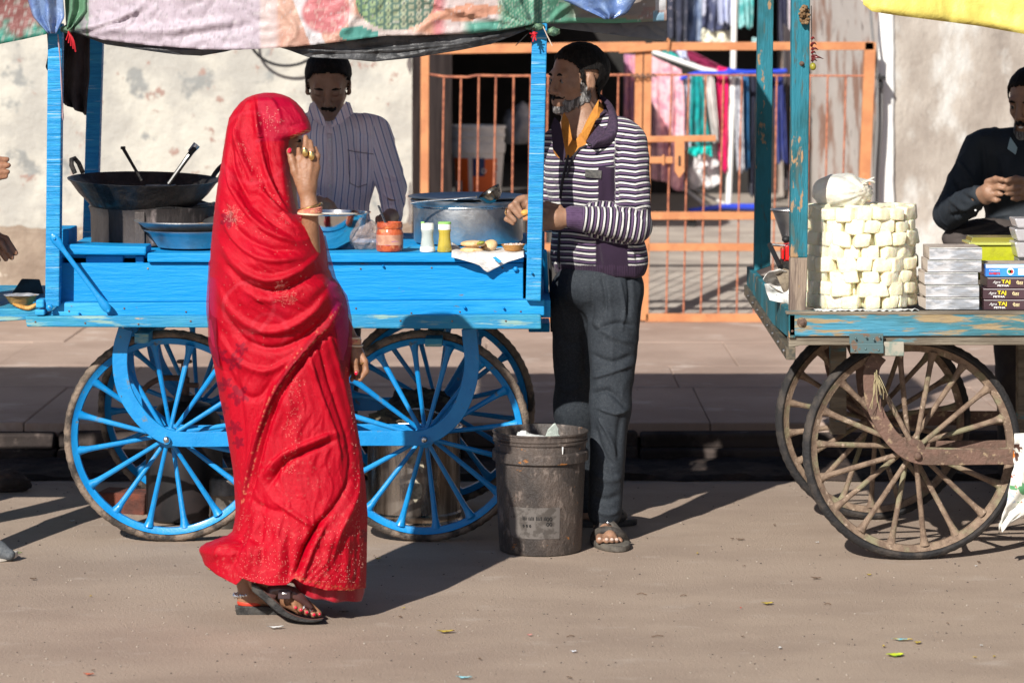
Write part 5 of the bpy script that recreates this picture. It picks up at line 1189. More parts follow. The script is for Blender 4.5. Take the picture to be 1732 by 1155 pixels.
mb = MB().grid(26, 30, lambda u, v: (pcx + (.180 + .009 * mnoise.noise((u * 5, v * 7, 9))) * math.cos(R(-62 + 55 * u)), pcy + (.180 + .01 * mnoise.noise((u * 5, v * 7, 4))) * math.sin(R(-62 + 55 * u)), ZS2 + .004 + (stack_h * .55 + .03 * math.sin(u * 7)) * v))
mb.build('plastic_wrap', M['wrap'], smooth=True, label='clear plastic sheet clinging round the lower right of the petha stack', cat='wrap', angle=180)
# filled bag on top
M['milky'] = mat('milky_bag', (.86, .85, .78), (.80, .78, .66), rough=.2, scale=12, bump=2.2, bscale=24, coat=.4, sss=.1, alpha=.74)
mb = MB().ell((0, 0, 0), (1, 1, 1), 64, 40); V = np.array(mb.v)
rad = 1 + .12 * vnoise(V, 1.7, 3, 3) + .05 * np.sin(np.arctan2(V[:, 2], V[:, 0] - .8) * 13) * np.clip(V[:, 0] + .5, 0, 1)
V = V * rad[:, None] * np.array([.098, .078, .061]); V[:, 2] = np.maximum(V[:, 2], -.046)
bgc = P(1424, 325, 9.84); bgo = mesh_obj('sweet_bag', V + bgc, mb.f, M['milky'], smooth=True, label='knotted milky plastic bag of sweets on top of the petha stack', cat='bag', angle=180)
MB().tube(catmull([P(1450, 318, 9.80), P(1462, 310, 9.79), P(1470, 306, 9.79), P(1480, 309, 9.79)], 4), [.010, .009, .007, .006, .005, .006, .007, .008, .008, .009, .009, .008, .004], 10, flat=.5).build('knot', M['milky'], bgo, smooth=True)
MB().tube(catmull([P(1462, 306, 9.80), P(1472, 303, 9.81), P(1479, 300, 9.81)], 4), [.006, .006, .006, .006, .006, .007, .007, .006, .003], 8, flat=.4).build('knot_end', M['milky'], bgo, smooth=True)
# paper liner scraps under the stack
mb = MB().grid(70, 6, lambda u, v: (XS(1378 + 175 * u, 9.62), 9.66 - .07 * v, ZS2 + .003 + .010 * abs(mnoise.noise((u * 14, v * 2, 1))) * (v > .3) + .006 * v * mnoise.noise((u * 30, 0, 5))))
mb.build('paper_liner', M['crumpaper'], smooth=True, solid=.0012, angle=180, label='ragged white paper liner showing under the petha stack', cat='paper')
# silver boxes
M['card'] = mat('box_card', (.42, .36, .31), (.30, .25, .22), rough=.8, scale=14, bump=.5)
labs = ['bottom silver foil box of the stack of five', 'second silver foil box from the bottom of the stack', 'middle silver foil box of the stack of five', 'fourth silver foil box, second from the top', 'top silver foil box with a duller lid, at the height of the yellow tub']
yb = [(503, 524, 1566, 1656), (484, 503, 1566, 1656), (463, 484, 1564, 1654), (443, 463, 1569, 1660), (421, 443, 1572, 1661)]
for i, (y0, y1, x0, x1) in enumerate(yb):
    Yb_ = 9.66; z1 = ZS2 + .0405 * i; z2 = z1 + .0395
    mb = MB(); s0 = .004
    r0 = empty('foil_box', (XS((x0 + x1) / 2, Yb_), Yb_ + .08, z1), labs[i], 'box', 'silver foil boxes in the stack')
    g_ = MB().grid(24, 8, lambda u, v: (XS(x0 + (x1 - x0) * u, Yb_), Yb_ + .0018 * mnoise.noise((u * 5, v * 3, i * 3.)) + .006 * (v - .5) ** 2 * 4 * 0, z1 + .0015 + (z2 - z1 - .003) * v))
    g_.build('foil_front', M['foil'] if i < 4 else M['card_silver'] if 'card_silver' in M else M['foil'], r0, smooth=True)
    MB().box(XS(x0, Yb_) + .001, XS(x1, Yb_) - .001, Yb_ + .004, Yb_ + .16, z1, z2).build('carton', M['card'], r0, bevel=.0015)
    MB().box(XS(x0, Yb_), XS(x1, Yb_), Yb_ - .003, Yb_ + .006, z2 - .003, z2 - .0005).build('front_fold', M['crumpaper'], r0, bevel=.001)
    MB().prism([(XS(x0, Yb_) - .001, Yb_ + .002, z1 + .002), (XS(x0, Yb_) - .016 + .003 * i, Yb_ + .05, z1 + .010), (XS(x0, Yb_) - .020 + .003 * i, Yb_ + .06, z2), (XS(x0, Yb_) - .001, Yb_ + .002, z2 - .002)], (.0015, 0, 0)).build('side_flap', M['card'], r0)
# printed boxes with lettering
M['maroon'] = mat('dark_maroon_box', (.055, .028, .035), (.075, .04, .05), rough=.3, scale=8, coat=.5, bump=.3)
M['bluebox'] = mat('blue_box', (.03, .17, .55), (.05, .30, .65), rough=.3, scale=5, coat=.5)
M['t_yel'] = mat('print_yellow', (.85, .68, .03), rough=.5); M['t_wht'] = mat('print_white', (.8, .78, .76), rough=.5); M['t_crm'] = mat('print_cream', (.80, .68, .38), rough=.5); M['t_red'] = mat('print_red', (.6, .03, .03), rough=.5); M['t_grn'] = mat('print_green', (.03, .35, .1), rough=.5)
def text(s, px, py, Y, h, mtl, parent, sx=1, shear=0, bold=.0):
    cu = bpy.data.curves.new('lettering', 'FONT'); cu.body = s; cu.size = h; cu.shear = shear; cu.offset = bold
    tmp = bpy.data.objects.new('tmp', cu); COL.objects.link(tmp); bpy.context.view_layer.update()
    me = bpy.data.meshes.new_from_object(tmp.evaluated_get(bpy.context.evaluated_depsgraph_get())); bpy.data.objects.remove(tmp)
    o = bpy.data.objects.new('lettering', me); COL.objects.link(o); me.materials.clear(); me.materials.append(mtl)
    o.parent = parent; o.location = Vector(P(px, py, Y)) - wloc(parent); o.rotation_euler = (R(90), 0, 0); o.scale = (sx, 1, 1); return o
tops = [(505, 524, 1664), (487, 505, 1663), (468, 487, 1670)]
labs = ['lowest dark maroon sweet box, printed Agra TAJ PETHA', 'middle dark maroon sweet box, printed Agra TAJ PETHA', 'upper dark maroon sweet box, under the blue box']
for i, (y0, y1, x0) in enumerate(tops):
    Yb_ = 9.655; z1 = ZS2 + .0355 * i; z2 = z1 + .0345; r0 = empty('sweet_box', (XS(x0 + 60, Yb_), Yb_ + .08, z1), labs[i], 'box', 'printed maroon sweet boxes')
    MB().box(XS(x0, Yb_), XS(x0, Yb_) + .30, Yb_, Yb_ + .15, z1, z2).build('carton', M['maroon'], r0, bevel=.002)
    yy = HOR + (H_CAM - (z1 + z2) / 2) * F_PX / Yb_
    text('Agra', x0 + 9, yy + 1, Yb_ - .002, .012, M['t_wht'], r0, 1.05, .4); text('TAJ', x0 + 24, yy + 1, Yb_ - .002, .0155, M['t_yel'], r0, 1.25, 0, .0004)
    text('PETHA', x0 + 17, yy + 6.5, Yb_ - .002, .0085, M['t_wht'], r0, 1.45, 0, .0003)
    text('\u092A\u0947\u0920\u093E', x0 + 49, yy + 3, Yb_ - .002, .014, M['t_crm'], r0, 1.1, 0, .0003)
    MB().box(XS(x0 + 1, Yb_), XS(x0 + 90, Yb_), Yb_ - .0012, Yb_ + .001, z2 - .0035, z2 - .0025).build('edge_line', M['t_wht'], r0)
z1 = ZS2 + .107; z2 = z1 + .040; x0 = 1667; Yb_ = 9.66
r0 = empty('sweet_box', (XS(x0 + 60, Yb_), Yb_ + .08, z1), 'blue printed box with a round emblem on top of the maroon boxes', 'box')
MB().box(XS(x0, Yb_), XS(x0, Yb_) + .30, Yb_, Yb_ + .15, z1, z2).build('carton', M['bluebox'], r0, bevel=.002)
MB().box(XS(x0, Yb_) + .001, XS(x0, Yb_) + .30, Yb_ - .001, Yb_ + .002, z2 - .011, z2 - .002).build('pale_band', M['t_wht'], r0)
MB().box(XS(x0, Yb_) + .003, XS(x0, Yb_) + .298, Yb_ + .002, Yb_ + .148, z2, z2 + .001).build('card_top', M['card'], r0)
MB().box(XS(x0 + 55, Yb_), XS(x0 + 95, Yb_), Yb_ - .0012, Yb_ + .001, z1 + .006, z1 + .026).build('white_panel', M['t_wht'], r0)
yy = HOR + (H_CAM - z1 - .012) * F_PX / Yb_
text('CREAM', x0 + 6, yy - 3, Yb_ - .002, .008, M['t_wht'], r0, 1.3); text('SWEETS', x0 + 6, yy + 2.5, Yb_ - .002, .009, M['t_red'], r0, 1.1, 0, .0004)
for (dx, m_, q) in ((0, M['t_wht'], .0115), (-.003, M['t_grn'], .006), (.003, M['t_red'], .006)):
    mb = MB().lathe([(.001, 0), (q, 0), (q, .0008), (.001, .0008)], (0, 0, 0), 20); mb.xf(Matrix.Translation((XS(x0 + 42, Yb_) + dx, Yb_ - (.001 if q > .01 else .002), z1 + .017)) @ Matrix.Rotation(R(90), 4, 'X')); mb.build('emblem', m_, r0)
# yellow tub and clear tubs
yt = (XS(1683, 9.95), 9.98, ZS2)
r0 = empty('plastic_tub', yt, 'lime-yellow plastic tub with clear lid behind the foil boxes', 'tub')
def tub(x0, x1, x2, x3, yT, yB, Y, d, mt, nm, par):
    a = [P(x0, yT, Y), P(x1, yT, Y), P(x3, yB, Y), P(x2, yB, Y)]
    V = [tuple(p) for p in a] + [(p[0], p[1] + d, p[2]) for p in a]
    return MB().add(V, [(0, 1, 2, 3), (7, 6, 5, 4), (0, 4, 5, 1), (1, 5, 6, 2), (2, 6, 7, 3), (3, 7, 4, 0)]).build(nm, mt, par, bevel=.005)
M['lime'] = mat('lime_plastic', (.42, .44, .015), (.34, .34, .02), rough=.22, scale=20, coat=.5, bump=.4)
tub(1642, 1725, 1650, 1718, 414, 474, 9.90, .14, M['lime'], 'tub_body', r0)
MB().prism([P(1639, 411, 9.89), P(1727, 411, 9.89), P(1727, 415, 9.89), P(1639, 415, 9.89)], (0, .16, 0)).build('tub_rim', mat('pale_lime', (.5, .52, .12), rough=.25, coat=.6), r0, bevel=.002)
MB().prism([P(1645, 402, 9.96), P(1720, 402, 9.96), P(1724, 411, 9.96), P(1641, 411, 9.96)], (0, .12, 0)).build('lid', mat('brown_lime_lid', (.22, .20, .03), rough=.3, coat=.5), r0, bevel=.002)
M['clear_tub'] = mat('clear_tub_plastic', (.60, .58, .60), rough=.2, scale=20, alpha=.6, coat=.5, bump=.3)
for i, (a, b) in enumerate(((370, 386), (388, 408), (410, 436))):
    tub(1716, 1800, 1722, 1796, a, b, 9.8, .12, M['clear_tub'], 'clear_tub', None).name = 'clear_tub'
    tag(bpy.data.objects['clear_tub' if i == 0 else 'clear_tub.%03d' % i], ['uppermost clear plastic tub at the right edge', 'middle clear plastic tub at the right edge', 'lowest clear plastic tub at the right edge'][i], 'tub', 'clear plastic tubs in a stack')
tub(1722, 1800, 1722, 1796, 436, 470, 9.82, .1, M['grey_pl'], 'tub_stand', None)['label'] = 'dark block under the clear tubs at the right edge'
bpy.data.objects['tub_stand']['category'] = 'block'
# steel bowl on red balance
bw = (XS(1341, 10.55), 10.55, ZS(412, 10.55)); yb_ = ZS(355, 10.55) - bw[2]
lathe_thing('scale_bowl', [(.025, 0), (.032, .002), (.072, yb_ * .97), (.080, yb_), (.079, yb_ + .003), (.070, yb_), (.028, .006), (.003, .005)], bw, M['dull_steel'], 'conical dull steel bowl behind the front teal post', 'bowl', n=40)
sc = empty('weighing_scale', (bw[0] - .0, 10.5, ze), 'red weighing scale with black arm behind the front teal post', 'scale')
M['redp'] = mat('red_paint', (.62, .01, .01), rough=.35, coat=.3)
MB().box(XS(1327, 10.5), XS(1356, 10.5), 10.46, 10.56, ZS(440, 10.5), ZS(413, 10.5)).build('scale_body', M['redp'], sc, bevel=.006)
MB().box(XS(1321, 10.5), XS(1325, 10.5), 10.47, 10.53, ZS(438, 10.5), ZS(420, 10.5)).build('side_plate', M['redp'], sc, bevel=.003)
MB().tube([P(1306, 414, 10.5), P(1330, 416, 10.5)], .008, 8, flat=.6).build('pan_edge', M['dull_steel'], sc, smooth=True)
MB().tube(catmull([P(1326, 440, 10.48), P(1332, 446, 10.48), P(1336, 448, 10.48)], 4), .004, 6).build('hook', M['redp'], sc, smooth=True)
MB().tube([P(1302, 414, 10.6), P(1320, 452, 10.45)], .009, 8).build('arm', M['black'], sc, smooth=True)
MB().ell(P(1330, 405, 10.45), (.016, .014, .012), 14, 8).build('knob', M['black'], sc, smooth=True)
MB().box(XS(1322, 10.5), XS(1360, 10.5), 10.44, 10.58, ze - .03, ZS(440, 10.5)).build('scale_foot', M['iron'], sc, bevel=.004)
# papers stuffed in the corner
def scrap(name, poly, Y, mtl, label, seed, amp=.02):
    cx_ = sum(p[0] for p in poly) / len(poly); cy_ = sum(p[1] for p in poly) / len(poly); k = 10
    V = [P(cx_, cy_, Y)]; F = []; n = len(poly) * 4
    for r_ in range(1, k + 1):
        for i in range(n):
            a = poly[(i // 4) % len(poly)]; b = poly[(i // 4 + 1) % len(poly)]; t = (i % 4) / 4
            px, py = a[0] + (b[0] - a[0]) * t, a[1] + (b[1] - a[1]) * t
            p = P(cx_ + (px - cx_) * r_ / k, cy_ + (py - cy_) * r_ / k, Y); p[1] += amp * 2.2 * mnoise.noise((p[0] * 22, p[2] * 22, seed)); V.append(p)
    for i in range(n): F.append((0, 1 + (i + 1) % n, 1 + i))
    for r_ in range(k - 1):
        for i in range(n): a = 1 + r_ * n; F.append((a + i, a + (i + 1) % n, a + n + (i + 1) % n, a + n + i))
    return mesh_obj(name, V, F, mtl, smooth=True, label=label, cat='paper', solid=.0012, angle=60)
scrap('paper_sheet', [(1293, 480), (1298, 481), (1316, 495), (1337, 500), (1337, 517), (1326, 512), (1302, 508), (1297, 495)], 9.9, M['crumpaper'], 'white paper sheet tucked behind the front teal post', 3)
scrap('crumpled_newspaper', [(1290, 472), (1300, 458), (1316, 452), (1330, 458), (1337, 462), (1337, 500), (1318, 492), (1298, 482)], 9.98, M['news'], 'crumpled grey newspaper in the cart corner above the white sheet', 6, .05)
scrap('paper_bag', [(1312, 462), (1326, 454), (1337, 458), (1337, 490), (1328, 500), (1319, 480)], 9.94, mat('brown_paper', (.20, .16, .12), (.28, .23, .16), rough=.9, scale=10, bump=1.5), 'brown folded paper bag beside the front teal post', 9, .04)
# torn printed cloth hanging at the lower right
def pcol(px, py):
    n = len(px); P3 = np.stack([px * .02, py * .02, np.zeros(n)], 1); a = vnoise(P3, 3.2, 2, 3); b = vnoise(P3, 6, 5, 3); c_ = vnoise(P3, 2.2, 9, 2)
    C = np.tile(np.array([.72, .70, .64]), (n, 1)); mid = (py > 785) & (py < 850)
    C[(a > .12) & mid] = [.10, .30, .13]; C[(b > .30) & mid] = [.35, .42, .55]; C[(b < -.38) & mid] = [.42, .10, .06]
    C[(py < 782) & (py > 748) & (px < 1712)] = [.70, .50, .03]; C[(py < 785) & (py > 750) & (b > .1) & (px > 1700)] = [.07, .03, .02]; C[(py > 762) & (py < 775) & (px > 1702) & (px < 1716)] = [.55, .16, .02]
    return C
def pbag(u, v):
    py = 733 + 160 * v; lx = np.interp(py, [733, 738, 790, 800, 830, 850, 870, 893], [1716, 1715, 1716, 1712, 1706, 1701, 1694, 1690]); rx = np.interp(py, [733, 800, 850, 870, 893], [1800, 1800, 1790, 1740, 1694])
    p = P(lx + (rx - lx) * u, py + 4 * math.sin(u * 30) * (v > .8), 9.60); p[1] += .03 * mnoise.noise((u * 3, v * 6, 2)) + .012 * math.sin(u * 11 + v * 6); return p
mb = MB().grid(70, 90, pbag); V = np.array(mb.v); ppx = 866 + V[:, 0] * F_PX / V[:, 1]; ppy = HOR + (H_CAM - V[:, 2]) * F_PX / V[:, 1]
mb.build('printed_cloth', mat('printed_cloth', (1, 1, 1), rough=.7, attr='Col', bump=1.5, bscale=20), smooth=True, solid=.002, angle=180, attrs={'Col': pcol(ppx, ppy)}, label='torn white, green and yellow printed cloth hanging at the lower right of the cart', cat='cloth')

# ---------------- litter
M['lf_y'] = mat('yellow_leaf', (.42, .32, .05), (.30, .18, .04), rough=.7, scale=40); M['lf_b'] = mat('brown_leaf', (.12, .075, .045), (.2, .13, .08), rough=.8, scale=40); M['lf_g'] = mat('green_leaf', (.12, .22, .03), rough=.6)
def gp(px, py): Y = F_PX * H_CAM / (py - HOR); return XS(px, Y), Y
def leafy(px, py, L_, w, rz, mtl, label, name='fallen_leaf', cat='leaf', curl=.25, seed=0):
    x, y = gp(px, py)
    def f(u, v):
        t = u * 2 - 1; s = (v - .5) * 2 * (1 - t * t) ** .8
        return (t * L_ / 2, s * w / 2, .004 + curl * L_ * (t * t * .35 + .25 * abs(s)) + .004 * mnoise.noise((u * 4 + seed, v * 3, seed)))
    mb = MB().grid(10, 6, f); mb.xf(Matrix.Translation((x, y, .001)) @ Matrix.Rotation(R(rz), 4, 'Z'))
    return mb.build(name, mtl, smooth=True, label=label, cat=cat, group='bits of litter on the road', angle=180)
leafy(754, 1071, .052, .02, 5, M['lf_y'], 'yellow-brown leaf on the road below the bucket, nearest the camera')
leafy(640, 947, .022, .014, 30, M['lf_y'], 'small olive leaf right of the red sari hem')
leafy(582, 1037, .030, .010, 5, M['lf_b'], 'thin dark leaf just right of the front sandal', curl=.1)
leafy(1298, 1023, .038, .022, 10, M['lf_y'], 'bright yellow leaf on the road left of the foil wrappers')
leafy(1380, 980, .034, .010, -20, M['lf_b'], 'brown curled leaf below the right cart wheel')
leafy(1252, 914, .030, .012, -10, M['lf_b'], 'thin brown leaf between the sandal and the right cart wheel', curl=.1)
leafy(56, 981, .022, .014, 10, M['lf_b'], 'dark curled leaf on the road at far left')
leafy(355, 965, .018, .012, 10, M['lf_y'], 'small yellow leaf by the trailing sari hem')
leafy(1470, 974, .016, .012, 10, M['lf_y'], 'tiny yellow leaf below the rusty wheel')
leafy(920, 777, .045, .012, 12, M['lf_g'], 'green leaf strip in the gutter')
leafy(310, 857, .03, .012, 5, M['lf_g'], 'green leaf behind the left front wheel')
leafy(1283, 763 + 42, .045, .012, 12, M['lf_y'], 'yellow strip lying in the dark gutter')
leafy(896, 1076, .016, .010, 20, mat('pink_bit', (.6, .25, .22), rough=.7), 'tiny pink scrap on the road below the bucket', 'paper_scrap', 'scrap')
leafy(150, 1143, .030, .012, -10, mat('red_bit', (.5, .12, .06), rough=.6), 'small red and blue scrap at the bottom left', 'paper_scrap', 'scrap')
leafy(785, 1149, .045, .012, -8, mat('cyan_bit', (.25, .55, .62), rough=.5), 'pale cyan wrapper strip at the bottom edge', 'wrapper', 'wrapper')
leafy(970, 1104, .020, .012, 8, mat('white_bit', (.6, .62, .66), rough=.5), 'tiny white scrap on the open road', 'paper_scrap', 'scrap')
leafy(1253, 1030, .006, .006, 8, M['redp'], 'tiny red seed husk left of the yellow leaf', 'seed_husk', 'husk')
M['wrapy'] = mat('lime_wrapper', (.62, .70, .03), (.30, .55, .05), rough=.35, scale=30, c3=(.75, .2, .1), scale3=50, thr3=(.66, .7)); M['wrapb'] = mat('cyan_wrapper', (.10, .45, .60), (.70, .50, .05), rough=.35, scale=50)
leafy(1514, 1110, .052, .036, 10, M['wrapy'], 'lime green sachet wrapper, lower of the pair on the road', 'wrapper', 'wrapper', curl=.15)
leafy(1526, 1084, .060, .018, -6, M['wrapb'], 'cyan and yellow wrapper strip above the lime sachet', 'wrapper', 'wrapper', curl=.1)
leafy(1552, 1089, .022, .020, 0, M['lf_y'], 'brown leaf touching the cyan wrapper')
leafy(466, 1064, .05, .016, 8, M['crumpaper'], 'white torn scrap just below the front sandal', 'paper_scrap', 'scrap')
leafy(32, 937, .022, .008, 20, M['lf_g'], 'green blade beside the grey shoe', curl=.1)
leafy(122, 893 - 10, .02, .012, 30, M['crumpaper'], 'white scrap in the shade left of the wheel', 'paper_scrap', 'scrap')
for i, (a, b) in enumerate(((1085, 751), (1098, 744), (1110, 748), (1300, 752))):
    leafy(a, b + 36, .045, .02, 20 * i, M['crumpaper'], ['white scrap in the gutter beside the grey trousers', 'small white scrap in the middle of the gutter', 'rightmost of the gutter scraps by the trousers', 'white scrap in the gutter near the right cart'][i], 'paper_scrap', 'scrap')
st_ = MB(); rs = np.random.RandomState(21)
for (a, b, L_, r_) in ((1085, 1006, .03, 10), (1112, 1078, .034, -5), (1156, 1009, .02, 40), (965, 1078, .022, 20), (1400, 1023, .02, 0)):
    x, y = gp(a, b); mb = MB().tube([(x - L_ / 2, y, .003), (x, y + .004, .006), (x + L_ / 2, y + .01 * math.sin(r_), .003)], .0014, 5)
    mb.build('straw_bit', M['lf_b'], smooth=True, label='thin dry twig lying on the open road', cat='twig', group='dry twigs on the road')
grit = MB()
for i in range(1900):
    px = rs.uniform(-60, 1800); py = rs.uniform(815, 1160); x, y = gp(px, py); s_ = .0010 + .0034 * rs.uniform(0, 1) ** 2
    grit.ell((x, y, s_ * .4), (s_, s_ * rs.uniform(.6, 1), s_ * .6), 5, 3)
grit.build('grit', mat('grit', (.10, .08, .065), (.35, .30, .25), rough=.9, scale=90, thr=(.5, .52)), loc=(0, 0, 0), kind='stuff')

rs = np.random.RandomState(33)
for i in range(26):   # small scattered scraps, each its own
    px, py = rs.uniform(20, 1710), rs.uniform(835, 1150)
    leafy(px, py, rs.uniform(.008, .02), rs.uniform(.005, .010), rs.uniform(0, 180), (M['lf_b'], M['lf_b'], M['crumpaper'], M['lf_y'])[i % 4], ('tiny brown leaf bit strewn on the road', 'tiny brown leaf bit strewn on the road', 'tiny pale paper fleck strewn on the road', 'tiny yellow leaf bit strewn on the road')[i % 4], 'litter_bit', 'litter', curl=.2, seed=i)
# ================================================================== PEOPLE
def skin_mat(name, c, c2, **k): return mat(name, c, c2, rough=.42, scale=28, thr=(.35, .7), bump=.5, bscale=160, sss=.12, **k)
M['skin_w'] = skin_mat('warm_brown_skin', (.33, .165, .092), (.26, .125, .068))
M['skin_d'] = skin_mat('dark_brown_skin', (.33, .185, .118), (.26, .14, .088))
M['skin_l'] = skin_mat('tan_skin', (.34, .17, .10), (.27, .13, .075))
M['hair'] = mat('black_hair', (.006, .005, .005), (.014, .012, .011), rough=.7, spec=.2, scale=90, stretch=(1, 1, .3), bump=2, bscale=150)
M['hair_g'] = mat('greying_beard', (.30, .29, .28), (.09, .08, .075), rough=.8, scale=95, stretch=(1, 1, .35), thr=(.42, .58), bump=2.5, bscale=190)
M['eye'] = mat('eye', (.17, .15, .14), rough=.15); M['iris'] = mat('iris', (.012, .008, .006), rough=.1)

class Head:
    """local frame: f forward, s to the person's left, u up; origin between the eyes' height and the skull centre"""
    def __init__(h, C, f, s=1.0, roll_up=(0, 0, 1)):
        f = np.array(f, float); f /= np.linalg.norm(f); u = np.array(roll_up, float); u = u - f * u.dot(f); u /= np.linalg.norm(u)
        h.C = np.array(C, float); h.f = f; h.u = u; h.l = np.cross(u, f); h.k = s; h.R = np.stack([f, h.l, u], 1)
    def p(h, a, b, c): return h.C + h.k * (a * h.f + b * h.l + c * h.u)
    def e(h, S, c, r, k=.012, sub=False): S.ell(h.p(*c), np.array(r) * h.k, k, h.R, sub)
    def c(h, S, a, b, ra, rb=None, k=.012, sub=False): S.cap(h.p(*a), h.p(*b), ra * h.k, (rb if rb is not None else ra) * h.k, k, sub)
    def build(h, S):
        h.e(S, (-.018, 0, .030), (.097, .075, .086), .02)
        h.e(S, (.030, 0, -.032), (.052, .057, .074), .03)
        for q in (-1, 1):
            h.c(S, (-.014, .049 * q, -.050), (.050, .017 * q, -.092), .018, .017, .025)
            h.e(S, (.048, .038 * q, -.022), (.024, .021, .020), .018)
            h.e(S, (-.010, .077 * q, -.010), (.018, .0085, .031), .008); h.e(S, (-.004, .088 * q, -.008), (.009, .006, .019), .005, True)
            h.c(S, (-.008, .078 * q, -.036), (.0, .074 * q, -.04), .007, .006, .006)
        h.e(S, (.066, 0, -.097), (.023, .026, .018), .02)
        h.c(S, (.070, -.036, .020), (.070, .036, .020), .013, .013, .014)
        for q in (-1, 1): h.e(S, (.096, .032 * q, .000), (.021, .018, .0115), .012, True)
        for q in (-1, 1): h.e(S, (.068, .032 * q, .000), (.0145, .0155, .0125), .004)
        h.c(S, (.080, 0, .010), (.100, 0, -.034), .0085, .0125, .010); h.e(S, (.090, .012 * 1, -.040), (.012, .0085, .008), .006); h.e(S, (.090, -.012, -.040), (.012, .0085, .008), .006)
        h.e(S, (.072, 0, -.068), (.020, .028, .020), .014)
        h.c(S, (.086, -.017, -.065), (.086, .017, -.065), .0062, None, .005); h.c(S, (.084, -.015, -.077), (.084, .015, -.077), .0068, None, .005)
        h.c(S, (.097, -.022, -.0708), (.097, .022, -.0708), .0036, None, .003, True)
    def eyes(h, par, closed=False):
        for q in (-1, 1):
            mb = MB().ell(h.p(.0705, .032 * q, -.001), (.0122 * h.k,) * 3, 16, 10); mb.build('eye', M['eye'] if not closed else par.active_material, par, smooth=True)
            if not closed: MB().ell(h.p(.0788, .032 * q, -.001), (.0058 * h.k, .0058 * h.k, .0058 * h.k), 12, 8).build('iris', M['iris'], par, smooth=True)
            mb = MB().tube([h.p(.083, .016 * q, .017), h.p(.086, .030 * q, .021), h.p(.074, .046 * q, .017)], [.003, .0048, .0025], 8); mb.build('eyebrow', M['hair'], par, smooth=True)
    def hair(h, par, back=-.06, front=.078, extra=None, seed=1, puff=.004, low=.0):
        S = SDF(); h.e(S, (-.020, 0, .034), (.097 + puff, .075 + puff, .086 + puff), .02)
        h.e(S, (-.060, 0, -.020 + low), (.050, .062, .058), .03)
        h.e(S, (.100, 0, -.052), (.088, .10, .098 + (front - .055)), .012, True)
        for q in (-1, 1): h.e(S, (.004, .088 * q, -.048), (.036, .030, .058), .01, True)
        h.c(S, (-.02, -.1, -.125), (-.02, .1, -.125), .06, None, .01, True)
        if extra: extra(S)
        V, F = S.mesh(.0036); N = vnormals(V, F); V = V + N * (.0028 * vnoise(V * [1, 1, .45], 130, seed, 2) + .003 * vnoise(V, 26, seed, 2))[:, None]
        return mesh_obj('hair', V, F, M['hair'], par, smooth=True)

def skin(S, name, m_, par_label, cat='person', h=.004, seed=1, loc=None, group=None):
    V, F = S.mesh(h); V = vsmooth(V, F, 1, .4); N = vnormals(V, F); V = V + N * (.0006 * vnoise(V, 60, seed, 2))[:, None]
    return mesh_obj(name, V, F, m_, smooth=True, loc=loc, label=par_label, cat=cat, angle=180, group=group)
def shell(body, h, mtl, name, mask, off, seed=1, fuzz=.0016):
    """hair grown from the body's own surface: faces where mask(a, b, c) > 0 (head coordinates), lifted outward"""
    me = body.data; n = len(me.vertices); V = np.empty(n * 3); me.vertices.foreach_get('co', V); V = V.reshape(-1, 3) + np.array(body.location)
    N = np.empty(n * 3); me.vertices.foreach_get('normal', N); N = N.reshape(-1, 3)
    L_ = ((V - h.C) @ h.R) / h.k; m = mask(L_[:, 0], np.abs(L_[:, 1]), L_[:, 2]) + .006 * vnoise(V, 90, seed, 2)
    near = np.linalg.norm(L_, axis=1) < .17
    F = np.array([list(p.vertices) for p in me.polygons if len(p.vertices) == 4]); F = F[((m > 0) & near)[F].all(1)]
    u, inv = np.unique(F, return_inverse=True); F = inv.reshape(F.shape); V = V[u]; N = N[u]; mm = m[u]
    lift = off * np.clip(mm / .012, .12, 1) + fuzz * (vnoise(V * [1, 1, .4], 150, seed, 2) + vnoise(V, 45, seed + 1, 2)) * np.clip(mm / .01, .1, 1)
    return mesh_obj(name, V + N * lift[:, None], F, mtl, body, smooth=True, solid=.0015)
def hairline(low=-.078, fr=0.):
    xs = [-.13, -.05, -.036, -.018, .0, .022, .030, .045, .065, .10]; ys = [low, low + .004, -.030, -.012, -.022, -.012, .030, .055 + fr, .070 + fr, .078 + fr]
    return lambda a, b, c: np.where((b > .0715) & (a > -.036) & (a < .018) & (c < .030), -1, c - np.interp(a, xs, ys))
def m_beard(a, b, c): return np.minimum.reduce([-.050 - .22 * np.clip(a, 0, 1) - c, a + .014, c + .080 + .5 * np.clip(a, 0, .09), np.where((a > .062) & (b < .027) & (c > -.086), -1., 1.)])
def m_side(a, b, c): return np.minimum.reduce([a + .006, .024 - a, .0 - c, c + .075, np.where(b > .045, 1., -1.), np.where((b > .0725) & (c > -.035), -1., 1.)])
def m_must(a, b, c): return np.minimum(np.minimum(a - .070, .034 - b), np.minimum(-.0475 - .25 * b - c, c + .0665))
def fingers(S, lst, k=.006):
    for pts, rs_ in lst: S.chain([np.array(p, float) for p in pts], rs_, k)
def pp(Y): return lambda x, y, dY=0: P(x, y, Y + dY)

# ------------------------------------------------ woman in the red sari
YW_ = 8.82
q = pp(YW_)
S = SDF()
hw = Head(q(466, 243, .03), (.98, -.12, -.12), .90); hw.build(S)
S.cap(q(462, 290), q(452, 330), .045, .052, .02).cap(q(450, 335), q(455, 430), .09, .11, .05).cap(q(455, 430), q(470, 560), .11, .13, .05)
S.cap(q(440, 345, -.06), q(452, 345, .12), .06, .06, .04)
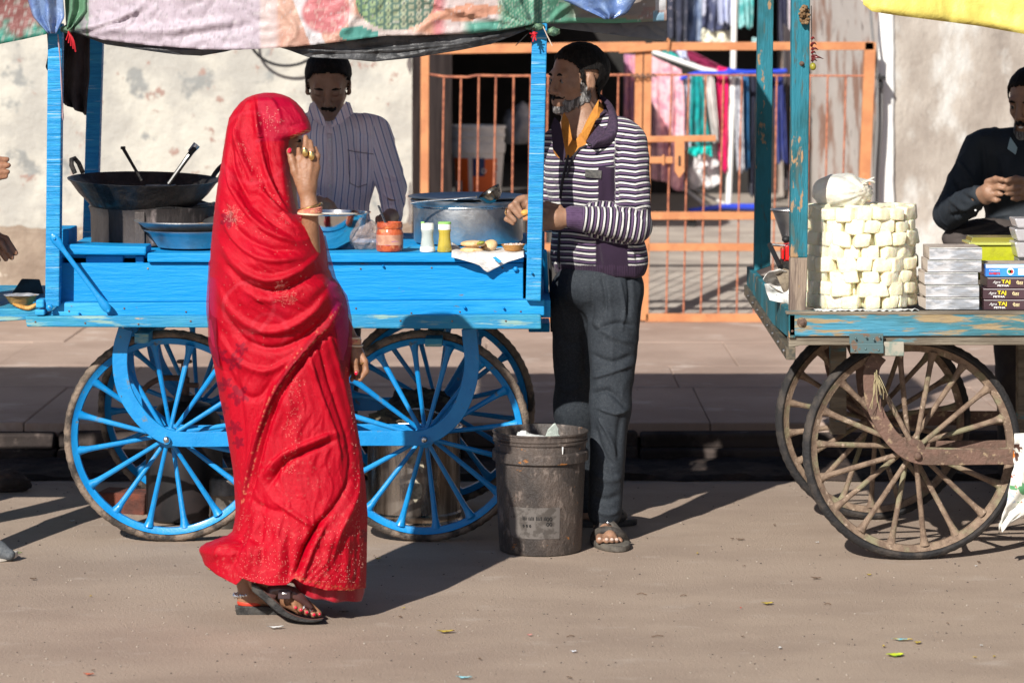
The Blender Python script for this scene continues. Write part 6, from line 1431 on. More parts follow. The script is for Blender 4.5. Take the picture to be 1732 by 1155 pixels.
# raised arm: upper arm down to the elbow, forearm up to the hand by the face
S.cap(q(448, 350, -.10), q(526, 455, -.10), .045, .031, .02).cap(q(526, 455, -.10), q(524, 352, -.165), .031, .0235, .012).cap(q(524, 352, -.165), q(519, 322, -.155), .0255, .0235, .01)
S.cap(q(517, 318, -.155), q(509, 279, -.150), .023, .015, .014).cap(q(519, 318, -.155), q(518, 275, -.152), .022, .0155, .012).cap(q(521, 318, -.153), q(527, 277, -.150), .022, .015, .012).cap(q(522, 316, -.150), q(535, 283, -.144), .019, .013, .012)
fingers(S, [([q(508, 282, -.150), q(506, 266, -.146), q(505, 253, -.132)], [.0095, .0088, .0075]),
            ([q(516, 276, -.154), q(516, 254, -.158), q(517, 232, -.140)], [.0098, .0092, .0075]),
            ([q(526, 276, -.152), q(527, 256, -.156), q(525, 240, -.140)], [.0095, .0088, .0072]),
            ([q(535, 282, -.146), q(537, 264, -.148), q(533, 251, -.136)], [.0085, .008, .0065]),
            ([q(507, 310, -.158), q(499, 290, -.160), q(494, 272, -.156), q(489, 255, -.148)], [.014, .0125, .0105, .0085])])
# tendons on the back of the hand
for a, b in (((514, 312), (510, 282)), ((518, 312), (517, 278)), ((522, 312), (526, 279))): S.cap(q(a[0], a[1], -.176), q(b[0], b[1], -.166), .0035, .0045, .006)
# hanging arm and hand
S.cap(q(470, 345, .14), q(540, 470, .10), .045, .034, .03).cap(q(540, 470, .10), q(592, 572, .05), .032, .022, .02)
S.cap(q(593, 580, .05), q(601, 600, .045), .023, .026, .012).cap(q(601, 600, .045), q(606, 610, .04), .026, .022, .01)
fingers(S, [([q(610, 598, .03), q(617, 612, .02), q(619, 628, .015), q(609, 642, .01)], [.0105, .0098, .009, .0075]),
            ([q(604, 606, .05), q(610, 624, .045), q(603, 640, .03)], [.010, .0095, .0078]),
            ([q(598, 606, .06), q(601, 628, .055), q(595, 642, .04)], [.0098, .009, .0075]),
            ([q(594, 606, .07), q(593, 626, .07), q(588, 636, .06)], [.009, .008, .007]),
            ([q(596, 592, .02), q(600, 612, .005), q(603, 630, .0)], [.0115, .0105, .0085])])
# legs and feet
S.cap(q(480, 580, -.03), q(500, 780, -.05), .11, .07, .04).cap(q(500, 780, -.05), q(462, 965, -.07), .065, .036, .03)
S.cap(q(455, 580, .06), q(440, 780, .08), .11, .07, .04).cap(q(440, 780, .08), q(418, 985, .06), .06, .033, .03)
S.ell(q(424, 1012, .05), (.040, .030, .030), .02).cap(q(424, 1005, .05), q(500, 1026, .06), .028, .022, .02)
S.cap(q(452, 975, -.075), q(435, 984, -.07), .030, .026, .02).cap(q(455, 982, -.075), q(488, 1012, -.085), .030, .024, .02).cap(q(488, 1012, -.085), q(508, 1028, -.09), .026, .019, .015)
fingers(S, [([q(497, 1016, -.115), q(499, 1027, -.135)], [.010, .0085]), ([q(503, 1018, -.110), q(508, 1031, -.130)], [.010, .0085]), ([q(509, 1022, -.10), q(518, 1035, -.120)], [.0105, .0088]),
            ([q(515, 1026, -.09), q(530, 1039, -.105)], [.011, .0095]), ([q(520, 1022, -.07), q(538, 1037, -.085)], [.013, .0115])], .008)
woman = skin(S, 'person', M['skin_w'], 'person in a red sari walking past the blue cart, one hand raised to the face', loc=(XS(470, YW_), YW_, 0))
hw.eyes(woman); M['hair']
MB().tube([q(488, 259, -.162), q(490, 255, -.160), q(491, 252, -.155)], [.004, .0065, .004], 10).build('nail', mat('red_nail', (.62, .005, .04), rough=.2, coat=1), woman, smooth=True)
MB().ell(q(602.5, 631, -.012), (.005, .004, .007), 10, 8).build('nail', bpy.data.materials['red_nail'], woman, smooth=True)
nl = bpy.data.materials['red_nail']
for x, y, dy in ((500, 1029, -.141), (509, 1033, -.137), (519, 1037, -.127), (531, 1041, -.113), (540, 1040, -.093)): MB().ell(q(x, y - 2, dy), (.005, .004, .0045), 10, 6).build('nail', nl, woman, smooth=True)
M['gold'] = mat('gold', (.85, .58, .22), rough=.22, metal=1, scale=30); M['silver'] = mat('silver', (.85, .85, .86), rough=.25, metal=1)
for x, y, dy in ((516, 258, -.172), (527, 264, -.170)):
    r0 = MB().ell(q(x, y, dy), (.0085, .004, .013), 14, 10).jitter(.0008, 3).build('ring', M['gold'], woman, smooth=True)
MB().tube([q(612, 614, .02) + .0115 * np.array([math.cos(t), math.sin(t), .3 * math.cos(t)]) for t in np.linspace(0, 6.28, 15)[:-1]], .002, 6, loop=True).build('ring', M['gold'], woman, smooth=True)
def bangle(c, r, t, m_, tilt, ax=0):
    cc = np.array(c); pts = [cc + np.array([r * math.cos(a), r * math.sin(a), r * (tilt * math.cos(a) + ax * math.sin(a))]) for a in np.linspace(0, 2 * math.pi, 33)[:-1]]
    MB().tube(pts, t, 8, loop=True).build('bangle', m_, woman, smooth=True)
M['bang_p'] = mat('coral_bangle', (.72, .20, .15), (.75, .42, .22), rough=.4, scale=60, bump=2, bscale=180)
bangle(q(524, 350, -.163), .034, .0028, M['gold'], .30); bangle(q(525, 362, -.165), .036, .0026, mat('ivory', (.75, .60, .42), rough=.4), -.05)
for i in range(3): bangle(q(524.5, 354 + i * 2.6, -.164), .033, .0036, M['bang_p'], .14 - .05 * i)
bangle(q(592, 570, .05), .030, .0028, bpy.data.materials['ivory'], -.1); bangle(q(594, 583, .05), .033, .0028, bpy.data.materials['ivory'], -.1)
for i in range(3): bangle(q(592.6, 573.5 + 3 * i, .05), .030, .0036, M['bang_p'], -.1)
an = MB()
for i in range(26):
    a = 2 * math.pi * i / 26; c = q(416, 1003, .055) + np.array([.036 * math.cos(a), .034 * math.sin(a), .006 * math.cos(a)]); an.ell(c, (.0045, .0045, .0045 + .003 * (i % 3 == 0)), 7, 5)
an.build('anklet', M['silver'], woman, smooth=True)
for x, y, dy in ((515, 1028, -.112), (526, 1031, -.10)): MB().ell(q(x, y, dy - .012), (.007, .004, .006), 8, 6).jitter(.001, 2).build('toe_ring', M['silver'], woman, smooth=True)
MB().ell(q(425, 1018, .05), (.0425, .0325, .0205), 24, 14).build('dyed_heel', mat('red_dyed_skin', (.62, .055, .025), (.5, .04, .02), rough=.5, scale=30), woman, smooth=True)
# sandals
M['sole'] = mat('black_sole', (.014, .013, .013), (.05, .045, .04), rough=.55, scale=30, bump=1); M['insole'] = mat('brown_insole', (.10, .045, .035), rough=.5); M['strap'] = mat('brown_strap', (.075, .032, .03), (.11, .05, .045), rough=.32, scale=20, coat=.3)
def sole(name, top, bot, y0, y1, m_, par):
    n = len(top); V = []; F = []
    for yy in (y0, y1):
        for (x, y) in top: V.append(P(x, y, yy if not callable(yy) else yy(x)))
        for (x, y) in bot: V.append(P(x, y, yy if not callable(yy) else yy(x)))
    f = lambda a, b: a * 2 * n + b
    for i in range(n - 1):
        F += [(f(0, i), f(0, i + 1), f(0, n + i + 1), f(0, n + i)), (f(1, i + 1), f(1, i), f(1, n + i), f(1, n + i + 1)), (f(0, i + 1), f(0, i), f(1, i), f(1, i + 1)), (f(0, n + i), f(0, n + i + 1), f(1, n + i + 1), f(1, n + i))]
    F += [(f(0, 0), f(0, n), f(1, n), f(1, 0)), (f(0, n - 1), f(1, n - 1), f(1, 2 * n - 1), f(0, 2 * n - 1))]
    return mesh_obj(name, V, F, m_, par, bevel=.004, smooth=True, angle=50)
w0 = lambda x: YW_ - .075 - .048 - .012 * math.sin((x - 425) / 122 * math.pi) - .022 * (x - 425) / 122
w1 = lambda x: YW_ - .075 + .03 + .018 * math.sin((x - 425) / 122 * math.pi) - .01 * (x - 425) / 122
tp = catmull([(425, 985, 0), (438, 992, 0), (452, 1005, 0), (470, 1020, 0), (485, 1034, 0), (507, 1044, 0), (530, 1048, 0), (547, 1046, 0)], 3); bt = catmull([(426, 999, 0), (437, 1008, 0), (452, 1021, 0), (470, 1036, 0), (487, 1045, 0), (507, 1051, 0), (530, 1052.5, 0), (545, 1049, 0)], 3)
sd = sole('sandal', [p[:2] for p in tp], [p[:2] for p in bt], w0, w1, M['sole'], woman)
tp2 = [(p[0], p[1] - 1.6) for p in tp]; sole('insole', tp2, [p[:2] for p in tp], lambda x: w0(x) + .003, lambda x: w1(x) - .003, M['insole'], sd)
def strapband(path, hw_, m_, par, name='strap'):
    pts = catmull(path, 6); V = []; F = []
    for i, p in enumerate(pts):
        t = pts[min(i + 1, len(pts) - 1)] - pts[max(i - 1, 0)]; t /= np.linalg.norm(t); n = np.array([0, -1, .35]); w = np.cross(t, n); w /= np.linalg.norm(w)
        k = hw_[0] + (hw_[1] - hw_[0]) * i / (len(pts) - 1); V += [p + w * k, p - w * k]
    for i in range(len(pts) - 1): F.append((2 * i, 2 * i + 1, 2 * i + 3, 2 * i + 2))
    return mesh_obj(name, V, F, m_, par, smooth=True, solid=.003, angle=180)
strapband([q(456, 1008, -.122), q(464, 996, -.125), q(480, 996, -.13), q(494, 1000, -.128), q(503, 1006, -.10)], (.017, .013), M['strap'], sd)
strapband([q(494, 1000, -.130), q(506, 1009, -.128), q(517, 1019, -.122), q(528, 1029, -.114)], (.016, .006), M['strap'], sd)
MB().box(XS(471, 8.69), XS(492, 8.69), 8.672, 8.682, ZS(1011, 8.69), ZS(997, 8.69)).build('buckle', mat('dark_buckle', (.10, .07, .08), rough=.25, metal=.6, coat=.5), sd, bevel=.003)
MB().ell(q(481, 1003.5, -.150), (.009, .002, .0035), 14, 8).build('badge', M['silver'], sd, smooth=True)
sd2 = sole('sandal', [(397, 1022), (410, 1024), (430, 1025), (450, 1024), (480, 1030), (500, 1034)], [(400, 1041), (410, 1041), (430, 1041), (450, 1041), (480, 1041), (500, 1041)], lambda x: 8.835, lambda x: 8.91, M['sole'], woman)

# the sari: one draped sheet round body and head, with a face opening on its right
rowsL = [(158, 447), (161, 432), (166, 418), (174, 407), (186, 397), (200, 388), (218, 384), (240, 381), (270, 376), (300, 371), (340, 365), (380, 361), (420, 357), (480, 354), (540, 353), (600, 359), (633, 365), (680, 374), (720, 382), (760, 389), (800, 395), (866, 399), (885, 397), (900, 394), (908, 385), (915, 362), (921, 346), (930, 337), (945, 343), (1020, 350)]
rowsR = [(158, 463), (161, 478), (166, 490), (174, 501), (186, 512), (200, 520), (212, 525), (219, 526), (224, 523), (229, 506), (236, 489), (260, 486), (300, 490), (340, 497), (360, 503), (366, 516), (372, 530), (380, 539), (395, 546), (420, 551), (455, 555), (470, 562), (482, 574), (500, 583), (520, 588), (560, 590), (600, 587), (641, 590), (691, 598), (766, 611), (820, 618), (870, 621), (930, 620), (1020, 617)]
bfT = [(158, .01), (166, .05), (180, .075), (200, .092), (240, .10), (280, .115), (330, .15), (380, .225), (440, .25), (500, .225), (560, .18), (640, .165), (800, .165), (900, .185), (1020, .20)]
bbT = [(158, .01), (166, .05), (180, .075), (200, .092), (240, .10), (300, .13), (360, .17), (480, .18), (640, .17), (900, .19), (1020, .20)]
hem = interp([(330, 931), (337, 932), (347, 955), (366, 971), (399, 989), (406, 982), (410, 977), (424, 983), (457, 990), (486, 988), (497, 977), (515, 988), (553, 998), (590, 998), (617, 994), (630, 994)])
T = lambda tab, y: np.interp(y, [t[0] for t in tab], [t[1] for t in tab])
nr, na = 400, 330
ys = np.concatenate([158 + 30 * (np.linspace(0, 1, 40) ** 1.6), np.linspace(188.5, 1020, nr - 40)]); nr = len(ys)
A = np.linspace(0, 2 * np.pi, na, endpoint=False)
l = T(rowsL, ys); r = T(rowsR, ys); cxp = (l + r) / 2; hx = (r - l) / 2; bf = T(bfT, ys); bb = T(bbT, ys)
exr = np.interp(ys, [158, 185, 238, 335, 372, 400], [.90, .86, .55, .52, .8, .88])[:, None]
ca, sa = np.cos(A), np.sin(A)
X = XS(cxp[:, None] + hx[:, None] * np.sign(ca)[None] * np.abs(ca)[None] ** exr, YW_)
Yv = YW_ + .01 + np.where(sa[None] < 0, bf[:, None], bb[:, None]) * np.sign(sa) * np.abs(sa)[None] ** exr
Z = np.repeat(ZS(ys, YW_)[:, None], na, 1)
V = np.stack([X, Yv, Z], -1).reshape(-1, 3)
# keep the silhouette under perspective: use the pixel columns at the true depth of each point
V[:, 0] = V[:, 0] * V[:, 1] / YW_
V[:, 2] = H_CAM - (H_CAM - V[:, 2]) * (V[:, 1] / YW_) ** .5
idx = np.arange(nr * na).reshape(nr, na)
F = np.stack([idx[:-1], np.roll(idx, -1, 1)[:-1], np.roll(idx, -1, 1)[1:], idx[1:]], -1).reshape(-1, 4)
N = vnormals(V, F)
if N[idx[200, na * 3 // 4], 1] > 0: F = F[:, ::-1]; N = -N
fold = [([(431, 172), (437, 220), (449, 285), (476, 345), (505, 375)], 7, .013, -1), ([(441, 180), (450, 240), (464, 300), (485, 345)], 5, -.008),
  ([(408, 185), (400, 232), (418, 290), (455, 345), (512, 392)], 8, .013, 1), ([(392, 225), (398, 290), (436, 352), (500, 402)], 6, -.011), ([(380, 270), (396, 330), (440, 385), (505, 415)], 8, .012, 1),
  ([(372, 325), (400, 388), (450, 418), (520, 425)], 7, -.010), ([(368, 350), (396, 405), (446, 440), (516, 438)], 9, .013, 1), ([(366, 395), (400, 445), (452, 470), (505, 455), (545, 425)], 11, .017, -1),
  ([(368, 425), (415, 482), (478, 492), (545, 455)], 7, -.016), ([(535, 392), (551, 440), (546, 478), (514, 504)], 11, .012), ([(362, 470), (398, 528), (456, 556), (520, 530), (566, 478)], 13, .016, -1),
  ([(366, 510), (410, 572), (466, 590), (530, 560), (574, 505)], 7, -.013), ([(362, 545), (400, 605), (450, 625), (500, 600)], 10, .010, -1), ([(372, 600), (405, 660), (436, 672), (462, 640)], 7, -.009),
  ([(588, 498), (562, 540), (520, 584), (472, 650), (442, 722), (422, 800), (406, 868)], 6, .018, -1), ([(592, 512), (568, 552), (528, 594), (481, 660), (452, 730), (432, 806), (412, 876)], 5, -.013),
  ([(376, 500), (376, 600), (392, 700), (402, 800)], 8, .007), ([(398, 600), (412, 700), (414, 790)], 5, -.006), ([(420, 560), (408, 620), (420, 720)], 8, .005),
  ([(548, 545), (572, 620), (592, 700), (606, 762), (604, 830), (575, 890), (560, 950)], 9, .017, 1), ([(534, 560), (556, 640), (580, 715), (592, 770), (588, 820)], 5, -.015), ([(560, 560), (584, 640), (604, 720)], 4, -.009), ([(520, 590), (540, 660), (566, 730), (578, 790)], 7, .011, -1),
  ([(574, 742), (522, 762), (482, 784), (452, 826)], 6, -.014), ([(572, 728), (520, 748), (474, 770), (440, 812)], 9, .012, 1), ([(600, 795), (572, 850), (532, 896), (505, 950)], 6, -.017), ([(608, 815), (586, 872), (560, 915), (548, 965)], 10, .013),
  ([(478, 664), (500, 720), (496, 780)], 14, .008), ([(446, 836), (440, 900), (446, 968)], 9, -.010), ([(462, 846), (500, 872), (530, 892)], 8, .010, 1), ([(418, 838), (440, 856), (480, 868)], 6, -.007), ([(402, 884), (378, 916), (360, 944)], 6, .012), ([(424, 872), (406, 915), (392, 962)], 6, -.012), ([(438, 872), (424, 920), (420, 970)], 7, .008),
  ([(542, 880), (516, 930), (498, 974)], 4, -.016), ([(552, 880), (526, 932), (508, 984)], 5, .012), ([(590, 900), (584, 950), (586, 990)], 7, .009), ([(600, 880), (604, 940), (602, 990)], 5, -.008), ([(466, 880), (474, 930), (470, 985)], 8, .008), ([(486, 900), (490, 950), (486, 985)], 5, -.008),
  ([(400, 470), (430, 500), (470, 508)], 7, .006), ([(470, 400), (500, 408), (530, 402)], 5, .006), ([(440, 300), (452, 340), (484, 372)], 4, .006), ([(400, 210), (398, 250), (408, 300)], 5, .006), ([(412, 180), (440, 172), (470, 178)], 6, .004), ([(424, 166), (408, 200), (396, 250)], 5, .006), ([(452, 164), (470, 190), (474, 215)], 5, .005), ([(490, 174), (506, 196), (516, 214)], 4, .004), ([(486, 232), (504, 225), (524, 216)], 3, .004), ([(488, 214), (506, 210), (520, 206)], 3, -.004), ([(395, 200), (388, 240), (392, 290)], 5, -.006), ([(470, 240), (476, 280), (482, 330)], 5, .005)]
px = 866 + V[:, 0] * F_PX / V[:, 1]; py = HOR + (H_CAM - V[:, 2]) * F_PX / V[:, 1]
wn_ = np.clip((py - 160) / 100, .15, 1)
fold = [(f[0], f[1] * .82, f[2] * 1.22) + tuple(f[3:]) for f in fold]
def ridged(x, y, fx, fy, seed, p=5):
    w = vnoise(np.stack([x, y, 0 * x], 1), .012, seed + 3, 2) * 40
    n_ = vnoise(np.stack([(x + w) * fx, (y + w) * fy, 0 * x], 1), 1., seed, 2); return (1 - np.abs(n_)) ** p
up_ = 1 - smooth01(py, 560, 680)
crisp = up_ * (.0046 * ridged(px * .75 - py * .66, px * .66 + py * .75, .075, .012, 21) + .0030 * ridged(px * .8 - py * .6, px * .6 + py * .8, .16, .025, 27)) + (1 - up_) * (.0048 * ridged(px + py * .12, py, .085, .006, 33) + .0024 * ridged(px - py * .15, py, .17, .012, 37))
crisp = crisp - crisp.mean()
d = strokes(V, N, fold, YW_) + crisp * wn_ + wn_ * (.0045 * vnoise(np.stack([px * .012 + py * .007, py * .004 - px * .006, V[:, 1] * 3], 1), 1.5, 3, 4) * 1.3 + .0009 * vnoise(V * [1, 1, .6], 38, 5, 3) + .0006 * vnoise(np.stack([px * .05 + py * .04, py * .008, V[:, 1] * 6], 1), 1.6, 8, 2))
back = np.clip(N[:, 1] * 1.5, 0, 1) * wn_; d += back * .010 * np.sin(V[:, 0] * 55 + V[:, 2] * 9)
side_fade = np.clip(1.15 - np.abs(N[:, 0]), 0.12, 1)
V = V + N * (d * side_fade)[:, None]
# hem
pxh = 866 + V[:, 0] * F_PX / V[:, 1]; zh = H_CAM - (np.array([hem(a) for a in pxh]) - HOR) * np.minimum(V[:, 1], YW_) / F_PX
low_ = V[:, 2] < zh; V[low_, 2] = zh[low_]
keep = ~(low_[F].all(1)); F2 = F[keep]
px = 866 + V[:, 0] * F_PX / V[:, 1]; py = HOR + (H_CAM - V[:, 2]) * F_PX / V[:, 1]
front = N[:, 1] < .15
n = len(V); C = np.tile(np.array([.56, .0003, .017]), (n, 1))
a = vnoise(np.stack([px, py, np.zeros(n)], 1), .018, 4, 4); b = vnoise(np.stack([px, py, np.zeros(n)], 1), .06, 6, 3); g_ = vnoise(np.stack([px, py, np.zeros(n)], 1), .35, 7, 2)
C[:] = C * (1 + .10 * a)[:, None]
def mixc(m, col):
    m = np.clip(m, 0, 1)[:, None]; C[:] = C * (1 - m) + np.array(col) * m
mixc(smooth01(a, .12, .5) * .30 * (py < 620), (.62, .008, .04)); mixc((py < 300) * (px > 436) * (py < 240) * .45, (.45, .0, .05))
mixc(smooth01(-px, -372, -356) * (py > 470) * (py < 600) * .35, (.45, .03, .20)); mixc(smooth01(px - (548 + (py - 480) * .18), 0, 12) * (py > 470) * (py < 610) * .55, (.36, .02, .20))
def star(cx_, cy_, r_, k, col, rot=0):
    th = np.arctan2(py - cy_, px - cx_); rr_ = np.hypot(px - cx_, py - cy_); lim = r_ * (.45 + .55 * np.abs(np.cos(2.5 * th + rot)) ** 1.5); mixc((rr_ < lim) * k * front * (g_ > -.45), col)
for (x, y, r_) in ((386, 372, 15), (372, 600, 14), (397, 612, 16), (382, 648, 12), (404, 668, 19), (377, 690, 11), (398, 722, 13), (404, 748, 11), (408, 590, 12), (618, 905, 12), (372, 655, 10)): star(x, y, r_, .62, (.16, .0, .02), x)
mixc((np.abs(np.hypot(px - 430, py - 250) - 60) < 3) * front * .16, (.75, .08, .13)); mixc((np.abs(np.hypot(px - 420, py - 520) - 42 - 5 * b) < 3.5) * front * .2, (.75, .10, .14)); mixc((np.abs(np.hypot(px - 455, py - 560) - 30) < 3) * front * .16, (.74, .08, .12))
mixc((g_ > .45) * (b > 0) * (py > 780) * .55, (.60, .10, .09)); mixc((g_ > .5) * (np.abs(px - 505 + (py - 640) * .1) < 14) * (py > 640) * (py < 790) * .6, (.62, .11, .10))
mixc((hem(500) - 0 * py > 0) * (np.abs(py - np.array([hem(v) for v in px])) < 9) * (px > 495) * .35 * (g_ > .3), (.70, .26, .12))
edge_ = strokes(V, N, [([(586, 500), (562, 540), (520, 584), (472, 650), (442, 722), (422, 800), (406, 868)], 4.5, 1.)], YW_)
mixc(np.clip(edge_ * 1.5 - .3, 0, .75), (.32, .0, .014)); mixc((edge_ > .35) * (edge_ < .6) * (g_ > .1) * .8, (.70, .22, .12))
mixc((py > 216) * (py < 236) * (px > 487) * front * .8, (.55, .0, .03))
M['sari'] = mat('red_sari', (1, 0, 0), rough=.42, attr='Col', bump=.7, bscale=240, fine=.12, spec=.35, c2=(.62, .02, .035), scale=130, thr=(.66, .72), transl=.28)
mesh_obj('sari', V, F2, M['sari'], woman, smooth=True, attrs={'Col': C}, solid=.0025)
M['veil'] = mat('sheer_veil', (.42, .004, .05), (.34, .002, .03), rough=.45, scale=40, alpha=.62, bump=.8, bscale=60, transl=.3)
def veil(tab, nm):
    def f(u, v):
        k = v * (len(tab) - 1); i = min(len(tab) - 2, int(k)); t = k - i; a, b = tab[i], tab[i + 1]
        y_ = a[0] + (b[0] - a[0]) * t; x0 = a[1] + (b[1] - a[1]) * t; x1 = a[2] + (b[2] - a[2]) * t
        p = P(x0 + (x1 - x0) * u, y_, YW_ - .10 + .10 * u); p[1] += .010 * math.sin(v * 17 + u * 4); return p
    MB().grid(14, 60, f).build(nm, M['veil'], woman, smooth=True, angle=180)
veil([(398, 538, 551), (430, 542, 558), (470, 545, 568), (500, 560, 588), (540, 566, 595), (580, 570, 596), (610, 572, 593), (640, 578, 590)], 'veil_edge')
veil([(440, 372, 354), (480, 368, 350), (530, 366, 349), (580, 366, 353), (620, 372, 362)], 'veil_edge')
# under layer peeping below the front panel
def under(u, v):
    px_ = 470 + 146 * u; top = 940; bot_ = float(np.interp(px_, [470, 497, 506, 519, 545, 569, 611, 616], [982, 985, 1000, 1009, 1014, 1018, 1016, 1000])); py_ = top + (bot_ - top) * v
    p = P(px_, py_, YW_ - .13 + .14 * (1 - math.sin(.25 + u * 2.7)) ); p[1] += .008 * math.sin(u * 26); return p
MB().grid(60, 24, under).build('petticoat', mat('dark_red_cloth', (.30, .001, .012), (.40, .02, .03), rough=.5, scale=120, thr=(.6, .68), sheen=.3), woman, smooth=True, solid=.003, angle=180)
# sequin flowers and glitter, sitting on the cloth
fr = np.where(front & (N[:, 1] < -.1))[0]; FP = np.stack([px[fr], py[fr]], 1)
rs = np.random.RandomState(4)
def onsurf(x, y): i = np.argmin((FP[:, 0] - x) ** 2 + (FP[:, 1] - y) ** 2); return V[fr[i]] + N[fr[i]] * .0022 if (abs(FP[i, 0] - x) + abs(FP[i, 1] - y)) < 5 else None
def glitter(pts, r_, m_, name):
    mb = MB()
    for x, y in pts:
        p = onsurf(x, y)
        if p is not None: mb.ell(p, (r_, r_ * .6, r_), 6, 4)
    if mb.v: mb.build(name, m_, woman, smooth=True, kind='stuff')
M['seq'] = mat('pale_sequins', (.85, .50, .40), rough=.35, metal=.3)
pts = []
for (cx_, cy_, r_) in ((456, 204, 24), (398, 372, 18), (480, 498, 20), (392, 360, 14), (493, 505, 10), (476, 484, 12)):
    for pet in range(7):
        a0 = pet * .9 + cx_
        for k in range(12): t = (k + 1) / 12; w = .34 * math.sin(math.pi * t); pts.append((cx_ + r_ * t * math.cos(a0 + w * rs.uniform(-1, 1)), cy_ + r_ * t * math.sin(a0 + w * rs.uniform(-1, 1))))
glitter(pts, .0009, M['seq'], 'sequin_flowers')
pts = [(rs.uniform(405, 610), 985 - 115 * rs.uniform(0, 1) ** 1.5) for _ in range(420)] + [(500 - (y - 640) * .08 + rs.normal() * 7, y) for y in rs.uniform(635, 800, 150)] + [(607 + rs.normal() * 3 - (900 - y) * .06, y) for y in rs.uniform(600, 960, 90)] + [(rs.uniform(375, 560), rs.uniform(300, 620)) for _ in range(90)] + [(405 + (y - 240) * .55 + rs.normal() * 5, y) for y in rs.uniform(240, 380, 70)]
glitter(pts, .00085, M['seq'], 'glitter')
pts = [(500 + i * 2.2 + rs.uniform(-.6, .6), 975 + i * .55 + rs.uniform(-2.5, 2.5)) for i in range(50)] + [(491 + i * .9, 231 - i * .32 + rs.uniform(-2, 2)) for i in range(36)]
glitter(pts, .0011, M['gold'], 'border_beads')
def cloth_sdf(S, name, m_, par, fold, Y0, h=.0042, seed=1, noise=.003, attrs=None, crease=.0, cut=None, fold_k=1.4, solid=0, smooth_it=2, col=None):
    V, F = S.mesh(h); V = vsmooth(V, F, smooth_it, .5); N = vnormals(V, F)
    fo = [(f[0], f[1], f[2] * fold_k) + tuple(f[3:]) for f in fold]
    d = strokes(V, N, fo, Y0) + noise * vnoise(V * [1, 1, .55], 9, seed, 3) + noise * .5 * vnoise(V * [1, 1, .7], 26, seed + 3, 2)
    if crease: d += crease * ((1 - np.abs(vnoise(V * [1, 1, .6], 11, seed + 9, 2))) ** 5 - .3)
    V = V + N * d[:, None]
    at = attrs(V, N) if attrs else None
    if cut is not None: F = F[~cut(V)[F].any(1)]
    return mesh_obj(name, V, F, m_, par, smooth=True, attrs=at, solid=solid), V, N
def seg_param(V, a, b):
    a = np.array(a, float); b = np.array(b, float); ab = b - a; L2 = ab.dot(ab); t = ((V - a) @ ab) / L2; tc = np.clip(t, -.1, 1.1)
    return t * math.sqrt(L2), np.linalg.norm(V - a - tc[:, None] * ab, axis=1)

# ------------------------------------------------ standing customer in the striped jacket
YM = 10.2; q = pp(YM)
fT = np.array([-.78, -.62, 0]); sT = np.array([.62, -.78, 0])
S = SDF(); hm = Head(q(975, 134, -.01), (-.865, -.50, -.05), 1.01); hm.build(S)
S.cap(q(984, 165), q(982, 222, -.02), .056, .066, .02)
S.cap(q(985, 240, .02), q(1040, 240, -.06), .08, .075, .06).cap(q(1008, 270), q(1010, 450), .11, .11, .06)
sl_, el_, wl_ = q(1064, 244, -.10), q(1074, 382, -.17), q(962, 368, -.20)
S.cap(sl_, el_, .045, .038, .03).cap(el_, wl_, .038, .027, .01)
S.cap(wl_, q(938, 368, -.21), .027, .034, .015).cap(q(944, 374, -.20), q(922, 376, -.20), .030, .026, .015)
fingers(S, [([q(930, 356, -.215), q(910, 352, -.22), q(898, 356, -.215)], [.0115, .010, .008]), ([q(928, 366, -.215), q(908, 364, -.22), q(896, 366, -.215)], [.0115, .010, .008]),
            ([q(926, 376, -.21), q(908, 376, -.215), q(898, 374, -.21)], [.011, .0098, .008]), ([q(924, 386, -.20), q(910, 387, -.20), q(902, 384, -.20)], [.010, .009, .0075]), ([q(946, 352, -.20), q(925, 346, -.20), q(906, 350, -.20)], [.0125, .011, .009])])
S.cap(q(948, 250, .16), q(930, 365, .12), .045, .036, .03).cap(q(930, 365, .12), q(908, 358, -.17), .036, .027, .01)
S.cap(q(905, 356, -.18), q(888, 344, -.20), .026, .024, .015)
S.cap(q(892, 338, -.20), q(878, 340, -.21), .017, .016, .015)
fingers(S, [([q(886, 335, -.215), q(872, 343, -.232), q(881, 358, -.235)], [.0100, .0098, .0085]), ([q(880, 337, -.21), q(864, 350, -.225), q(879, 367, -.23)], [.0100, .0096, .0085]),
            ([q(876, 343, -.205), q(858, 360, -.215), q(871, 373, -.22)], [.0098, .0092, .008]), ([q(874, 352, -.20), q(857, 371, -.205), q(868, 378, -.21)], [.0092, .0086, .0075]), ([q(896, 345, -.225), q(893, 358, -.235), q(885, 364, -.24)], [.011, .010, .0085])])
S.cap(q(1035, 480, -.03), q(1030, 690, -.11), .065, .040, .03).cap(q(1030, 690, -.11), q(1022, 870, -.13), .036, .030, .02).cap(q(985, 480, .08), q(978, 690, .17), .065, .040, .03).cap(q(978, 690, .17), q(990, 855, .24), .038, .030, .02)
S.ell(q(1022, 893, -.13), (.034, .05, .032), .02).cap(q(1022, 893, -.15), q(1032, 908, -.24), .032, .022, .02)
fingers(S, [([q(1014, 908, -.24), q(1014, 913, -.275)], [.013, .0125]), ([q(1024, 909, -.25), q(1026, 914, -.280)], [.010, .0098]), ([q(1032, 909, -.25), q(1035, 914, -.275)], [.0095, .0092]), ([q(1039, 909, -.24), q(1043, 914, -.265)], [.009, .0088]), ([q(1045, 909, -.22), q(1050, 914, -.245)], [.0085, .008])], .006)
S.cap(q(990, 868, .24), q(1040, 872, .20), .032, .024, .02)
man = skin(S, 'person', M['skin_d'], 'bearded man in a dark and white striped jacket standing beside the black bucket', loc=(XS(1010, YM), YM, 0), seed=2)
hm.eyes(man)
shell(man, hm, M['hair'], 'hair', hairline(), .0085, 3)
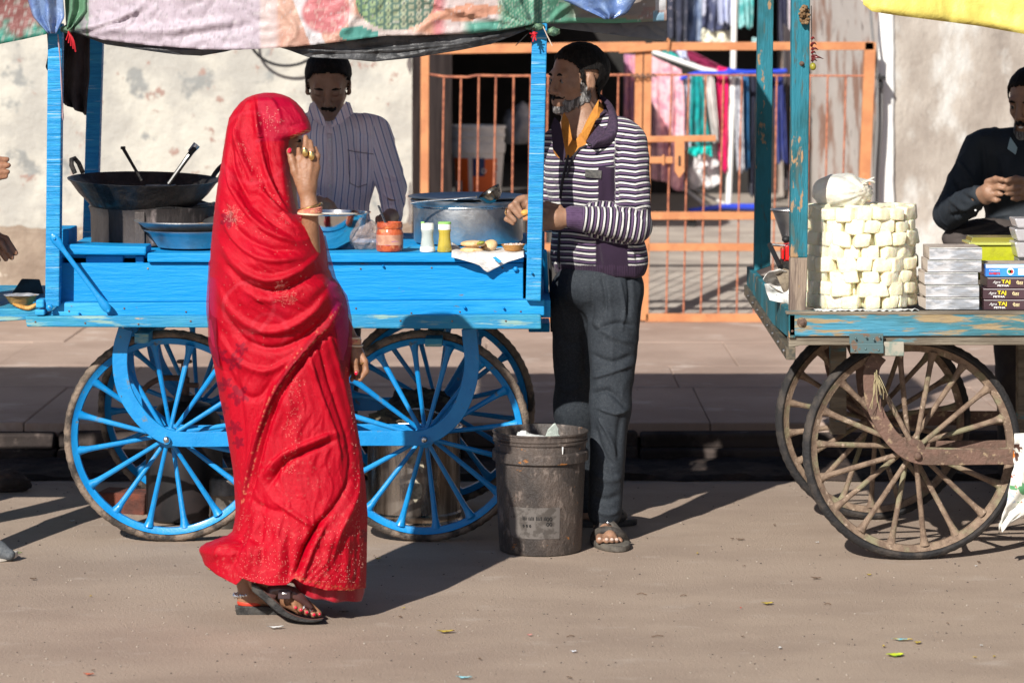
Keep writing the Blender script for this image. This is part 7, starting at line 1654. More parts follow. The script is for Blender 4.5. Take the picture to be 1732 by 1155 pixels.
def face_hair(h, par, mtl, pts, name, seed, hh=.0030, clip=None):
    S = SDF()
    for a, b, ra, rb in pts: h.c(S, a, b, ra, rb, .012)
    V, F = S.mesh(hh); N = vnormals(V, F); V = V + N * (.0022 * vnoise(V, 140, seed, 2) + .0018 * vnoise(V, 60, seed, 2))[:, None]
    return mesh_obj(name, V, F, mtl, par, smooth=True)
shell(man, hm, M['hair_g'], 'beard', lambda a, b, c: np.maximum(m_beard(a, b, c), m_side(a, b, c)), .0042, 5)
shell(man, hm, M['hair'], 'moustache', m_must, .004, 6, .001)
# orange shirt under the jacket
S = SDF(); S.cap(q(985, 244, .02), q(1030, 248, -.04), .080, .072, .06).cap(q(1000, 255, -.005), q(1006, 380), .122, .105, .06).cap(q(994, 196), q(990, 220, -.01), .062, .080, .03)
M['orange_shirt'] = mat('ochre_shirt', (.50, .20, .025), (.40, .15, .02), rough=.75, scale=14, bump=.8, bscale=120)
cloth_sdf(S, 'shirt', M['orange_shirt'], man, [([(962, 260), (958, 300), (955, 330)], 3, .004)], YM, h=.005, cut=lambda V: (HOR + (H_CAM - V[:, 2]) * F_PX / V[:, 1]) < 238 - 1.5 * np.abs(866 + V[:, 0] * F_PX / V[:, 1] - 972))
def collar_flap(name, poly, m_, par, t=.004, bev=.0015, d=(0, .004, 0)):
    return MB().prism([P(*p) for p in poly], d).build(name, m_, par, bevel=bev)
collar_flap('shirt_collar', [(954, 190, 10.07), (962, 204, 10.05), (968, 236, 10.045), (960, 250, 10.045), (950, 226, 10.06), (949, 205, 10.08)], M['orange_shirt'], man)
collar_flap('shirt_collar', [(1013, 168, 10.10), (1011, 196, 10.07), (991, 240, 10.035), (982, 228, 10.035), (992, 205, 10.06), (1006, 180, 10.09)], M['orange_shirt'], man)
# jacket
jc, jt = q(1008, 262, -.005), q(1012, 436, -.005)
S = SDF()
RT = Matrix(((fT[0], sT[0], 0), (fT[1], sT[1], 0), (0, 0, 1)))
RTn = np.array([[fT[0], sT[0], 0], [fT[1], sT[1], 0], [0, 0, 1.]])
S.ell(q(1002, 296, .0), (.132, .195, .205), .05, RTn).ell(q(1008, 400, .0), (.134, .165, .17), .05, RTn)
S.cap(q(975, 224, .10), q(1048, 232, -.08), .062, .066, .05)
S.cap(q(985, 440, .05), q(1050, 440, -.05), .098, .095, .05)
S.cap(sl_, el_, .064, .054, .035).cap(el_, wl_ + np.array([.012, 0, 0]), .056, .040, .014)
S.cap(q(946, 246, .16), q(930, 365, .13), .062, .052, .03).cap(q(930, 365, .13), q(912, 362, -.13), .052, .042, .01)
S.cap(q(990, 206, -.13), q(973, 258, -.20), .022, .010, .008, True).cap(q(972, 258, -.20), q(961, 300, -.205), .014, .005, .005, True)
S.cap(q(992, 168, .01), q(990, 190, .0), .060, .064, .01, True)
S.ell(q(1010, 498, 0), (.3, .3, .077), .01, None, True)
LS = lambda V: seg_param(V, sl_, el_); LF = lambda V: seg_param(V, el_, wl_)
def jattr(V, N):
    tu, du = LS(V); tf, df = LF(V); px = 866 + V[:, 0] * F_PX / V[:, 1]; py = HOR + (H_CAM - V[:, 2]) * F_PX / V[:, 1]
    st = H_CAM - V[:, 2] + .10 * np.abs(px - 955) / 500 * .2 + .003 * np.sin(px * .08)
    up = (du < .082) & (px > 1040) & (py < 372) & (V[:, 1] < 10.16); fo = (df < .072) & (py > 322) & (px < 1110) & (V[:, 1] < 10.14) & ~((du < df) & (py < 350))
    st = np.where(up, tu * 1.0 + .012 * np.abs(px - 1075) / 30, st); st = np.where(fo, tf + 1.0, st)
    pl = ((px > 1012) & (px < 1048) & (py > 282) & (py < 352)) | ((px > 1008) & (px < 1062) & (py > 392)) | (py > 452)
    pl = pl & ~fo & ~up; cuff = fo & (px < 986); rib = cuff | (py > 449)
    mask = (pl | cuff | rib).astype(float)
    C = np.tile(np.array([.032, .019, .038]), (len(V), 1)); C[cuff] = [.10, .06, .12]
    k = cuff & (np.sin(V[:, 2] * 900) > .3); C[k] = [.07, .04, .085]; k = (py > 449) & ~fo & (np.sin(px * 1.5) > .3); C[k] = [.055, .032, .062]
    navy = ((px > 968) & (px < 985) & ~fo & ~up).astype(float)
    return {'st': st, 'pm': mask, 'Col': C}
M['jacket'] = mat('striped_knit', (.04, .03, .05), rough=.9, attr='Col', stripes=('st', .0205, [(0, (.015, .014, .028)), (.20, (.64, .63, .60)), (.50, (.015, .014, .028)), (.64, (.115, .070, .135)), (.92, (.015, .014, .028))], 'pm'), bump=.8, bscale=300, sheen=.15, spec=.15)
fold = [([(1050, 300), (1080, 318), (1098, 330)], 4, -.006), ([(1045, 330), (1075, 345), (1098, 352)], 4, .006), ([(1040, 352), (1066, 358), (1095, 372)], 4, -.007), ([(1030, 345), (1050, 372), (1060, 400)], 4, .004), ([(1070, 360), (1060, 385), (1062, 402)], 4, -.004), ([(1010, 392), (1012, 420), (1016, 452)], 4, -.005), ([(975, 395), (978, 420), (976, 450)], 5, .004), ([(1046, 250), (1040, 300), (1043, 345)], 5, -.012), ([(1062, 225), (1050, 240), (1044, 262)], 4, -.004), ([(925, 290), (940, 320), (942, 345)], 4, -.004), ([(1000, 260), (1015, 300), (1016, 345)], 6, .004), ([(1062, 404), (1075, 420), (1078, 445)], 4, -.006)]
jk, Vj, Nj = cloth_sdf(S, 'jacket', M['jacket'], man, fold, YM, h=.0038, noise=.0035, attrs=jattr, crease=.004, seed=5)
collar_flap('lapel', [(938, 198, 10.05), (948, 210, 10.035), (957, 262, 10.01), (953, 276, 10.01), (935, 252, 10.02), (932, 214, 10.04)], mat('lapel_knit', (.03, .018, .036), rough=.9, bump=.6, bscale=200), jk, bev=.002)
# rib collar, zip, badge
M['rib'] = mat('purple_rib', (.060, .035, .068), (.035, .022, .045), rough=.9, scale=160, stretch=(1, 1, .08), thr=(.45, .55), bump=1, bscale=220, bstretch=(1, 1, .1))
def colr(u, v):
    c0 = catmull([q(1002, 166, .07), q(1020, 172, .02), q(1030, 196, -.09), q(1024, 222, -.135), q(1006, 240, -.165)], 6)
    c1 = catmull([q(1010, 160, .08), q(1036, 190, .03), q(1046, 222, -.11), q(1036, 240, -.155), q(1000, 250, -.185)], 6)
    k = u * 24; i = min(23, int(k)); t = k - i
    a = c0[i] * (1 - t) + c0[i + 1] * t; b = c1[i] * (1 - t) + c1[i + 1] * t; p = a * (1 - v) + b * v
    return p + np.array([.010, -.022, .012]) * math.sin(v * math.pi) * .9
MB().grid(40, 14, colr).build('collar', M['rib'], jk, smooth=True, solid=.006, angle=180)
def colr2(u, v):
    c0 = catmull([q(1006, 170, .05), q(1016, 184, -.02), q(1008, 214, -.11), q(992, 240, -.165)], 6); c1 = catmull([q(1008, 166, .06), q(1030, 196, -.05), q(1022, 228, -.15), q(1004, 248, -.185)], 6)
    k = u * 18; i = min(17, int(k)); t = k - i; a = c0[i] * (1 - t) + c0[i + 1] * t; b = c1[i] * (1 - t) + c1[i + 1] * t; return a * (1 - v) + b * v
MB().grid(30, 8, colr2).build('collar_stand', M['rib'], jk, smooth=True, solid=.005, angle=180)
Fv = np.where(Nj[:, 1] < -.2)[0]; jpx = 866 + Vj[Fv, 0] * F_PX / Vj[Fv, 1]; jpy = HOR + (H_CAM - Vj[Fv, 2]) * F_PX / Vj[Fv, 1]
def jsurf(x, y, e=.004): i = np.argmin((jpx - x) ** 2 + (jpy - y) ** 2); return Vj[Fv[i]] + np.array([0, -e, 0])
M['zip'] = mat('dark_zip', (.02, .018, .025), rough=.6)
MB().tube([jsurf(x, y) for x, y in ((962, 262), (957, 280), (953, 296), (950, 315), (948, 335))], .005, 8).build('zip', M['zip'], jk, smooth=True)
MB().tube([jsurf(x, y) for x, y in ((947, 392), (946, 410), (945, 430), (946, 452))], .006, 8).build('zip', M['zip'], jk, smooth=True)
MB().tube([jsurf(x, y, .006) for x, y in ((992, 246), (980, 252), (972, 262), (964, 280), (958, 300))], .0042, 8).build('zip', M['zip'], jk, smooth=True)
MB().prism([jsurf(990, 287, .006), jsurf(1017, 288, .006), jsurf(1017, 302, .006), jsurf(990, 300, .006)], (0, .003, 0)).build('badge', mat('badge_grey', (.075, .07, .065), (.03, .03, .03), rough=.6, scale=120), jk, bevel=.0008)
MB().ell(q(888, 360, -.245), (.014, .012, .010), 12, 8).jitter(.0015).build('snack_piece', mat('snack', (.72, .34, .07), rough=.6), man, smooth=True).name = 'snack_piece'
MB().tube([q(857, 358, -.216) + .0115 * np.array([.3 * math.cos(t), math.cos(t), math.sin(t)]) for t in np.linspace(0, 6.28, 15)[:-1]], .002, 6, loop=True).build('ring', M['gold'], man, smooth=True)
# trousers
S = SDF(); S.ell(q(1012, 480, .0), (.150, .145, .10), .05)
S.cap(q(1040, 500, -.04), q(1032, 690, -.12), .096, .067, .04).cap(q(1032, 690, -.12), q(1023, 866, -.14), .066, .057, .03)
S.cap(q(978, 500, .07), q(978, 690, .17), .098, .074, .04).cap(q(978, 690, .17), q(992, 845, .24), .074, .054, .05)
S.ell(q(1012, 432, 0), (.3, .3, .040), .01, None, True)
M['trousers'] = mat('grey_suiting', (.030, .036, .044), (.022, .027, .034), rough=.75, scale=120, thr=(.4, .6), c3=(.05, .056, .063), scale3=200, thr3=(.56, .66), bump=.5, bscale=260, spec=.25)
fold = [([(1010, 560), (1040, 548), (1070, 552)], 5, -.010, 1), ([(1000, 540), (1030, 566), (1070, 580)], 5, .008), ([(1000, 600), (1035, 612), (1072, 600)], 5, -.009), ([(1003, 640), (1030, 632), (1066, 618)], 6, .010, 1), ([(1000, 668), (1030, 662), (1062, 690)], 5, -.011), ([(1010, 690), (1040, 700), (1062, 695)], 5, .009, 1),
        ([(1012, 705), (1030, 740), (1042, 775)], 5, .010, 1), ([(1006, 720), (1018, 760), (1036, 790)], 5, -.010), ([(1050, 700), (1046, 740), (1044, 780)], 5, -.006), ([(1003, 800), (1030, 812), (1052, 806)], 6, .007), ([(1000, 838), (1026, 845), (1050, 836)], 6, -.008), ([(1004, 862), (1030, 870), (1048, 862)], 4, .006), ([(1000, 465), (1002, 510), (1000, 550)], 4, -.006), ([(1018, 465), (1024, 500), (1026, 530)], 3, -.007), ([(1060, 450), (1066, 500), (1062, 540)], 4, -.009), ([(1030, 480), (1034, 560), (1036, 640)], 5, .005),
        ([(985, 560), (990, 600), (992, 640)], 6, -.012), ([(940, 560), (960, 580), (985, 582)], 6, -.006), ([(945, 650), (965, 660), (985, 650)], 6, .006), ([(1048, 470), (1056, 520), (1052, 560)], 3, .006)]
cloth_sdf(S, 'trousers', M['trousers'], man, fold, YM, h=.0042, noise=.0035, crease=.003, seed=8, fold_k=1.0)
# his sandals
sd = MB(); foot = [(1003, 922), (1004, 910), (1010, 904), (1030, 902), (1048, 906), (1060, 914), (1062, 924), (1050, 931), (1020, 932), (1006, 929)]
def sandal_sole(c, L_, W_, rz, m_, par, name='sandal', zt=.022):
    mb = MB(); n = 28; rg = []
    for z, k in ((0, .96), (.004, 1), (zt - .003, 1), (zt, .96)):
        rg.append([(k * (L_ / 2) * math.cos(a) * (1 if math.cos(a) < 0 else 1.0), k * (W_ / 2) * math.sin(a) * (1 + .12 * math.cos(a)), z) for a in [2 * math.pi * i / n for i in range(n)]])
    mb.rings(rg); mb.xf(Matrix.Translation(c) @ Matrix.Rotation(R(rz), 4, 'Z')); return mb.build(name, m_, par, smooth=True, angle=50)
M['sandal_g'] = mat('dusty_sandal', (.13, .115, .095), (.08, .07, .06), rough=.7, scale=30, bump=1); M['sandal_d'] = mat('dark_sandal', (.035, .03, .028), (.07, .06, .05), rough=.6, scale=30, bump=1)
s1 = sandal_sole((XS(1031, 9.97), 10.02, 0), .29, .118, -78, M['sandal_g'], man)
strapband([q(1004, 915, -.20), q(1008, 902, -.215), q(1022, 896, -.235), q(1040, 898, -.235), q(1053, 905, -.225), q(1060, 917, -.20)], (.013, .013), M['sandal_d'], s1)
strapband([q(1010, 898, -.19), q(1020, 884, -.185), q(1028, 880, -.18)], (.016, .013), M['sandal_d'], s1); strapband([q(1046, 900, -.21), q(1036, 888, -.19), q(1028, 880, -.18)], (.014, .012), M['sandal_d'], s1)
MB().ell(q(1028, 884, -.205), (.006, .004, .006), 10, 6).build('stud', M['silver'], s1, smooth=True)
for x, y, dy in ((1014, 911, -.285), (1026, 912, -.288), (1035, 912, -.283), (1043, 912, -.272)): MB().ell(q(x, y, dy), (.0065, .003, .0055), 10, 6).build('nail', mat('pale_nail', (.5, .38, .32), rough=.4), man, smooth=True)
s2 = sandal_sole((XS(1016, 10.42), 10.42, 0), .26, .10, 10, M['sandal_d'], man)
MB().ell(q(1035, 872, .205), (.055, .045, .030), 20, 12).build('upper', M['sandal_d'], s2, smooth=True)

# ------------------------------------------------ cook in the striped shirt behind the counter
YC = 11.3; q = pp(YC)
S = SDF(); hc = Head(q(555, 143, -.05), (.03, -.91, -.41), 1.03); hc.build(S)
S.cap(q(556, 165, .05), q(556, 215, .02), .056, .062, .02).cap(q(520, 228, .03), q(596, 228, .03), .05, .05, .05).cap(q(556, 270, .02), q(560, 420, .02), .075, .085, .05)
a1, a2, a3 = q(634, 222, .0), q(664, 318, -.05), q(662, 366, -.28)
S.cap(a1, a2, .044, .036, .03).cap(a2, a3, .036, .027, .01).cap(a3, q(650, 374, -.36), .028, .03, .015)
fingers(S, [([q(648, 372, -.38), q(642, 378, -.41), q(640, 388, -.42)], [.011, .010, .008]), ([q(652, 376, -.38), q(648, 384, -.41), q(646, 394, -.41)], [.011, .010, .008]), ([q(657, 378, -.37), q(654, 388, -.39), q(651, 396, -.40)], [.0105, .0095, .008]), ([q(661, 380, -.36), q(660, 390, -.38), q(658, 398, -.38)], [.010, .009, .0075]), ([q(648, 368, -.36), q(640, 370, -.39), q(638, 380, -.41)], [.012, .011, .009])])
S.cap(q(480, 222, 0), q(478, 320, -.10), .044, .036, .03).cap(q(478, 320, -.10), q(535, 345, -.42), .036, .028, .01).cap(q(538, 346, -.44), q(552, 350, -.47), .03, .03, .015)
fingers(S, [([q(552, 343, -.47), q(562, 346, -.49), q(568, 354, -.49)], [.011, .010, .008]), ([q(554, 349, -.48), q(563, 352, -.50), q(567, 360, -.50)], [.011, .010, .008]), ([q(553, 355, -.48), q(560, 358, -.50), q(563, 366, -.50)], [.0105, .0095, .008]), ([q(548, 358, -.47), q(554, 363, -.49), q(556, 370, -.49)], [.010, .009, .0075]), ([q(544, 342, -.46), q(552, 340, -.49), q(560, 344, -.50)], [.012, .011, .009])])
S.cap(q(575, 440, 0), q(575, 640, 0), .08, .055, .03).cap(q(575, 640, 0), q(575, 800, 0), .05, .035, .02).cap(q(535, 440, 0), q(535, 640, 0), .08, .055, .03).cap(q(535, 640, 0), q(535, 800, 0), .05, .035, .02)
S.cap(q(575, 806, .02), q(577, 812, -.16), .04, .025, .02).cap(q(535, 806, .02), q(533, 812, -.16), .04, .025, .02)
cook = skin(S, 'person', M['skin_d'], 'cook in a pinstriped lilac shirt looking down behind the blue counter', loc=(XS(556, YC), YC, 0), seed=4, h=.0042)
shell(cook, hc, M['hair'], 'hair', hairline(-.05, .004), .012, 7)
for q_ in (-1, 1):
    MB().tube([hc.p(.086, .018 * q_, -.008), hc.p(.088, .032 * q_, -.011), hc.p(.078, .046 * q_, -.006)], [.002, .003, .002], 8).build('eyelid', M['skin_d'], cook, smooth=True)
    MB().tube([hc.p(.083, .016 * q_, .017), hc.p(.086, .030 * q_, .021), hc.p(.074, .048 * q_, .017)], [.003, .005, .0025], 8).build('eyebrow', M['hair'], cook, smooth=True)
shell(cook, hc, M['hair'], 'moustache', m_must, .004, 6, .001)
S = SDF(); S.ell(q(556, 300, 0), (.175, .118, .20), .05).ell(q(560, 395, 0), (.160, .118, .15), .05).cap(q(505, 222, .0), q(612, 222, .0), .066, .066, .05).cap(q(556, 205, .01), q(556, 240, -.02), .07, .085, .04)
S.cap(a1, a2, .062, .054, .03).cap(a2, a3 + np.array([0, .02, 0]), .055, .040, .012)
S.cap(q(482, 224, 0), q(478, 320, -.10), .062, .054, .03).cap(q(478, 320, -.10), q(528, 343, -.38), .055, .040, .012)
S.cap(q(556, 176, -.08), q(556, 216, -.14), .036, .008, .010, True).cap(q(556, 150, .02), q(556, 176, .01), .060, .062, .02, True)
S.ell(q(560, 500, 0), (.4, .4, .11), .01, None, True)
M['pin'] = mat('pinstripe_shirt', (.42, .35, .37), rough=.8, stripes=('st', .0262, [(0, (.84, .76, .82)), (.38, (.62, .42, .54)), (.42, (.84, .76, .82)), (.86, (.14, .20, .44)), (.99, (.84, .76, .82))]), bump=.5, bscale=220, sheen=.15, spec=.15)
fold = [([(600, 240), (614, 280), (612, 330)], 4, -.008), ([(618, 230), (626, 270), (628, 320)], 4, .006), ([(640, 270), (655, 290), (670, 300)], 3, -.006), ([(645, 300), (662, 310), (680, 308)], 3, .006), ([(645, 325), (660, 335), (680, 335)], 3, -.007), ([(648, 345), (664, 350), (680, 348)], 3, .005), ([(540, 300), (545, 340), (540, 380)], 5, .005), ([(575, 330), (590, 350), (610, 360)], 4, .005), ([(520, 230), (528, 260), (534, 300)], 4, .004), ([(596, 215), (610, 226), (630, 232)], 4, .004)]
def cattr(V, N):
    tu, du = seg_param(V, a1, a2); tf, df = seg_param(V, a2, a3); px = 866 + V[:, 0] * F_PX / V[:, 1]
    ang = np.where(np.abs(N[:, 1]) > -1, V[:, 0], 0)
    st = V[:, 0] * 1.0 + .35 * np.where(N[:, 1] < 0, V[:, 1] - YC, 0) * np.sign(V[:, 0] - XS(558, YC)) + .006 * np.sin(V[:, 2] * 14) * 1
    arm = (px > 632); st = np.where(arm, V[:, 0] + .32 * (V[:, 2] - ZS(250, YC)) + .003, st)
    return {'st': st + 10}
sh, Vs, Ns = cloth_sdf(S, 'shirt', M['pin'], cook, fold, YC, h=.0042, noise=.004, attrs=cattr, crease=.004, seed=12)
fv = np.where(Ns[:, 1] < -.3)[0]; spx = 866 + Vs[fv, 0] * F_PX / Vs[fv, 1]; spy = HOR + (H_CAM - Vs[fv, 2]) * F_PX / Vs[fv, 1]
def ssurf(x, y, e=.003): i = np.argmin((spx - x) ** 2 + (spy - y) ** 2); p = Vs[fv[i]]; return np.array([XS(x, p[1]), p[1] - e, ZS(y, p[1])])
MB().grid(3, 16, lambda u, v: tuple(ssurf(553 + 9 * u, 226 + 150 * v, .003))).build('placket', mat('placket', (.82, .73, .78), (.76, .66, .7), rough=.8, scale=120), sh, smooth=True, solid=.002)
for y in (236, 273, 314, 352): MB().ell(ssurf(558, y, .006), (.005, .0025, .005), 12, 8).build('button', M['white_pl'], sh, smooth=True)
pk = MB().tube([ssurf(x, y, .003) for x, y in ((588, 254), (600, 257), (615, 259), (632, 261))], .0018, 5).tube([ssurf(x, y, .003) for x, y in ((590, 256), (590, 285), (592, 310))], .0014, 5).tube([ssurf(x, y, .003) for x, y in ((592, 310), (606, 317), (620, 312))], .0014, 5)
pk.build('pocket_seam', mat('seam', (.24, .19, .21), rough=.9), sh, smooth=True)
collar_flap('collar', [(524, 176, 11.20), (531, 172, 11.17), (548, 200, 11.14), (553, 216, 11.13), (536, 208, 11.13), (519, 196, 11.15)], M['pin'], sh)
collar_flap('collar', [(592, 174, 11.20), (585, 172, 11.17), (568, 198, 11.14), (559, 217, 11.13), (577, 209, 11.13), (598, 192, 11.15)], M['pin'], sh)
for o in sh.children:
    if o.name.startswith('collar'):
        a_ = o.data.attributes.new('st', 'FLOAT', 'POINT'); a_.data.foreach_set('value', [10 + v.co.x * .9 + .3 * v.co.z for v in o.data.vertices])
S = SDF(); S.cap(q(575, 430, 0), q(575, 640, 0), .10, .07, .03).cap(q(575, 640, 0), q(575, 800, 0), .07, .06, .02).cap(q(535, 430, 0), q(535, 640, 0), .10, .07, .03).cap(q(535, 640, 0), q(535, 800, 0), .07, .06, .02)
cloth_sdf(S, 'trousers', mat('dark_trousers', (.03, .028, .03), rough=.85), cook, [], YC, h=.007, seed=3)

# ------------------------------------------------ sweet seller behind the right cart
YS_ = 11.45; q = pp(YS_)
S = SDF(); hs = Head(q(1745, 172, -.02), (-.62, -.72, -.22), 1.08); hs.build(S)
S.cap(q(1752, 205, .03), q(1752, 250, .02), .058, .066, .02).cap(q(1690, 255, .02), q(1810, 255, .02), .075, .075, .05).cap(q(1750, 290, 0), q(1750, 440, 0), .13, .14, .05)
b1, b2, b3 = q(1660, 252, .0), q(1606, 362, -.08), q(1655, 332, -.36)
S.cap(b1, b2, .048, .042, .03).cap(b2, b3, .042, .028, .01).cap(b3, q(1672, 324, -.42), .029, .032, .014).cap(q(1668, 336, -.40), q(1676, 330, -.43), .024, .024, .01)
fingers(S, [([q(1676, 312, -.43), q(1688, 307, -.46), q(1697, 309, -.47)], [.0115, .0105, .0085]), ([q(1678, 320, -.44), q(1690, 317, -.47), q(1697, 319, -.48)], [.0115, .0105, .0085]), ([q(1678, 329, -.44), q(1689, 328, -.46), q(1694, 329, -.47)], [.011, .010, .008]), ([q(1675, 337, -.43), q(1685, 339, -.45), q(1690, 338, -.45)], [.0105, .0095, .0078]), ([q(1670, 308, -.42), q(1684, 303, -.46), q(1695, 304, -.49)], [.0125, .0115, .0095])])
c1_, c2_, c3_ = q(1842, 255, 0), q(1870, 360, -.08), q(1760, 330, -.38)
S.cap(c1_, c2_, .048, .042, .03).cap(c2_, c3_, .042, .029, .01).cap(c3_, q(1735, 322, -.42), .030, .032, .015)
fingers(S, [([q(1730, 308, -.43), q(1715, 307, -.46), q(1701, 312, -.475)], [.0115, .0105, .0085]), ([q(1730, 317, -.43), q(1714, 318, -.46), q(1701, 321, -.475)], [.0115, .0105, .0085]), ([q(1730, 326, -.43), q(1715, 328, -.45), q(1703, 328, -.47)], [.011, .010, .008]), ([q(1731, 334, -.42), q(1720, 337, -.44), q(1712, 336, -.45)], [.0105, .0095, .0078]), ([q(1738, 306, -.42), q(1718, 302, -.46), q(1702, 306, -.49)], [.0125, .0115, .0095])])
S.cap(q(1720, 430, 0), q(1720, 640, -.05), .09, .06, .03).cap(q(1720, 640, -.05), q(1720, 795, 0), .055, .036, .02).cap(q(1780, 430, 0), q(1780, 640, -.05), .09, .06, .03).cap(q(1780, 640, -.05), q(1780, 795, 0), .055, .036, .02)
S.cap(q(1720, 800, .02), q(1718, 806, -.16), .04, .025, .02).cap(q(1780, 800, .02), q(1782, 806, -.16), .04, .025, .02)
seller = skin(S, 'person', M['skin_d'], 'sweet seller in a near-black shirt behind the foil boxes, fingers pinched together', loc=(XS(1750, YS_), YS_, 0), seed=6, h=.0042)
hs.eyes(seller); shell(seller, hs, M['hair'], 'hair', hairline(), .011, 9)
shell(seller, hs, M['hair_g'], 'beard', lambda a, b, c: np.maximum(m_beard(a, b, c), m_side(a, b, c)), .004, 8); shell(seller, hs, M['hair'], 'moustache', m_must, .004, 6, .001)
MB().ell(hs.p(.0925, 0, -.071), (.004, .010, .004), 12, 8, Matrix(hs.R.tolist()).to_4x4()).build('teeth', M['white_pl'], seller, smooth=True)
S = SDF(); S.ell(q(1750, 310, 0), (.22, .14, .20), .05).ell(q(1750, 400, 0), (.20, .15, .16), .05).cap(q(1682, 250, .01), q(1820, 250, .01), .075, .075, .06)
S.cap(b1, b2, .072, .064, .04).cap(b2, b3, .062, .042, .012).cap(c1_, c2_, .072, .064, .04).cap(c2_, c3_, .062, .042, .012)
S.cap(q(1732, 205, -.05), q(1715, 262, -.14), .045, .010, .015, True).cap(q(1752, 190, .02), q(1752, 218, .0), .070, .070, .02, True)
S.ell(q(1750, 545, 0), (.5, .4, .33), .01, None, True)
M['navy_shirt'] = mat('black_navy_shirt', (.012, .017, .024), (.018, .024, .032), rough=.75, scale=9, bump=.5, bscale=200)
fold = [([(1612, 300), (1630, 330), (1650, 345)], 4, -.008), ([(1600, 330), (1625, 350), (1648, 352)], 4, .008), ([(1620, 270), (1640, 300), (1650, 320)], 4, .006), ([(1605, 365), (1630, 362), (1652, 352)], 4, -.008), ([(1660, 240), (1668, 300), (1664, 350)], 5, -.008), ([(1690, 260), (1700, 300), (1695, 350)], 5, .006), ([(1640, 360), (1670, 368), (1710, 362)], 4, .006)]
ss_, Vq, Nq = cloth_sdf(S, 'shirt', M['navy_shirt'], seller, fold, YS_, h=.0046, noise=.005, crease=.006, seed=15)
MB().ell(q(1650, 356, -.40), (.004, .003, .004), 8, 6).build('button', M['white_pl'], ss_, smooth=True)
collar_flap('collar', [(1709, 232, 11.28), (1704, 252, 11.27), (1718, 262, 11.25), (1721, 250, 11.25)], mat('pale_blue_collar', (.30, .42, .46), rough=.8), ss_)
S = SDF(); S.ell(q(1690, 405, -.04), (.215, .15, .085), .04).cap(q(1720, 430, 0), q(1720, 640, -.05), .11, .08, .03).cap(q(1720, 640, -.05), q(1720, 795, 0), .08, .07, .02).cap(q(1780, 430, 0), q(1780, 640, -.05), .11, .08, .03).cap(q(1780, 640, -.05), q(1780, 795, 0), .08, .07, .02)
cloth_sdf(S, 'trousers', mat('brown_grey_cloth', (.062, .050, .046), (.045, .036, .034), rough=.85, scale=8), seller, [([(1610, 395), (1650, 385), (1700, 372)], 3, .008, 1), ([(1612, 405), (1660, 398), (1710, 385)], 3, -.007)], YS_, h=.006, noise=.004, crease=.005, seed=3)

# ------------------------------------------------ customer mostly outside the left edge: two hands and a shoe reach in
YE_ = 9.95; q = pp(YE_)
S = SDF(); he = Head(q(-130, 110, 0), (.9, .1, -.1), 1.02); he.build(S)
S.cap(q(-135, 145), q(-135, 195), .055, .062, .02).cap(q(-150, 215, .1), q(-120, 215, -.1), .07, .07, .05).cap(q(-135, 250), q(-135, 440), .11, .12, .05)
S.cap(q(-115, 225, -.13), q(-100, 350, -.12), .045, .036, .03).cap(q(-100, 350, -.12), q(-45, 300, -.04), .036, .027, .01).cap(q(-45, 298, -.04), q(-18, 290, -.02), .028, .034, .015)
fingers(S, [([q(-22, 276, -.02), q(-4, 270, -.02), q(12, 270, -.01)], [.012, .0108, .009]), ([q(-22, 284, -.02), q(0, 281, -.025), q(14, 280, -.02)], [.012, .0108, .009]), ([q(-22, 294, -.02), q(-2, 292, -.03), q(13, 291, -.025)], [.0115, .0105, .0088]), ([q(-22, 302, -.02), q(-4, 301, -.03), q(10, 299, -.025)], [.011, .010, .008]), ([q(-34, 278, -.02), q(-22, 264, -.02), q(-10, 258, -.02)], [.013, .0115, .0095])])
S.cap(q(-150, 225, .13), q(-120, 360, .16), .045, .036, .03).cap(q(-120, 360, .16), q(-40, 398, .18), .036, .027, .01).cap(q(-40, 398, .18), q(-12, 404, .18), .028, .033, .015)
fingers(S, [([q(-10, 396, .17), q(10, 404, .17), q(27, 428, .17)], [.012, .0108, .0088]), ([q(-10, 404, .17), q(8, 418, .16), q(20, 436, .16)], [.012, .0108, .0088]), ([q(-12, 412, .17), q(2, 426, .16), q(10, 439, .16)], [.0115, .0102, .0085]), ([q(-16, 416, .17), q(-8, 430, .17), q(-2, 440, .17)], [.0108, .0098, .008]), ([q(-14, 396, .15), q(2, 412, .14), q(10, 424, .14)], [.0125, .0112, .009])])
S.cap(q(-120, 460, -.07), q(-100, 680, -.10), .085, .058, .03).cap(q(-100, 680, -.10), q(-60, 900, -.20), .052, .036, .02).cap(q(-145, 460, .08), q(-160, 680, .1), .085, .058, .03).cap(q(-160, 680, .1), q(-200, 880, .1), .052, .036, .02)
S.cap(q(-58, 918, -.20), q(-5, 930, -.21), .034, .026, .02).cap(q(-198, 885, .1), q(-150, 892, .1), .034, .026, .02)
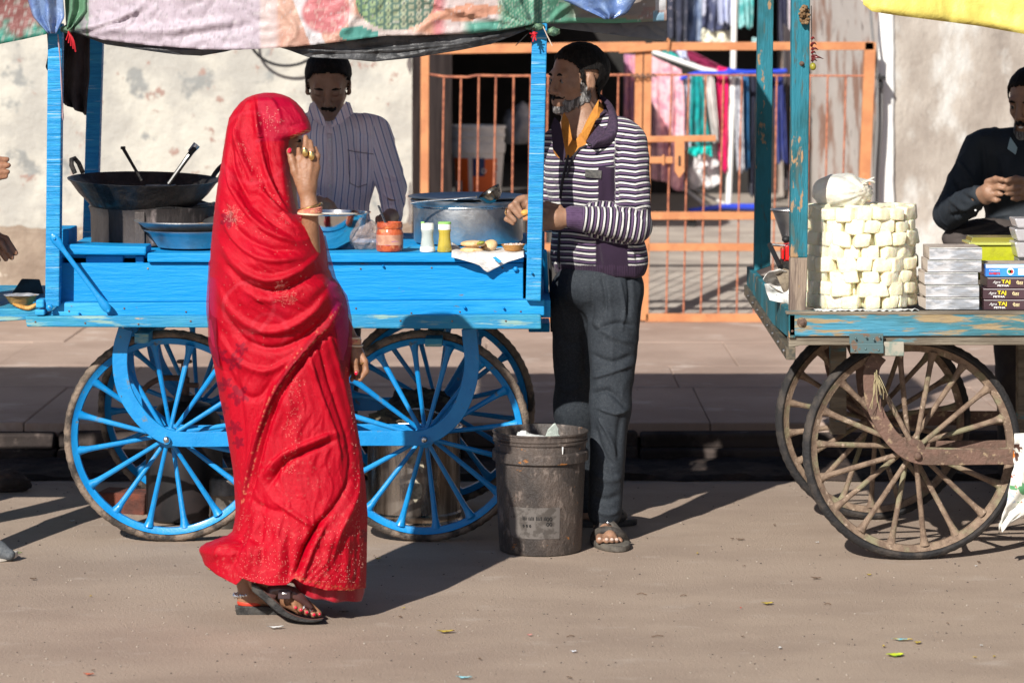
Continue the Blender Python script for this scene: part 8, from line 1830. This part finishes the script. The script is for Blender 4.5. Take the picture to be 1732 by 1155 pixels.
edge = skin(S, 'person', M['skin_l'], 'customer at the left edge, only two reaching hands and a grey shoe visible', loc=(XS(-130, YE_), YE_, 0), seed=8, h=.0045)
he.hair(edge, seed=2)
S = SDF(); S.ell(q(-135, 300, 0), (.14, .19, .22), .05).ell(q(-135, 400, 0), (.14, .17, .16), .05).cap(q(-115, 225, -.13), q(-100, 350, -.12), .06, .05, .03).cap(q(-100, 350, -.12), q(-55, 309, -.05), .05, .038, .01).cap(q(-150, 225, .13), q(-120, 360, .16), .06, .05, .03).cap(q(-120, 360, .16), q(-52, 393, .18), .05, .038, .01)
cloth_sdf(S, 'shirt', mat('dark_green_shirt', (.03, .05, .04), rough=.85), edge, [], YE_, h=.007)
S = SDF(); S.cap(q(-120, 460, -.07), q(-100, 680, -.10), .105, .075, .03).cap(q(-100, 680, -.10), q(-66, 880, -.19), .072, .058, .02).cap(q(-145, 460, .08), q(-160, 680, .1), .105, .075, .03).cap(q(-160, 680, .1), q(-200, 860, .1), .072, .058, .02)
cloth_sdf(S, 'trousers', mat('dark_jeans', (.03, .035, .05), rough=.85), edge, [], YE_, h=.007)
S = SDF(); S.cap(q(-62, 926, -.20), q(-4, 931, -.225), .044, .026, .03).cap(q(-4, 931, -.225), q(16, 938, -.235), .032, .019, .02); S.ell(q(-20, 962, -.2), (.3, .2, .025), .01, None, True)
sho, _, _ = cloth_sdf(S, 'shoe', mat('grey_mesh_shoe', (.12, .13, .14), (.08, .09, .10), rough=.8, scale=160, bump=.6), edge, [], YE_, h=.004, noise=.001)
def soleg(c, L_, W_, z1, par):
    mb = MB(); n = 30; rg = []
    for z, k in ((0, .94), (.005, 1), (z1, 1.0)): rg.append([(k * (L_ / 2) * math.cos(a), k * (W_ / 2) * math.sin(a), z + max(0, math.cos(a)) ** 3 * .010) for a in [2 * math.pi * i / n for i in range(n)]])
    mb.rings(rg); mb.xf(Matrix.Translation(c)); return mb.build('shoe_sole', mat('pale_sole', (.55, .52, .46), (.4, .37, .32), rough=.7, scale=30), par, smooth=True, angle=50)
soleg((XS(-24, 9.73), 9.735, 0), .21, .082, .022, sho)
